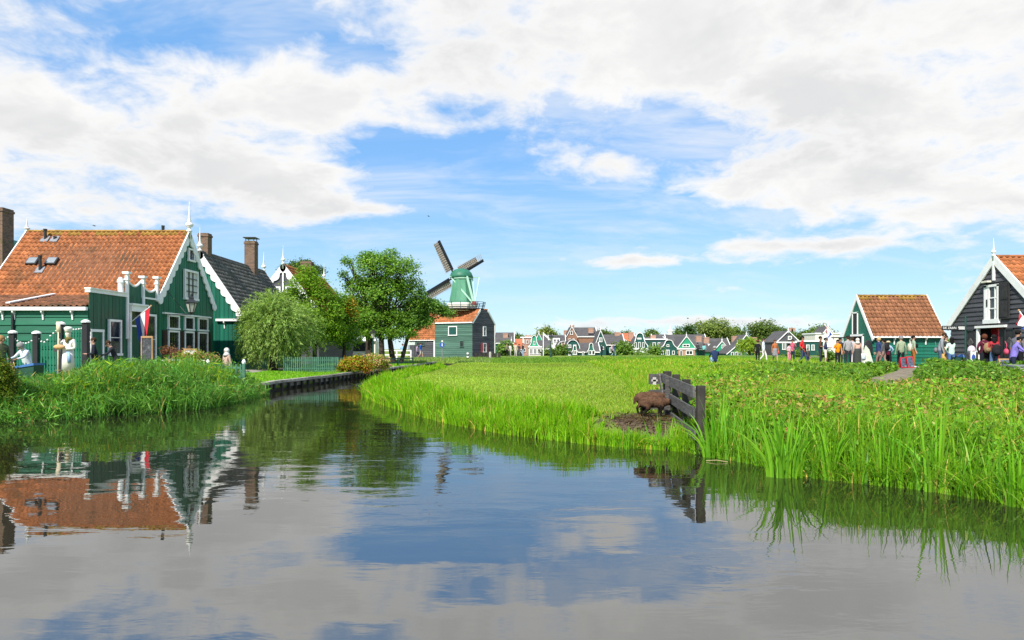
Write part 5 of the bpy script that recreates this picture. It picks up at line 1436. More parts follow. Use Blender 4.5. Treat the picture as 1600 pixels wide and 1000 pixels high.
# weeds right of the gate
def weed_area(n, y0, y1):
    y = y0 * np.exp(rng.random(n) * math.log(y1 / y0)); lo = np.interp(y, [7, 9, 12, 18, 24, 30], [5.6, 4.4, 3.2, 3.55, 5.5, 9]); x = lo + (.80 * y + 1.5 - lo) * rng.random(n)
    sd = shore(x, y); ok = (sd > .15) & (seg_dist(x, y, PATH_PTS) > .8 + .15 * np.sin(y * 5)) & (seg_dist(x, y, [(17, 49), (19, 42.5), (20.6, 39.6), (27, 38.8), (40, 38.6)]) > 1.7) & ~((x > 19.6) & (y > 26.2)) & (seg_dist(x, y, SIDE_PTS) > .3)
    return x[ok], y[ok], sd[ok]


x, y, sd = weed_area(170000, 7.2, 37); n = len(x); pt = patch(x, y, .55); bank = ss(20.6, 22.6, y + .30 * (x - 13)) * ss(8.5, 10.5, x)
wpx = CX + F_PX * x / y; hm = (.32 + .16 * pt + .10 * patch(x, y, 1.9)) * (1 - .45 * bank) + bank * (.10 + .30 * ss(1415, 1450, wpx)) * (1 + .45 * patch(x, y, 1.3) + .25 * patch(x, y, 3.1)); hm *= ss(0, .5, sd) * .6 + .4; u = rng.random(n) ** .55
z = ground_z(x, y, sd) + hm * u
P = np.stack([x, y, z], 1) + rng.normal(0, .03, (n, 3)); sz = np.maximum(.11, .0065 * y) * rng.uniform(.6, 1.6, n)
N = unit(rng.normal(0, .6, (n, 3)) + np.array([0, -.25, .9])); D = unit(np.cross(N, rng.normal(size=(n, 3)))); D[:, 2] += .35; D = unit(D); Sd = np.cross(N, D)
C = tint(n, (.045, .13, .010), (.115, .205, .018), .32); b = bank > .5; C[b] = tint(b.sum(), (.038, .10, .012), (.085, .165, .022), .22)
rusty = (u > .72) & (~b) & (rng.random(n) < .25 + .18 * pt) & (y > 10.5) & (seg_dist(x, y, [(5, 14), (10, 19), (14, 22)]) < 4.8); C[rusty] = tint(rusty.sum(), (.19, .115, .055), (.25, .175, .085), .22); sz[rusty] *= .7
pale = (u > .6) & (rng.random(n) < .035); C[pale] = tint(pale.sum(), (.24, .27, .12), (.3, .3, .16), .1); sz[pale] *= .6
stuff('weed_cover', leaf_mesh('weed_cover', P, D * sz[:, None], Sd * (sz * .42)[:, None], C), 'thick leafy weeds with rusty seed heads right of the gate')
x, y, sd = weed_area(13000, 7.2, 30); n = len(x)
C = tint(n, (.07, .18, .010), (.13, .23, .016), .16); dry = rng.random(n) < .08; C[dry] = tint(dry.sum(), (.32, .25, .09), (.4, .3, .12), .1)
stuff('weed_grass', blade_mesh('weed_grass', np.stack([x, y, ground_z(x, y, sd)], 1), rng.uniform(.3, .68, n), np.maximum(.014, y * .0012), rng.uniform(0, 2 * PI, n), rng.uniform(.1, .9, n), C, 3), 'grass blades growing among the weeds')
# sedge on the near right bank
i0, i1 = IDX[(3.0, 12.05)], IDX[(10, 4)]
E = along_edge(i0, i1, 15000, -.12, 1.1, 1.3); x, y = E.T; sd = shore(x, y); ok = sd > -.2; x, y, sd = x[ok], y[ok], sd[ok]; n = len(x)
h = rng.uniform(.35, .85, n) * (.8 + .25 * patch(x, y, 2.2)); C = tint(n, (.05, .15, .008), (.115, .23, .014), .18); dry = rng.random(n) < .06; C[dry] = tint(dry.sum(), (.34, .27, .1), (.4, .32, .14), .1)
stuff('bank_sedge', blade_mesh('bank_sedge', np.stack([x, y, ground_z(x, y, sd) - .04], 1), h, rng.uniform(.010, .020, n), rng.uniform(0, 2 * PI, n), rng.uniform(.05, 1.1, n) ** 1.2, C, 4), 'tangled sedge on the near right bank')


E = along_edge(i0, i1, 1500, -.15, .75, 1.5); x, y = E.T; sd = shore(x, y); ok = (sd > -.2) & (rng.random(len(x)) < .45 + .55 * patch(x, y, 2.7)); x, y, sd = x[ok], y[ok], sd[ok]; n = len(x)
stuff('bank_flags', blade_mesh('bank_flags', np.stack([x, y, ground_z(x, y, sd) - .05], 1), rng.uniform(.55, 1.05, n), rng.uniform(.016, .032, n), rng.uniform(0, 2 * PI, n), rng.uniform(.03, .45, n), tint(n, (.05, .155, .014), (.105, .23, .02), .18), 6), 'broad upright flag leaves lining the near right bank')


# single clumps of flag leaves standing in the water's edge
def clump(label, px, py, topy, nb, spread, w=.028, lean=.25):
    d = 1944.0 / (py - HY); x = (px - CX) * d / F_PX; H = EYE + (HY - topy) * d / F_PX
    r = rng.random(nb) ** .6 * spread; a = rng.uniform(0, 2 * PI, nb); P = np.stack([r * np.cos(a), r * np.sin(a) * .6, np.full(nb, -.05)], 1)
    h = H * rng.uniform(.55, 1.08, nb); az = a + rng.normal(0, .5, nb); b = lean * rng.uniform(.1, 1.6, nb) * (.4 + r / spread)
    fold = rng.random(nb) < .12; b[fold] += .7
    C = tint(nb, (.055, .17, .012), (.11, .25, .018), .14); me = blade_mesh('reed_clump', P, h, rng.uniform(.7, 1.25, nb) * w, az, b, C, 6)
    o = place('reed_clump', me, None, loc=(x, d, 0)); tag(o, label, 'plant', 'flag leaf clumps at the near bank')
    return o


clump('broad clump of tall flag leaves right of the dark culvert', 1228, 745, 612, 60, .26, .038, .40)
clump('slim upright clump of flag leaves just right of the broad one', 1297, 750, 648, 26, .10, .036, .2)
clump('tall bright flag leaves at the near end of the gate', 1118, 714, 606, 60, .22, .034, .2)
clump('narrow flag leaf clump between the gate and the culvert', 1150, 716, 625, 18, .10, .03, .3)
clump('tall flag leaves standing at the right edge of the picture', 1588, 792, 655, 18, .07, .040, .10)
clump('thin row of flag leaves in the middle of the near bank', 1392, 757, 640, 26, .22, .028, .14)
clump('very tall flag leaves reaching above the weeds on the near bank', 1462, 768, 606, 22, .14, .030, .1)
clump('low flag leaf tuft near the right edge of the near bank', 1525, 778, 672, 14, .16, .02, .3)
clump('grassy tuft in the water left of the gate', 1035, 702, 640, 40, .25, .018, .3)
clump('leafy tuft at the waterline below the sheep', 985, 701, 655, 36, .25, .016, .35)
clump('short clump of flag leaves left of the tall ones on the near bank', 1345, 754, 650, 14, .14, .022, .2)

# ================================================================== GATE, QUAY, FENCES AND SMALL THINGS
GF, GN = Vector((3.25, 15.3, 0)), Vector((3.05, 11.8, 0))
gate = thing('field_gate', 'weathered grey wooden gate fence reaching out to the water beside the sheep', 'gate', (3.15, 13.5, .4))
gd = (GN - GF).normalized(); gs = Vector((gd.y, -gd.x, 0)); gs = gs if gs.x > 0 else -gs


def gp(f, z, off=0.0): p = GF.lerp(GN, f) + gs * off; return Vector((p.x, p.y, z))


for (z0, z1, f0, f1, w) in ((1.13, 1.03, -.02, 1.0, .19), (.80, .68, -.02, 1.0, .18), (.44, .33, .02, 1.02, .17)):
    MB().bar(gp(f0, z0, -.03), gp(f1, z1, -.03), .035, w).build('rail', WOOD, gate)
for f, zt, w in ((0.02, 1.27, .15), (.33, 1.24, .13), (.64, 1.19, .13), (1.0, 1.14, .13)):
    p = gp(f, 0, .08); MB().box(p.x - w / 2, p.x + w / 2, p.y - w / 2, p.y + w / 2, -.5, zt).build('post', WOOD_DK, gate)
MB().bar(gp(.30, 1.2, -.07), gp(.30, .30, -.07), .10, .03, (0, 1, 0)).build('stile', WOOD, gate)
MB().bar(gp(0.0, 1.2, -.085), gp(.27, .42, -.085), .09, .03, (1, 0, 0)).build('brace', WOOD, gate)
for z in (1.10, .76, .46): MB().box(2.94, 3.22, 15.26, 15.3, z - .11, z + .11).build('wing_board', WOOD, gate)
mb = MB(); mb.box(2.99, 3.12, 15.235, 15.262, 1.05, 1.09).box(3.02, 3.09, 15.235, 15.262, .98, 1.14).build('latch', mat('rusted_pale_metal', (.5, .48, .42), .6, .3, 20), gate)
# culvert box by the gate
cu = MB().obox((3.92, 11.5, .12), (.26, .02, 0), (0, .3, 0), (0, 0, .10)).obox((3.92, 11.18, .03), (.3, .02, 0), (0, .05, 0), (0, 0, .05)).obox((3.70, 11.3, .1), (.04, 0, 0), (0, .15, 0), (0, 0, .16))
cu = cu.build('culvert', WOOD_DK, None, (3.92, 11.5, 0)); tag(cu, 'dark wet wooden culvert box at the waterline right of the gate', 'culvert')

# quay wall
QL = [(-9.75, 27.6), (-9.95, 29.5), (-9.55, 35), (-9.15, 42), (-8.8, 50), (-8.3, 63), (-8.1, 75)]
quay = thing('quay_wall', 'low timber quay wall holding the lawn along the canal', 'wall', (-9.4, 40, 0))
acc = 0
for (a, b) in zip(QL[:-1], QL[1:]):
    a, b = Vector((*a, 0)), Vector((*b, 0)); L = (b - a).length; t = (b - a) / L; n_ = Vector((t.y, -t.x, 0)); n = max(1, int(L / 1.6))
    for k in range(n):
        p, q = a.lerp(b, k / n), a.lerp(b, (k + 1) / n - .008)
        j = random.uniform(-.012, .012)
        MB().bar(p + Vector((0, 0, .36 + j)) + n_ * .02, q + Vector((0, 0, .36 + j)) + n_ * .02, .26, .11).build('plank', mat('pale_quay_timber', (.29, .265, .22), .9, .35, 3, .5, 20, .1, rnd=.25, dirt=(.09, .10, .05), dirt_amt=.7), quay)
        MB().bar(p + Vector((0, 0, .20 + j)) - n_ * .04, q + Vector((0, 0, .20 + j)) - n_ * .04, .05, .20).build('plank', MATS['pale_quay_timber'], quay)
    m = max(1, int(L / .75))
    for k in range(m):
        p = a.lerp(b, k / m) + n_ * .09; MB().tube([p + Vector((0, 0, -.6)), p + Vector((0, 0, .28))], .065, 7).build('pile', WOOD_DK, quay)


def picket_fence(name, label, pts, h, m, step, rails=(.2, .75), wpick=.05, cap=None, top=None, z0=None, pm=None):
    t = thing(name, label, 'fence', (*[(pts[0][i] + pts[-1][i]) / 2 for i in range(2)], gz(*pts[0]) if z0 is None else z0))
    for a, b in zip(pts[:-1], pts[1:]):
        a, b = Vector((*a, 0)), Vector((*b, 0)); L = (b - a).length; d = (b - a) / L; n = int(L / step); zz = t.location.z
        for i in range(n + 1):
            f = i / n; p = a.lerp(b, f); hh = h * (top(f) if top else 1)
            pk = MB().obox((p.x, p.y, zz + hh / 2), d * wpick / 2, Vector((d.y, -d.x, 0)) * .012, (0, 0, hh / 2)).build('picket', m, t)
            if cap: MB().ball((p.x, p.y, zz + hh + .02), .038, .038, .034, 6, 4).build('cap', cap, pk)
        hm = h * min(top(k / 10) for k in range(11)) if top else h
        for r in rails: MB().bar(Vector((a.x, a.y, zz + hm * r)) + Vector((d.y, -d.x, 0)) * -.03, Vector((b.x, b.y, zz + hm * r)) + Vector((d.y, -d.x, 0)) * -.03, .03, .07).build('rail', pm or m, t)
    return t


picket_fence('picket_fence', 'pale green picket fence on the lawn between willow and hydrangeas', [(-12.9, 40.2), (-10.05, 41.0)], .84, GREEN_PALE, .105, (.22, .78), .055)
picket_fence('picket_fence', 'darker picket fence running back behind the lindens', [(-12.7, 43.4), (-9.9, 46.5)], .8, GREEN_PALE, .13, (.22, .78), .055)
FY = 27.9


def fx(px): return (px - CX) * FY / F_PX


sag = lambda f: 1 - .11 * math.sin(PI * f)
picket_fence('picket_fence', 'green picket fence with white tips at the left edge before the house', [(fx(-22), FY), (fx(17), FY)], 1.75, GREEN_F, .105, (.35, .75), .06, WHITE, sag, .5)
picket_fence('picket_fence', 'low dipping green picket fence with white tips, behind the woman in white', [(fx(23), FY), (fx(54), FY)], 1.62, GREEN_F, .105, (.35, .75), .06, WHITE, sag, .5)
picket_fence('picket_fence', 'green picket fence sweeping upward behind the baker statue', [(fx(60), FY), (fx(93), FY)], 1.62, GREEN_F, .105, (.3, .6, .88), .06, WHITE, lambda f: 1 - .08 * math.sin(PI * min(f * 2, 1)) + .26 * max(0, f - .4) / .6, .5)
picket_fence('picket_fence', 'tall level green picket fence with white tips next to the dark extension', [(fx(98), FY), (fx(132), FY)], 2.05, GREEN_F, .105, (.3, .6, .88), .06, WHITE, lambda f: 1.0 - .03 * math.sin(PI * f), .5)
for px, zt, lab in ((20, 2.36, 'black fence post with white cap, leftmost of four'), (57, 2.34, 'black fence post with white cap behind the woman in white'), (95, 2.70, 'tall black fence post with white cap behind the bread peel'), (134, 2.78, 'tall black fence post with white cap against the dark extension')):
    t = thing('fence_post', lab, 'post', (fx(px), FY, .5), 'black posts of the picket fence'); x = fx(px)
    MB().box(x - .1, x + .1, FY - .1, FY + .1, .45, zt).build('shaft', TAR_FLAT, t); MB().lathe((x, FY, zt), [(.17, 0), (.17, .05), (.08, .11), (.02, .12)], 10).build('cap', WHITE, t)
picket_fence('picket_fence', 'low green fence half sunk in the reeds below the terrace', [(-12.6, 26.5), (-10.1, 26.45)], .68, GREEN_PALE, .16, (.3, .8), .05, None, None, .5)
for px, lab in ((325, 'green fence post with white knob among the reeds, left one'), (381, 'green fence post with white knob among the reeds, right one')):
    x = (px - CX) * 26.4 / F_PX; t = thing('fence_post', lab, 'post', (x, 26.4, .45), 'knobbed posts in the reeds')
    MB().box(x - .05, x + .05, 26.35, 26.45, .4, 1.2).build('shaft', GREEN_PALE, t); MB().lathe((x, 26.4, 1.2), [(.06, 0), (.075, .06), (.05, .12), (.02, .17)], 8).build('knob', WHITE, t)

# waste bin, boards and signs at the left
bx = (46 - CX) * 23.0 / F_PX
t = thing('waste_bin', 'dark green waste bin with blue liner in front of the woman in white', 'bin', (bx, 23.0, .45))
MB().prism([(bx - .27, 22.75, .45), (bx + .27, 22.75, .45), (bx + .31, 22.75, 1.22), (bx - .31, 22.75, 1.12)], (0, .5, 0)).build('body', mat('bin_green', (.02, .07, .045), .5, .15, 5), t)
MB().prism([(bx - .32, 22.72, 1.12), (bx + .32, 22.72, 1.22), (bx + .32, 22.72, 1.29), (bx - .32, 22.72, 1.19)], (0, .55, 0)).build('liner', mat('blue_liner', (.06, .17, .42), .5, .15, 5), t)
t = thing('small_sign', 'small dark sign on a thin stake beside the baker statue', 'sign', ((90.5 - CX) * 26.6 / F_PX, 26.6, .5)); x = t.location.x
MB().tube([(x, 26.6, .45), (x, 26.6, 1.7)], .018, 6).build('stake', IRON, t); MB().obox((x, 26.57, 1.75), (.14, 0, 0), (0, .012, 0), (0, .0, .11)).build('board', mat('grey_board', (.05, .05, .05), .5, .3, 20), t)
x = (230 - CX) * 29.5 / F_PX; t = thing('menu_board', 'chalk menu board in a tan wooden frame below the flag', 'board', (x, 29.5, .5))
MB().box(x - .2, x + .2, 29.48, 29.52, .6, 2.2).build('slate', mat('chalked_slate', (.055, .06, .065), .7, .6, 18, dirt=(.3, .3, .3), dirt_amt=.5), t)
MB().box(x - .24, x - .2, 29.46, 29.54, .5, 2.28).box(x + .2, x + .24, 29.46, 29.54, .5, 2.28).box(x - .2, x + .2, 29.46, 29.54, 2.2, 2.28).build('frame', TAN_WOOD, t)
x = (292 - CX) * 28.2 / F_PX; t = thing('terrace_board', 'pale wooden framed board standing among the terrace flowers', 'board', (x, 28.2, .5))
MB().box(x - .16, x - .12, 28.17, 28.23, .5, 1.78).box(x + .36, x + .40, 28.17, 28.23, .5, 1.72).box(x - .16, x + .40, 28.17, 28.23, 1.7, 1.76).build('frame', TAN_WOOD, t)
MB().box(x - .12, x + .36, 28.19, 28.21, 1.1, 1.7).build('panel', mat('pale_panel', (.55, .52, .46), .7, .2, 8), t)
for k, (px, d, lab) in enumerate(((268, 31.5, 'white terrace table in front of the left window'), (322, 31.0, 'white terrace table in front of the right window'))):
    x = (px - CX) * d / F_PX; t = thing('terrace_table', lab, 'table', (x, d, .5)); MB().lathe((x, d, 1.22), [(.40, 0), (.42, .02), (.40, .04)], 14).build('top', WHITE, t)
    MB().tube([(x, d, .5), (x, d, 1.22)], .035, 8).build('leg', IRON, t); MB().lathe((x, d, .5), [(.25, 0), (.2, .03), (.04, .05)], 10).build('foot', IRON, t)

# things by the trees and the mill
def lamp_post(label, px, ytop, d, s=1.0, T=False):
    x = at(px, HY, d).x; z = gz(x, d); zt = EYE + (HY - ytop) * d / F_PX; t = thing('lamp_post', label, 'lamp post', (x, d, z))
    MB().lathe((x, d, z), [(.13 * s, 0), (.12 * s, .5), (.07 * s, .6), (.055 * s, zt - z - .75)], 10).build('post', mat('lamp_post_paint', (.015, .05, .04), .5, .15, 5), t)
    g = Vector((x, d, zt - .75)); MB().lathe(g, [(.10 * s, 0), (.2 * s, .42)], 6).build('lantern_glass', MATS['frosted_lantern_glass'], t)
    MB().lathe(g, [(.3 * s, .42), (.3 * s, .46), (.12 * s, .6), (.04 * s, .66), (.02 * s, .75)], 6).build('hood', IRON, t)
    if T: MB().box(x - .45, x + .25, d - .04, d + .04, zt - .04, zt + .02).build('cross_arm', IRON, t)


lamp_post('green lantern post standing on the dike before the village', 861, 523, 92, 1.5, True)
lamp_post('dark lantern post among the quay trees', 583, 514, 60, 1.1)
x = at(691, HY, 81).x; z = gz(x, 81); t = thing('road_sign', 'round blue road sign on a grey pole before the warehouse', 'sign', (x, 81, z))
MB().tube([(x, 81, z), (x, 81, 2.55)], .05, 8).build('pole', LEAD, t); sg = MB().tube([(x, 80.93, 2.2), (x, 80.9, 2.2)], .28, 16).build('disc', mat('sign_blue', (.03, .10, .42), .4, .05, 4), t)
MB().box(x - .05, x + .05, 80.88, 80.9, 2.05, 2.28).ball((x, 80.89, 2.36), .05, .012, .05, 8, 6).build('symbol', WHITE, sg); MB().box(x - .09, x + .09, 80.92, 80.97, 2.52, 2.72).build('plate', CREAM, t)
x = at(731, HY, 80).x; z = gz(x, 80); t = thing('bollard', 'black and white banded bollard at the warehouse corner', 'bollard', (x, 80, z))
for k in range(4): MB().lathe((x, 80, z + k * .19), [(.13, 0), (.13, .19)], 10).build('band', (TAR_FLAT, WHITE)[k % 2], t)
x = at(766, HY, 80).x; z = gz(x, 80); tag(MB().tube([(x, 80, z - .1), (x, 80, z + .75), (x, 80, z + .8)], [.14, .14, .08], 8).build('mooring_post', STONE, None, (x, 80, z)), 'pale wooden post right of the warehouse', 'post')
t = thing('plank_fence', 'low dark plank fence in front of the red shuttered window', 'fence', (at(755, HY, 82).x, 82, gz(-3.3, 82)))
for i in range(7):
    x = lerp(at(744, HY, 82).x, at(780, HY, 82).x, i / 6); MB().box(x - .16, x + .16, 81.97, 82.03, t.location.z, t.location.z + .62).build('board', WOOD_DK, t)
t = thing('rail_fence', 'low green rail fence at the end of the quay', 'fence', (-8.9, 56, .45)); zq = .42
A, B = Vector((-9.9, 54, zq)), Vector((-8.15, 58.5, zq))
for k in range(3): p = A.lerp(B, k / 2); MB().box(p.x - .05, p.x + .05, p.y - .05, p.y + .05, zq, zq + .62).build('post', mat('rail_green', (.012, .07, .045), .5, .15, 5), t)
for h in (.25, .56): MB().bar(A + Vector((0, 0, h)), B + Vector((0, 0, h)), .04, .1).build('rail', MATS['rail_green'], t)
t = thing('white_fence', 'white railing behind the quay tree trunks', 'fence', (at(620, HY, 74).x, 74, .8)); xa, xb = at(598, HY, 74).x, at(642, HY, 74).x
for k in range(5): x = lerp(xa, xb, k / 4); MB().box(x - .07, x + .07, 73.93, 74.07, .6, 1.62).build('post', WHITE, t)
for z in (1.05, 1.5): MB().box(xa, xb, 73.97, 74.03, z, z + .14).build('rail', WHITE, t)
t = thing('market_stall', 'white canopied stall seen between the tree trunks', 'stall', (at(565, HY, 78).x, 78, .6)); x = t.location.x
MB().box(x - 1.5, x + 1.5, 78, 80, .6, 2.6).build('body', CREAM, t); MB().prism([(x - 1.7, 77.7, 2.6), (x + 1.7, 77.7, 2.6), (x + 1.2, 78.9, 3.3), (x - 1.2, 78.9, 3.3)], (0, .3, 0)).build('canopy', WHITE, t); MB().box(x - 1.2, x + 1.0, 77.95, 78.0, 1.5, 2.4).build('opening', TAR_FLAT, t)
x = at(643, HY, 84).x; t = thing('green_stall_sign', 'small white and green awning beside the annex', 'awning', (x, 84, .8))
MB().box(x - .42, x + .42, 83.9, 84.1, 2.2, 2.55).build('awning', mat('awning_pale', (.55, .62, .55), .7, .3, 12), t); MB().tube([(x - .38, 84, .8), (x - .38, 84, 2.2)], .03, 6).build('leg', IRON, t); MB().tube([(x + .38, 84, .8), (x + .38, 84, 2.2)], .03, 6).build('leg', IRON, t)

# things on the right
def a_board(label, px, d, w, h, face_m, frame_m, z=None):
    x = at(px, HY, d).x; z = gz(x, d) + .05; t = thing('sandwich_board', label, 'sign board', (x, d, z), 'sandwich boards on the path')
    for s in (-1, 1):
        n = Vector((0, s * .97, .24)); u = Vector((1, 0, 0)); v = Vector((0, -s * .24, .97))
        c = Vector((x, d + s * h * .13, z + h / 2)); lf = MB().obox(c, u * w / 2, v * h / 2, n * .012).build('leaf', frame_m, t)
        MB().obox(c + n * .014, u * (w / 2 - .05), v * (h / 2 - .05), n * .003).build('poster', face_m, lf)


POSTER = mat('dark_poster', (.07, .09, .13), .5, .7, 9, dirt=(.45, .5, .55), dirt_amt=.6)
a_board('red framed sandwich board behind the man in the sage jacket', 1411, 38.4, .36, .58, POSTER, RED_PAINT)
a_board('sandwich board with pale pictures beside the brown trousers', 1421, 38.2, .36, .62, POSTER, RED_PAINT)
a_board('tan legged sandwich board at the door of the black house', 1569, 27.2, .45, .75, POSTER, TAN_WOOD)
x = at(1391, HY, 38.8).x; z = gz(x, 38.8); t = thing('low_sign', 'low white sign with dark lettering on the ground by the shed', 'sign', (x, 38.8, z))
MB().box(x - .14, x + .14, 38.78, 38.82, z + .05, z + .36).build('board', WHITE, t); MB().box(x - .10, x + .10, 38.772, 38.782, z + .2, z + .25).box(x - .10, x + .06, 38.772, 38.782, z + .11, z + .15).build('lettering', TAR_FLAT, t)
t = thing('finger_sign', 'black finger sign with white lettering on a green pole before the black house', 'sign', (18.75, 29.4, gz(18.75, 29.4))); px_ = 18.75
MB().tube([(px_, 29.4, t.location.z), (px_, 29.4, 3.12)], .035, 8).build('pole', mat('pole_green', (.02, .07, .055), .5, .1, 5), t)
MB().tube([(px_, 29.4, 3.05), (px_ - .28, 29.4, 3.02), (px_ - .36, 29.4, 3.08)], .015, 5).build('scroll', IRON, t)
for xa, xb, tx, sz in ((px_ - .98, px_ - .37, 'DE ZAAN', .13), (px_ - .35, px_ - .02, None, 0)):
    arm = MB().box(xa, xb, 29.37, 29.40, 2.52, 2.70).build('arm', TAR_FLAT, t)
    if tx is None:      # two short lines too small to read
        MB().box(xa + .03, xb - .03, 29.364, 29.372, 2.625, 2.665).box(xa + .05, xb - .03, 29.364, 29.372, 2.555, 2.595).build('lettering', WHITE, arm); continue
    cu_ = bpy.data.curves.new('lettering', 'FONT'); cu_.body = tx; cu_.size = sz; cu_.align_x = 'CENTER'; cu_.align_y = 'CENTER'; cu_.extrude = .002; cu_.space_line = .9
    o = bpy.data.objects.new('tmp', cu_); COL.objects.link(o); bpy.context.view_layer.update()
    me = bpy.data.meshes.new_from_object(o.evaluated_get(bpy.context.evaluated_depsgraph_get())); me.materials.clear(); me.materials.append(WHITE); bpy.data.objects.remove(o)
    o = place('lettering', me, arm); o.rotation_euler = (PI / 2, 0, 0); o.location = Vector(((xa + xb) / 2, 29.366, 2.61)) - Vector(t.location)
x = at(1518, HY, 29.2).x; z = gz(x, 29.2); t = thing('souvenir_stand', 'small stand with pink domed top and white panel beside the red doorway', 'display stand', (x, 29.2, z))
MB().box(x - .2, x + .2, 29.05, 29.35, z, z + .42).build('plinth', TAR_FLAT, t)
MB().box(x - .21, x + .21, 29.03, 29.05, z + .28, z + .34).box(x - .21, x + .21, 29.03, 29.05, z + .1, z + .18).build('band', WHITE, t)
MB().box(x - .10, x + .10, 29.08, 29.32, z + .42, z + 1.0).build('panel', WHITE, t); MB().ball((x, 29.07, z + .74), .08, .015, .13, 10, 6).build('emblem', BLUE, t)
MB().box(x - .21, x - .13, 29.1, 29.3, z + .6, z + .95).build('side_panel', mat('dark_striped', (.06, .06, .07), .6, .6, 14), t); MB().box(x + .13, x + .21, 29.1, 29.3, z + .6, z + .95).build('side_panel', MATS['dark_striped'], t)
MB().lathe((x, 29.2, z + 1.0), [(.15, 0), (.15, .05), (.13, .13), (.07, .2), (.02, .22)], 12).build('dome', mat('pale_pink_dome', (.62, .5, .58), .5, .1, 5), t)
x = at(1497, HY, 30.5).x; z = gz(x, 30.5); t = thing('waste_bin', 'dark green bin with bright blue bag by the black house', 'bin', (x, 30.5, z))
MB().lathe((x, 30.5, z), [(.2, 0), (.23, .7), (.24, .72)], 12).build('body', MATS['bin_green'], t); MB().lathe((x + .1, 30.45, z + .72), [(.16, -.02), (.15, .05), (.05, .12)], 8).build('liner', MATS['blue_liner'], t)
x = at(1592, HY, 25.2).x; z = gz(x, 25.2); t = thing('stone_counter', 'low pale grey counter block at the right edge', 'counter', (x, 25.2, z))
MB().box(x - .42, x + .5, 24.9, 25.5, z, z + .62).build('body', STONE, t); MB().box(x - .45, x + .55, 24.86, 25.54, z + .62, z + .67).build('top', LEAD, t)
x = at(1357, HY, 41.2).x; z = gz(x, 41.2); t = thing('leaning_board', 'pale green pointed boat board leaning on the shed', 'board', (x, 41.4, z))
MB().prism([(x - .3, 41.0, z), (x + .25, 41.0, z), (x + .2, 41.5, z + 1.0), (x + .05, 41.6, z + 1.25), (x - .12, 41.5, z + .9), (x - .32, 41.35, z + .6)], (0, .06, 0)).build('plank', mat('pale_sage_board', (.42, .48, .36), .7, .15, 5), t)
x = at(1356, HY, 41.75).x; t = thing('dark_cutout', 'dark oval cut-out panel against the shed wall', 'panel', (x, 41.75, z + .4)); MB().ball((x, 41.72, 1.75), .28, .05, .52, 12, 10).build('panel', TAR_FLAT, t)
for px, lab in ((1537, 'small red cone left of the doorway steps'), (1552, 'small red cone behind the dark haired woman')):
    x = at(px, HY, 28.6).x; z = gz(x, 28.6); t = thing('traffic_cone', lab, 'cone', (x, 28.6, z), 'red cones by the doorway'); MB().lathe((x, 28.6, z), [(.11, .03), (.02, .5)], 10).build('cone', RED_PAINT, t); MB().box(x - .14, x + .14, 28.46, 28.74, z, z + .03).build('base', RED_PAINT, t)

x = at(849, HY, 140).x; z = gz(x, 140); t = thing('flagpole', 'white flagpole with a small pennant in the village', 'flagpole', (x, 140, z)); zt = at(849, 519, 140).z
MB().tube([(x, 140, z), (x, 140, zt)], .09, 8).build('pole', WHITE, t); MB().prism([(x, 140, zt - .1), (x + 1.6, 140, zt - 1.5), (x + 1.5, 140, zt - 1.8), (x, 140, zt - .5)], (0, .05, 0)).build('pennant', FWHITE, t)
# birds in the sky and dead stalks on the water
for (px, py, d, lab, a) in ((148, 353, 55, 'small dark bird in the sky above the orange roof', .3), (670, 338, 70, 'small gull gliding above the tall tree', -.2)):
    p = at(px, py, d); t = thing('bird', lab, 'bird', p); MB().ball(p, .10, .035, .03, 8, 6).build('body', TAR_FLAT, t)
    for s in (-1, 1): MB().add([p + Vector((-.04, 0, 0)), p + Vector((.04, 0, 0)), p + Vector((.06 * a, s * .13, .06)), p + Vector((s * .16, s * .13, .03))], [(0, 1, 3, 2)]).build('wing', LEAD, t)
k = 0
for (px, py, ang, L, lab) in ((40, 657, .05, 1.1, 'dead stalk floating below the dark bush'), (270, 630, -.1, .9, 'dead stalk lying on the water below the reeds'), (130, 648, .12, .8, 'dry stalk in the water in front of the baker statue'), (1120, 722, .06, .3, 'dry stalk floating by the gate'), (1195, 726, .1, .35, 'short dry stalk by the culvert')):
    d = 1944 / (py - HY); x = (px - CX) * d / F_PX
    tag(MB().tube([(x - L / 2, d + ang, .012), (x, d, .03), (x + L / 2, d - ang, .012)], [.005, .006, .004], 5).build('dead_stalk', mat('dry_stalk', (.4, .32, .16), .8, .2, 5), None, (x, d, 0)), lab, 'stalk')

# ================================================================== PEOPLE AND SHEEP
JOBS = []       # bodies grown with one evaluation at the end


def grow(root, name, V, E, tags, mats, sub=1):
    JOBS.append((root, name, V, E, tags, mats, sub))


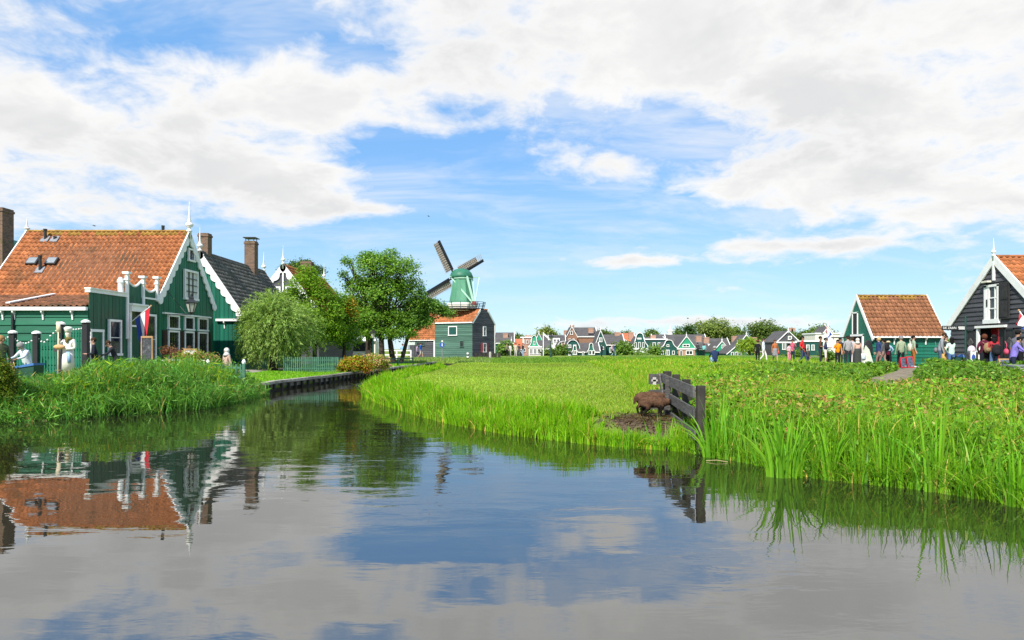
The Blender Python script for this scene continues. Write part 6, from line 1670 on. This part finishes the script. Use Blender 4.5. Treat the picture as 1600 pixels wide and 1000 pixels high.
def flush():
    objs = []
    for (root, name, V, E, tags, mats, sub) in JOBS:
        if name == 'fleece':
            mbd = bpy.data.metaballs.new('fleece%d' % len(objs)); mbd.resolution = mbd.render_resolution = .022; mbd.threshold = .6
            for (a, b) in E:
                A, B = Vector(V[a][0]), Vector(V[b][0]); ra, rb = V[a][1], V[b][1]; k = max(2, int((B - A).length / (min(ra, rb) * .7)) + 1)
                for i in range(k):
                    el = mbd.elements.new(); f = (i + .5) / k; el.co = A.lerp(B, f); el.radius = (ra + (rb - ra) * f) / .70
            o = bpy.data.objects.new('fleece%s' % 'abcdef'[len(objs) % 6] + str(len(objs)), mbd); COL.objects.link(o); objs.append(o); continue
        keys = list(V); me = bpy.data.meshes.new('tmp'); me.from_pydata([V[k][0] for k in keys], [(keys.index(a), keys.index(b)) for a, b in E], [])
        o = bpy.data.objects.new('tmp', me); COL.objects.link(o); sk = o.modifiers.new('s', 'SKIN'); sk.use_smooth_shade = True
        lay = me.skin_vertices[0].data
        for i, k in enumerate(keys): lay[i].radius = V[k][1] if isinstance(V[k][1], tuple) else (V[k][1], V[k][1]); lay[i].use_root = (i == 0)
        ms = o.modifiers.new('d', 'SUBSURF'); ms.levels = ms.render_levels = sub
        objs.append(o)
    dg = bpy.context.evaluated_depsgraph_get(); dg.update()
    for o, (root, name, V, E, tags, mats, sub) in zip(objs, JOBS):
        me = bpy.data.meshes.new_from_object(o.evaluated_get(dg)); fl = name == 'fleece'; name = 'body'; me.name = name
        if fl:      # tufted wool
            co = np.zeros(len(me.vertices) * 3); me.vertices.foreach_get('co', co); co = co.reshape(-1, 3); no = np.zeros(len(co) * 3); me.vertices.foreach_get('normal', no); no = no.reshape(-1, 3)
            am = .007 * ss(.24, .34, co[:, 2])[:, None]; co += no * am * (np.sin(co[:, :1] * 61 + 3 * np.sin(co[:, 2:] * 47)) * np.sin(co[:, 1:2] * 53 + co[:, 2:] * 59)); me.vertices.foreach_set('co', co.ravel().astype(np.float32))
        me.materials.clear()
        for m in mats: me.materials.append(m)
        n = len(me.polygons); C = np.zeros(n * 3); me.polygons.foreach_get('center', C); C = C.reshape(-1, 3)
        best = np.full(n, 1e9); idx = np.zeros(n, int)
        for (a, b), tg in zip(E, tags):
            A, B = np.array(V[a][0]), np.array(V[b][0]); ra, rb = [(v[1] if not isinstance(v[1], tuple) else max(v[1])) for v in (V[a], V[b])]
            e = B - A; t = np.clip(((C - A) @ e) / max(e @ e, 1e-9), 0, 1); dd = np.linalg.norm(C - A - t[:, None] * e, axis=1) - (ra + (rb - ra) * t)
            s = dd < best; best[s] = dd[s]; idx[s] = tg(C[s]) if callable(tg) else tg
        me.polygons.foreach_set('material_index', idx.astype(np.int32)); me.polygons.foreach_set('use_smooth', np.ones(n, bool)); me.update()
        p = place(name, me, root)
        bpy.data.objects.remove(o)


CLOTHS = {}


def cloth(c):
    k = tuple(round(v, 3) for v in c)
    if k not in CLOTHS: CLOTHS[k] = mat('cloth_%d' % len(CLOTHS), c, .85, .14, 14, .15, 60, .1)
    return CLOTHS[k]


SKIN = mat('skin', (.47, .27, .19), .55, .06, 20); SKIN2 = mat('tanned_skin', (.30, .165, .11), .55, .06, 20)
HAIR = {'black': (.012, .011, .011), 'brown': (.055, .03, .018), 'blond': (.42, .30, .14), 'grey': (.28, .27, .26), 'auburn': (.10, .035, .02), 'white': (.6, .58, .54)}
EYE_M = mat('dark_eye', (.02, .015, .012), .2, .1, 5); LIP = mat('lip', (.32, .11, .10), .5, .1, 5)
_e = MB().ball((0, 0, 0), .014, .008, .010, 8, 6).mesh('eye', EYE_M, smooth=True)
_n = MB().add([(-.016, .01, -.022), (.016, .01, -.022), (0, -.024, -.018), (0, .008, .028)], [(0, 1, 2), (1, 3, 2), (3, 0, 2), (0, 3, 1)]).mesh('nose', SKIN)
_m = MB().ball((0, 0, 0), .026, .007, .008, 8, 6).mesh('mouth', LIP, smooth=True)
_r = MB().ball((0, 0, 0), .010, .020, .030, 8, 6).mesh('ear', SKIN, smooth=True)

NP = [0]


def person(label, px, d, h, face, top, bottom, hair='brown', style='short', sleeves='l', legs='p', pose='stand', arms='down', lean=0.0, shoe=(.05, .05, .05), skin=None, stout=1.0, skirt=None, fingers=True, group='visitors', headcol=None, z=None, coat=None, x=None, tilt=0.0):
    x = at(px, HY, d).x if x is None else x; z = (gz(x, d) + .05) if z is None else z
    t = thing('person', label, 'person', (x, d, z), group); t.rotation_euler = (0, 0, math.radians(face))
    s = h / 1.75; k = stout; V = {}
    pel = {'stand': .95, 'walk': .93, 'crouch': .36, 'sit': .50}[pose]
    sl, cl = math.sin(lean), math.cos(lean)
    def T(dx, up, fw=0.0): return (dx, -sl * up - cl * fw, pel + cl * up - sl * fw)
    V['pel'] = ((0, 0, pel), .135 * k); V['spi'] = (T(0, .2), .122 * k); V['che'] = (T(0, .39), .15 * k); V['nec'] = (T(0, .545), .055)
    sl2 = math.sin(lean + tilt); cl2 = math.cos(lean + tilt); nb = V['nec'][0]
    def Hd(up, fw=0.0): return (0, nb[1] - sl2 * up - cl2 * fw, nb[2] + cl2 * up - sl2 * fw)
    V['chi'] = (Hd(.075, .02), .072); V['hed'] = (Hd(.155, .012), .098); V['cro'] = (Hd(.215, -.005), .075)
    E = [('pel', 'spi'), ('spi', 'che'), ('che', 'nec'), ('nec', 'chi'), ('chi', 'hed'), ('hed', 'cro')]; tags = [1, 1, 1, 0, 0, 0]
    for i, sx in enumerate((1, -1)):
        q = 'LR'[i]
        V['sh' + q] = (T(sx * .165 * (1 + (k - 1) * .6), .45), .066); sh = Vector(V['sh' + q][0]); am = arms[i] if isinstance(arms, tuple) else arms
        if am == 'down': el, wr = sh + Vector((sx * .07, .02, -.28)), sh + Vector((sx * .09, -.05, -.53))
        elif am == 'front': el, wr = sh + Vector((sx * .07, .0, -.27)), sh + Vector((-sx * .03, -.23, -.27))
        elif am == 'up': el, wr = sh + Vector((sx * .09, -.10, -.24)), sh + Vector((-sx * .03, -.26, -.04))
        elif am == 'reach': el, wr = sh + Vector((sx * .06, -.16, -.2)), sh + Vector((sx * .03, -.40, -.27))
        else: el, wr = sh + Vector((sx * .14, .07, -.25)), sh + Vector((sx * .02, -.06, -.42))
        V['el' + q] = (tuple(el), .046); V['wr' + q] = (tuple(wr), .031); hd = (wr - el).normalized(); V['pa' + q] = (tuple(wr + hd * .075), .034)
        E += [('che', 'sh' + q), ('sh' + q, 'el' + q), ('el' + q, 'wr' + q), ('wr' + q, 'pa' + q)]; tags += [1, 1, 1 if sleeves == 'l' else 0, 0]
        if fingers:
            sd = hd.cross(Vector((0, 1, .3))).normalized(); pa = Vector(V['pa' + q][0]); curl = hd.cross(sd).normalized()
            if curl.y > 0: curl = -curl
            for f, (o, ln) in enumerate(((-.028, .062), (-.010, .074), (.010, .068), (.028, .052))):
                a, b = 'f%s%d' % (q, f), 'g%s%d' % (q, f); m1 = pa + hd * ln * .6 + sd * o; V[a] = (tuple(m1), .0095); V[b] = (tuple(m1 + hd * ln * .35 + curl * ln * .35), .008)
                E += [('pa' + q, a), (a, b)]; tags += [0, 0]
            a, b = 't' + q, 'u' + q; V[a] = (tuple(wr + hd * .05 + curl * .035 - sd * .03), .011); V[b] = (tuple(wr + hd * .085 + curl * .05 - sd * .035), .009); E += [('wr' + q, a), (a, b)]; tags += [0, 0]
        if pose == 'walk': kn, an, to = ((sx * .09, -.17, .53), (sx * .08, -.22, .10), (sx * .08, -.39, .06)) if sx > 0 else ((sx * .09, .0, .49), (sx * .08, .28, .15), (sx * .08, .17, .035))
        elif pose == 'crouch': kn, an, to = (sx * .17, -.36, .50), (sx * .14, -.05, .09), (sx * .15, -.22, .035)
        elif pose == 'sit': kn, an, to = (sx * .11, -.42, .50), (sx * .11, -.40, .09), (sx * .11, -.57, .035)
        else: kn, an, to = (sx * .105, -.02, .50), (sx * .115, .03, .085), (sx * .135, -.14, .035)
        V['hi' + q] = ((sx * .085 * k, 0, pel - .06), .098 * (1 + (k - 1) * .5)); V['kn' + q] = (kn, .064); V['an' + q] = (an, .046); V['to' + q] = (to, .036)
        E += [('pel', 'hi' + q), ('hi' + q, 'kn' + q), ('kn' + q, 'an' + q), ('an' + q, 'to' + q)]; tags += [2, 2, 2 if legs == 'p' else 0, 3]
    V = {kk: (tuple(c * s for c in v[0]), v[1] * s) for kk, v in V.items()}
    sm = skin or SKIN
    grow(t, 'body', V, E, tags, [sm, cloth(top), cloth(bottom), cloth(shoe)])
    # head: hair, face, hat, all in the head's own frame
    hc = Vector(V['hed'][0]); R = Matrix.Rotation(-(lean + tilt), 4, 'X').inverted() if False else Matrix.Rotation(lean + tilt, 4, 'X')
    def hp(name, me, v, sc=s):
        o = bpy.data.objects.new(name, me); COL.objects.link(o); o.parent = t; o.matrix_local = Matrix.Translation(hc) @ R @ Matrix.Translation(Vector(v) * s) @ Matrix.Scale(sc, 4); return o
    if fingers:
        for sx in (-1, 1): hp('eye', _e, (sx * .034, -.105, .005)); hp('ear', _r, (sx * .098, .005, -.015))
        hp('nose', _n, (0, -.112, -.03)); hp('mouth', _m, (0, -.098, -.072))
    hm = cloth(HAIR[hair]) if hair in HAIR else cloth(hair)
    mb = MB()
    if style in ('short', 'long', 'bun', 'cap', 'hat', 'pony'): mb.ball((0, .022, .030), .108, .108, .100, 12, 8)
    if style == 'long': mb.lathe((0, .045, -.30), [(.05, 0), (.085, .06), (.10, .2), (.095, .34)], 10, 1.05, .62)
    if style == 'pony': mb.tube([(0, .12, .05), (0, .17, -.02), (0, .15, -.2)], [.03, .035, .012], 8)
    if style == 'bun': mb.ball((0, .11, .06), .05, .05, .05, 8, 6)
    if style == 'bob': mb.ball((0, .025, .0), .122, .118, .128, 12, 8)
    if mb.v: hp('hair', mb.mesh('hair', hm, smooth=True), (0, 0, 0))
    hcol = cloth(headcol) if headcol else None
    if style == 'cap': hp('cap', MB().lathe((0, .01, .05), [(.112, 0), (.11, .05), (.08, .085), (.02, .1)], 12).obox((0, -.13, .055), (.07, 0, 0), (0, .06, -.01), (0, 0, .006)).mesh('cap', hcol, smooth=False), (0, 0, 0))
    if style == 'hat': hp('hat', MB().lathe((0, .005, .05), [(.19, -.012), (.19, 0), (.115, .01), (.105, .07), (.07, .09), (.02, .095)], 14).mesh('hat', hcol, smooth=True), (0, 0, 0))
    if style == 'scarf': hp('headscarf', MB().ball((0, .02, .0), .122, .118, .135, 12, 8).lathe((0, .02, -.22), [(.17, 0), (.12, .08), (.10, .14)], 12).mesh('headscarf', hcol, smooth=True), (0, 0, 0))
    if style == 'hood': hp('hood', MB().ball((0, .03, -.01), .128, .118, .132, 12, 8).mesh('hood', hcol, smooth=True), (0, 0, 0))
    if skirt:
        c, zl = skirt; w = .17 * k
        me = MB().lathe((0, 0, 0), [(w * .95, pel + .16), (w * 1.08, pel), (w * 1.25, zl + .15), (w * 1.4, zl), (w * 1.3, zl)], 14, 1, .8).mesh('skirt', cloth(c), smooth=True)
        o = bpy.data.objects.new('skirt', me); COL.objects.link(o); o.parent = t; o.scale = (s, s, s)
    return t


def bag(label, owner, v, kind, c, size=1.0, cat='bag'):
    """A bag carried by someone: given in that person's frame, standing free in the scene."""
    R = Matrix.Rotation(owner.rotation_euler[2], 4, 'Z'); p = Vector(owner.location) + (R @ Vector(v)); m = cloth(c); nm = {'pack': 'backpack', 'tote': 'tote_bag', 'sling': 'shoulder_bag'}[kind]
    t = thing(nm, label, cat, p); t.rotation_euler = owner.rotation_euler; k = size
    def pt(name, mb, mm):
        o = bpy.data.objects.new(name, mb.mesh(name, mm, smooth=True)); COL.objects.link(o); o.parent = t; return o
    if kind == 'pack':
        pt('body', MB().ball((0, .06, 0), .15 * k, .09 * k, .21 * k, 12, 8), m); pt('pocket', MB().ball((0, .14 * k, -.07 * k), .10 * k, .045, .09 * k, 10, 6), m)
        for sx in (-1, 1): pt('strap', MB().tube([(sx * .09, .02, .17 * k), (sx * .10, -.10, .23), (sx * .10, -.22, .12), (sx * .09, -.2, -.1)], .016, 6), m)
    elif kind == 'tote':
        pt('body', MB().lathe((0, 0, -.18 * k), [(.10 * k, 0), (.15 * k, .04), (.16 * k, .22 * k), (.12 * k, .34 * k)], 10, 1, .5), m); pt('handle', MB().tube([(-.07, 0, .14 * k), (0, 0, .32 * k), (.07, 0, .14 * k)], .012, 6), m)
    else:
        pt('body', MB().ball((0, 0, 0), .13 * k, .06 * k, .10 * k, 10, 8), m); pt('strap', MB().tube([(-.08, 0, .06), (-.05, 0, .28), (.06, .02, .40)], .012, 6), m)
    return t


NAVY, BLK, GRY, WHT, JEAN, TANC, PINK = (.02, .03, .08), (.014, .014, .016), (.17, .17, .18), (.70, .70, .70), (.05, .09, .2), (.36, .25, .14), (.62, .22, .28)
# right: the walkers on the path, left to right
person('person in black jacket and maroon cap walking away, leftmost on the path', 1184, 52, 1.62, 165, BLK, BLK, style='cap', headcol=(.16, .02, .035), pose='walk')
person('person in loose white shirt and white trousers', 1193, 52, 1.76, 60, (.68, .72, .78), (.7, .68, .64), pose='walk', shoe=WHT)
w = person('woman in grey dress and rust brown jacket', 1211, 51.5, 1.66, 5, (.40, .13, .05), (.2, .2, .2), hair='auburn', style='long', legs='s', skirt=((.22, .22, .23), .48), pose='walk', shoe=WHT)
bag('small red handbag held by the woman in the grey dress', w, (.25, -.05, .72), 'tote', (.5, .03, .03), .55)
person('adult in pink and dark blue behind the child in pink', 1238, 51, 1.70, -20, (.50, .09, .15), NAVY, hair='black', arms='up')
person('child in pale pink jacket and pink trousers', 1233, 49.5, 1.38, 20, (.66, .38, .42), (.66, .24, .30), hair='black', style='bob', arms='front', shoe=WHT)
m_ = person('large man in bright red t-shirt and jeans with a dark shoulder strap', 1254, 43.5, 1.80, 55, (.62, .03, .035), (.045, .065, .12), hair='black', sleeves='s', stout=1.18, pose='walk', arms='hip', skin=SKIN2)
bag('dark shoulder bag of the man in the red t-shirt', m_, (.16, -.12, .98), 'sling', BLK, 1.0)
person('small boy in dark clothes next to the man in red', 1262, 43.8, 1.05, 15, (.07, .06, .06), (.03, .035, .07), hair='black')
person('man in brown t-shirt standing behind the man in white shorts', 1282, 44.5, 1.78, 60, (.10, .045, .03), (.03, .035, .05), hair='black', sleeves='s', arms='front', skin=SKIN2)
person('man in navy and red sweater with off-white shorts', 1290, 43.6, 1.68, 65, (.03, .04, .10), (.60, .57, .50), hair='black', legs='s', arms='front', shoe=WHT)
person('woman in orange sweater and black trousers raising a hand to her face', 1309, 42.2, 1.50, -20, (.75, .25, .01), BLK, hair='black', style='long', arms=('down', 'up'))
person('man in dark jacket behind the woman in orange', 1313, 43.4, 1.66, 10, (.05, .05, .055), (.04, .045, .06), hair='black', skin=SKIN2)
person('person in black cap and white and charcoal jacket seen from behind', 1325, 41.6, 1.70, 175, (.30, .29, .29), (.03, .03, .035), style='cap', headcol=BLK, stout=1.12)
w = person('woman in pale headscarf, pink blouse and wide dark trousers', 1340, 41.2, 1.58, 170, (.55, .35, .27), (.05, .055, .05), style='scarf', headcol=(.6, .54, .48), stout=1.1, skirt=((.045, .05, .045), .12))
bag('pale blue carrier bag held by the woman in the headscarf', w, (-.30, -.05, .55), 'tote', (.55, .62, .7), 1.0)
w = person('blond woman in navy jacket and brown trousers striding left', 1373, 40.8, 1.68, -85, (.03, .05, .12), (.20, .12, .10), hair='blond', style='bob', pose='walk', shoe=(.6, .65, .65))
w = person('person with black backpack close behind the blond woman', 1381, 40.2, 1.58, -150, (.09, .09, .10), (.28, .18, .15), hair='black', pose='walk')
bag('black backpack of the person behind the blond woman', w, (0, .14, 1.15), 'pack', (.02, .02, .022), 1.1); bag('hot pink shoulder bag between two walkers', w, (-.24, .1, .80), 'sling', (.6, .05, .11), 1.0)
person('woman in straw hat, light blue shirt and black skirt', 1388, 40.6, 1.44, 160, (.30, .42, .55), BLK, style='hat', headcol=(.55, .4, .24), skirt=(BLK, .3), arms='hip')
person('man in sage green jacket and black trousers seen from behind', 1408, 39.0, 1.74, 170, (.27, .32, .21), (.016, .016, .018), style='cap', headcol=(.2, .2, .22), hair='grey', stout=1.08, pose='walk', shoe=BLK)
m_ = person('man in sage t-shirt and rust brown trousers walking right', 1427, 38.6, 1.74, 80, (.27, .33, .24), (.30, .12, .03), hair='black', sleeves='s', pose='stand', shoe=WHT)
bag('black sling bag on the chest of the man in rust trousers', m_, (.0, -.17, 1.2), 'sling', BLK, 1.1); bag('cream tote bag on the back of the man in rust trousers', m_, (-.05, .20, 1.12), 'tote', (.6, .55, .42), 1.2)
m_ = person('tall man in grey sweater leaning toward a girl', 1469, 33.4, 1.78, 60, (.24, .26, .28), (.07, .10, .17), stout=1.15, lean=.18, tilt=.25, arms='down')
bag('tan canvas bag hanging from the hand of the man in grey', m_, (-.30, -.15, .55), 'tote', (.52, .32, .10), 1.5); bag('grey shoulder bag of the man in the grey sweater', m_, (-.2, .18, .95), 'sling', GRY, 1.4)
person('woman in cream top half hidden behind the girl in mint', 1478, 33.8, 1.62, 20, (.6, .5, .36), JEAN, hair='brown', style='long', arms='front')
person('girl with long dark hair in mint sweater and jeans seen from behind', 1487, 32.6, 1.52, 165, (.50, .66, .58), (.09, .17, .36), hair='black', style='long', arms=('hip', 'down'))
w = person('woman in maroon sweater and black trousers at the doorway', 1538, 28.3, 1.62, 175, (.09, .012, .03), (.02, .024, .03), hair='auburn', style='bob', stout=1.12, arms='hip')
bag('tan leather backpack on the woman in maroon', w, (0, .15, 1.08), 'pack', (.26, .17, .09), 1.0)
w = person('woman with long black hair and jeans facing the doorway', 1553, 28.0, 1.60, 170, (.35, .03, .04), (.10, .16, .28), hair='black', style='long', arms='front')
bag('round black backpack with red straps', w, (0, .15, 1.0), 'pack', (.018, .018, .02), 1.15)
w = person('woman in violet sweater bending over the counter', 1582, 26.4, 1.64, 70, (.21, .17, .52), (.02, .025, .05), hair='black', style='short', stout=1.25, lean=.3, arms='reach', tilt=.2)
bag('pink bag on the back of the woman in violet', w, (0, .2, 1.05), 'sling', (.6, .08, .14), 1.3)
person('tall man in dark grey t-shirt behind the woman in violet', 1590, 27.2, 1.80, 110, (.13, .13, .15), BLK, hair='black', sleeves='s', stout=1.15, skin=SKIN2, tilt=.2)
person('person in light grey hoodie in front of the shed door', 1332, 42.4, 1.66, 175, (.42, .42, .42), JEAN, hair='brown', arms='front')
# the field side
person('person in navy jacket crouching in the meadow seen from behind', 1117, 42.5, 1.75, 178, (.02, .035, .09), (.25, .38, .52), pose='crouch', hair='grey', arms='reach', stout=1.2, lean=.1, shoe=WHT, group='visitors by the field')
# far walkers on the dike
F_ = dict(fingers=False, group='far walkers on the dike')
person('far person in olive jacket, leftmost of the group near the mill', 792, 93, 1.75, 30, (.20, .20, .11), BLK, **F_)
person('far person in white blouse near the mill', 797, 93.5, 1.65, -30, (.65, .6, .58), (.5, .48, .45), **F_)
person('far person in beige coat walking from the mill', 806, 92, 1.75, 20, (.6, .48, .34), (.62, .6, .55), **F_)
person('far person in dark top behind the beige coat', 811, 95, 1.7, 160, (.05, .05, .06), (.1, .1, .12), **F_)
person('far person in black top and light blue jeans', 817, 91, 1.75, -60, (.03, .03, .035), (.28, .38, .52), arms='front', **F_)
person('far man all in dark blue standing on the dike', 940, 92, 1.72, 60, (.03, .035, .06), (.025, .03, .05), arms='front', **F_)
person('far woman in pink jacket walking on the dike', 956, 92, 1.72, 80, (.66, .34, .45), BLK, pose='walk', **F_)
person('far man in blue jacket beside the pink jacket', 959, 93, 1.74, 80, (.05, .08, .26), (.35, .42, .55), pose='walk', **F_)
person('far person in black with grey backpack on the dike', 1090, 96, 1.78, 170, (.04, .04, .045), BLK, **F_)
person('far woman with long hair in turquoise top on the dike', 1100, 96, 1.72, 150, (.2, .5, .5), BLK, hair='auburn', style='long', **F_)
person('far person in lilac top walking past the annex', 652, 82, 1.62, 80, (.5, .36, .5), (.05, .04, .08), pose='walk', fingers=False, group='walkers by the mill')
person('far person in bright blue jacket walking past the annex', 657.5, 82, 1.80, 80, (.03, .10, .42), (.5, .45, .4), legs='s', pose='walk', fingers=False, group='walkers by the mill')
person('far person in light blue between the tree trunks', 629, 76, 1.72, 0, (.25, .45, .6), BLK, fingers=False, group='walkers by the mill')
# left
w = person('grey haired woman in white blouse bending over the bin', 44, 24.2, 1.66, -20, (.62, .66, .74), (.10, .14, .24), hair='grey', style='bob', lean=.35, tilt=.35, arms='reach', stout=1.15, z=.36, group='people by the green house')
bag('yellow paper bag hanging beside the woman in white', w, (-.42, -.2, .62), 'tote', (.6, .42, .14), 1.0)
person('person with light brown hair behind the dark bush', 2, 22.5, 1.66, 60, (.08, .09, .05), JEAN, hair=(.32, .19, .08), style='bob', z=.50, group='people by the green house')
person('man in black jacket glancing left by the dark doorway', 148, 26.6, 1.70, -60, (.018, .02, .028), BLK, hair='brown', arms='front', stout=1.08, z=.46, lean=.06, group='people by the green house')
person('man in black leather jacket stooping in front of the window', 182, 27.2, 1.66, -60, (.03, .03, .038), BLK, hair='brown', lean=.38, tilt=.2, arms='reach', z=.45, group='people by the green house')
person('man in dark shirt sitting on the terrace', 296, 30.2, 1.72, 10, (.02, .025, .04), BLK, hair='brown', pose='sit', arms='front', skin=SKIN2, z=.58, group='people by the green house')
person('person in pale headscarf sitting at the terrace end', 354, 29.0, 1.60, -30, (.5, .36, .28), (.3, .3, .3), style='scarf', headcol=(.62, .6, .55), pose='sit', z=.58, group='people by the green house')

# the baker statue
bxs = (107 - CX) * 26.2 / F_PX
st = thing('baker_statue', 'white painted baker statue holding a bread peel and a loaf', 'statue', (bxs, 26.2, .62)); CHALK = mat('statue_white', (.75, .72, .64), .6, .06, 6, .1, 20)
SV = {'pel': ((0, 0, .95), .155), 'spi': ((0, 0, 1.15), .15), 'che': ((.02, 0, 1.36), .165), 'nec': ((.02, -.01, 1.52), .06), 'chi': ((.01, -.04, 1.60), .08), 'hed': ((.0, -.03, 1.69), .108), 'cro': ((0, -.02, 1.76), .08),
      'shL': ((.2, 0, 1.42), .075), 'elL': ((.26, -.05, 1.14), .058), 'wrL': ((.06, -.20, 1.12), .042), 'paL': ((-.02, -.22, 1.13), .045), 'shR': ((-.17, 0, 1.42), .075), 'elR': ((-.27, -.12, 1.22), .058), 'wrR': ((-.22, -.2, 1.45), .042), 'paR': ((-.21, -.21, 1.52), .045),
      'hiL': ((.09, 0, .88), .12), 'knL': ((.10, -.02, .48), .095), 'anL': ((.10, .02, .09), .06), 'toL': ((.12, -.15, .04), .05), 'hiR': ((-.09, 0, .88), .12), 'knR': ((-.10, -.02, .48), .095), 'anR': ((-.10, .02, .09), .06), 'toR': ((-.12, -.15, .04), .05)}
SE = [('pel', 'spi'), ('spi', 'che'), ('che', 'nec'), ('nec', 'chi'), ('chi', 'hed'), ('hed', 'cro')]
for q in 'LR': SE += [('che', 'sh' + q), ('sh' + q, 'el' + q), ('el' + q, 'wr' + q), ('wr' + q, 'pa' + q), ('pel', 'hi' + q), ('hi' + q, 'kn' + q), ('kn' + q, 'an' + q), ('an' + q, 'to' + q)]
grow(st, 'body', SV, SE, [0] * 3 + [1, 1, 1] + [0] * 16, [CHALK, mat('statue_face', (.72, .62, .48), .6, .06, 6)])


def sp(name, mb, m): o = place(name, mb.mesh(name, m, smooth=True), st); return o


sp('hat', MB().lathe((0, -.01, 1.74), [(.115, 0), (.12, .06), (.145, .10), (.15, .15), (.10, .20), (.02, .21)], 12), CHALK)
sp('neckerchief', MB().lathe((.02, -.01, 1.46), [(.14, 0), (.15, .03), (.09, .10)], 10).ball((.02, -.14, 1.42), .06, .03, .08, 8, 6), mat('neckerchief', (.13, .10, .02), .8, .15, 8))
sp('apron', MB().lathe((0, -.02, .35), [(.22, 0), (.21, .4), (.17, .78)], 12, 1, .85), CHALK)
sp('trouser_panel', MB().obox((.13, -.2, .82), (.06, 0, 0), (0, .01, 0), (-.02, 0, .2)), mat('statue_blue', (.25, .42, .68), .6, .08, 6))
sp('peel', MB().tube([(-.24, -.24, .0), (-.22, -.24, 1.75)], .022, 8).obox((-.22, -.24, 1.92), (.07, 0, 0), (0, .015, 0), (0, 0, .2)), mat('peel_wood', (.70, .60, .42), .6, .08, 6))
sp('loaf', MB().ball((-.17, -.26, 1.2), .22, .09, .09, 12, 8), mat('bread_crust', (.55, .33, .15), .7, .15, 8))
sp('plinth', MB().lathe((0, 0, -.12), [(.34, 0), (.32, .12)], 12), STONE)


# the sheep
WOOL = mat('brown_wool', (.11, .06, .036), .95, .5, 16, 1.0, 60, .05, dirt=(.06, .03, .018), dirt_amt=.6); DARKW = mat('dark_leg_wool', (.018, .014, .012), .9, .3, 12, .4, 60, .05)


def sheep(label, x, y, face, s):
    z = gz(x, y); t = thing('sheep', label, 'sheep', (x, y, z), 'brown sheep at the gate'); t.rotation_euler = (0, 0, face)
    V = {'mid': ((-.02, 0, .435), .165), 'rum': ((-.25, 0, .42), .15), 'che': ((.2, 0, .42), .145), 'nec': ((.38, 0, .44), .105), 'pol': ((.50, 0, .42), .078), 'fac': ((.58, 0, .34), .060), 'muz': ((.64, 0, .26), .042), 'ta1': ((-.41, 0, .44), .035), 'ta2': ((-.45, 0, .26), .022)}
    E = [('mid', 'rum'), ('mid', 'che'), ('che', 'nec'), ('nec', 'pol'), ('pol', 'fac'), ('fac', 'muz'), ('rum', 'ta1'), ('ta1', 'ta2')]; belly = lambda C: np.where(C[:, 2] + .035 * np.sin(C[:, 0] * 31) + .03 * np.sin(C[:, 0] * 83 + C[:, 1] * 40) < (.29 + .1 * np.abs(C[:, 0])) * s, 1, 0); tags = [belly, belly, 0, 1, 1, 1, 0, 0]
    for q, sy, st_ in (('a', .085, .03), ('b', -.085, -.03)):
        V.update({'s' + q: ((.20, sy, .32), .075), 'k' + q: ((.215 + st_, sy, .18), .032), 'p' + q: ((.20 + st_, sy, .06), .026), 'h' + q: ((.215 + st_, sy, .015), .030),
                  'i' + q: ((-.25, sy, .34), .095), 'j' + q: ((-.20 - st_, sy * 1.1, .27), .06), 'o' + q: ((-.315 - st_, sy, .165), .034), 'n' + q: ((-.295 - st_, sy, .06), .026), 'g' + q: ((-.275 - st_, sy, .015), .030)})
        E += [('che', 's' + q), ('s' + q, 'k' + q), ('k' + q, 'p' + q), ('p' + q, 'h' + q), ('rum', 'i' + q), ('i' + q, 'j' + q), ('j' + q, 'o' + q), ('o' + q, 'n' + q), ('n' + q, 'g' + q)]; tags += [belly, 1, 1, 1, belly, belly, 1, 1, 1]
    V = {k: (tuple(c * s for c in v[0]), v[1] * s) for k, v in V.items()}
    grow(t, 'fleece', V, E, tags, [WOOL, DARKW], 1)
    for sy in (-1, 1):
        place('ear', MB().ball((.50 * s, sy * .11 * s, .455 * s), .022 * s, .06 * s, .014 * s, 8, 6).mesh('ear', DARKW, smooth=True), t)
        place('eye', MB().ball((.575 * s, sy * .055 * s, .385 * s), .010 * s, .008 * s, .010 * s, 8, 6).mesh('eye', EYE_M, smooth=True), t)
    place('ear_tag', MB().obox((.50 * s, -.14 * s, .45 * s), (.012, 0, 0), (0, .003, 0), (0, 0, .014)).mesh('ear_tag', WHITE), t)
    return t


sheep('nearer brown sheep with dark legs pushing its head at the gate', 2.78, 13.95, .12, .70)
sheep('farther brown sheep half hidden behind the nearer one', 2.84, 14.5, .05, .80)
flush()
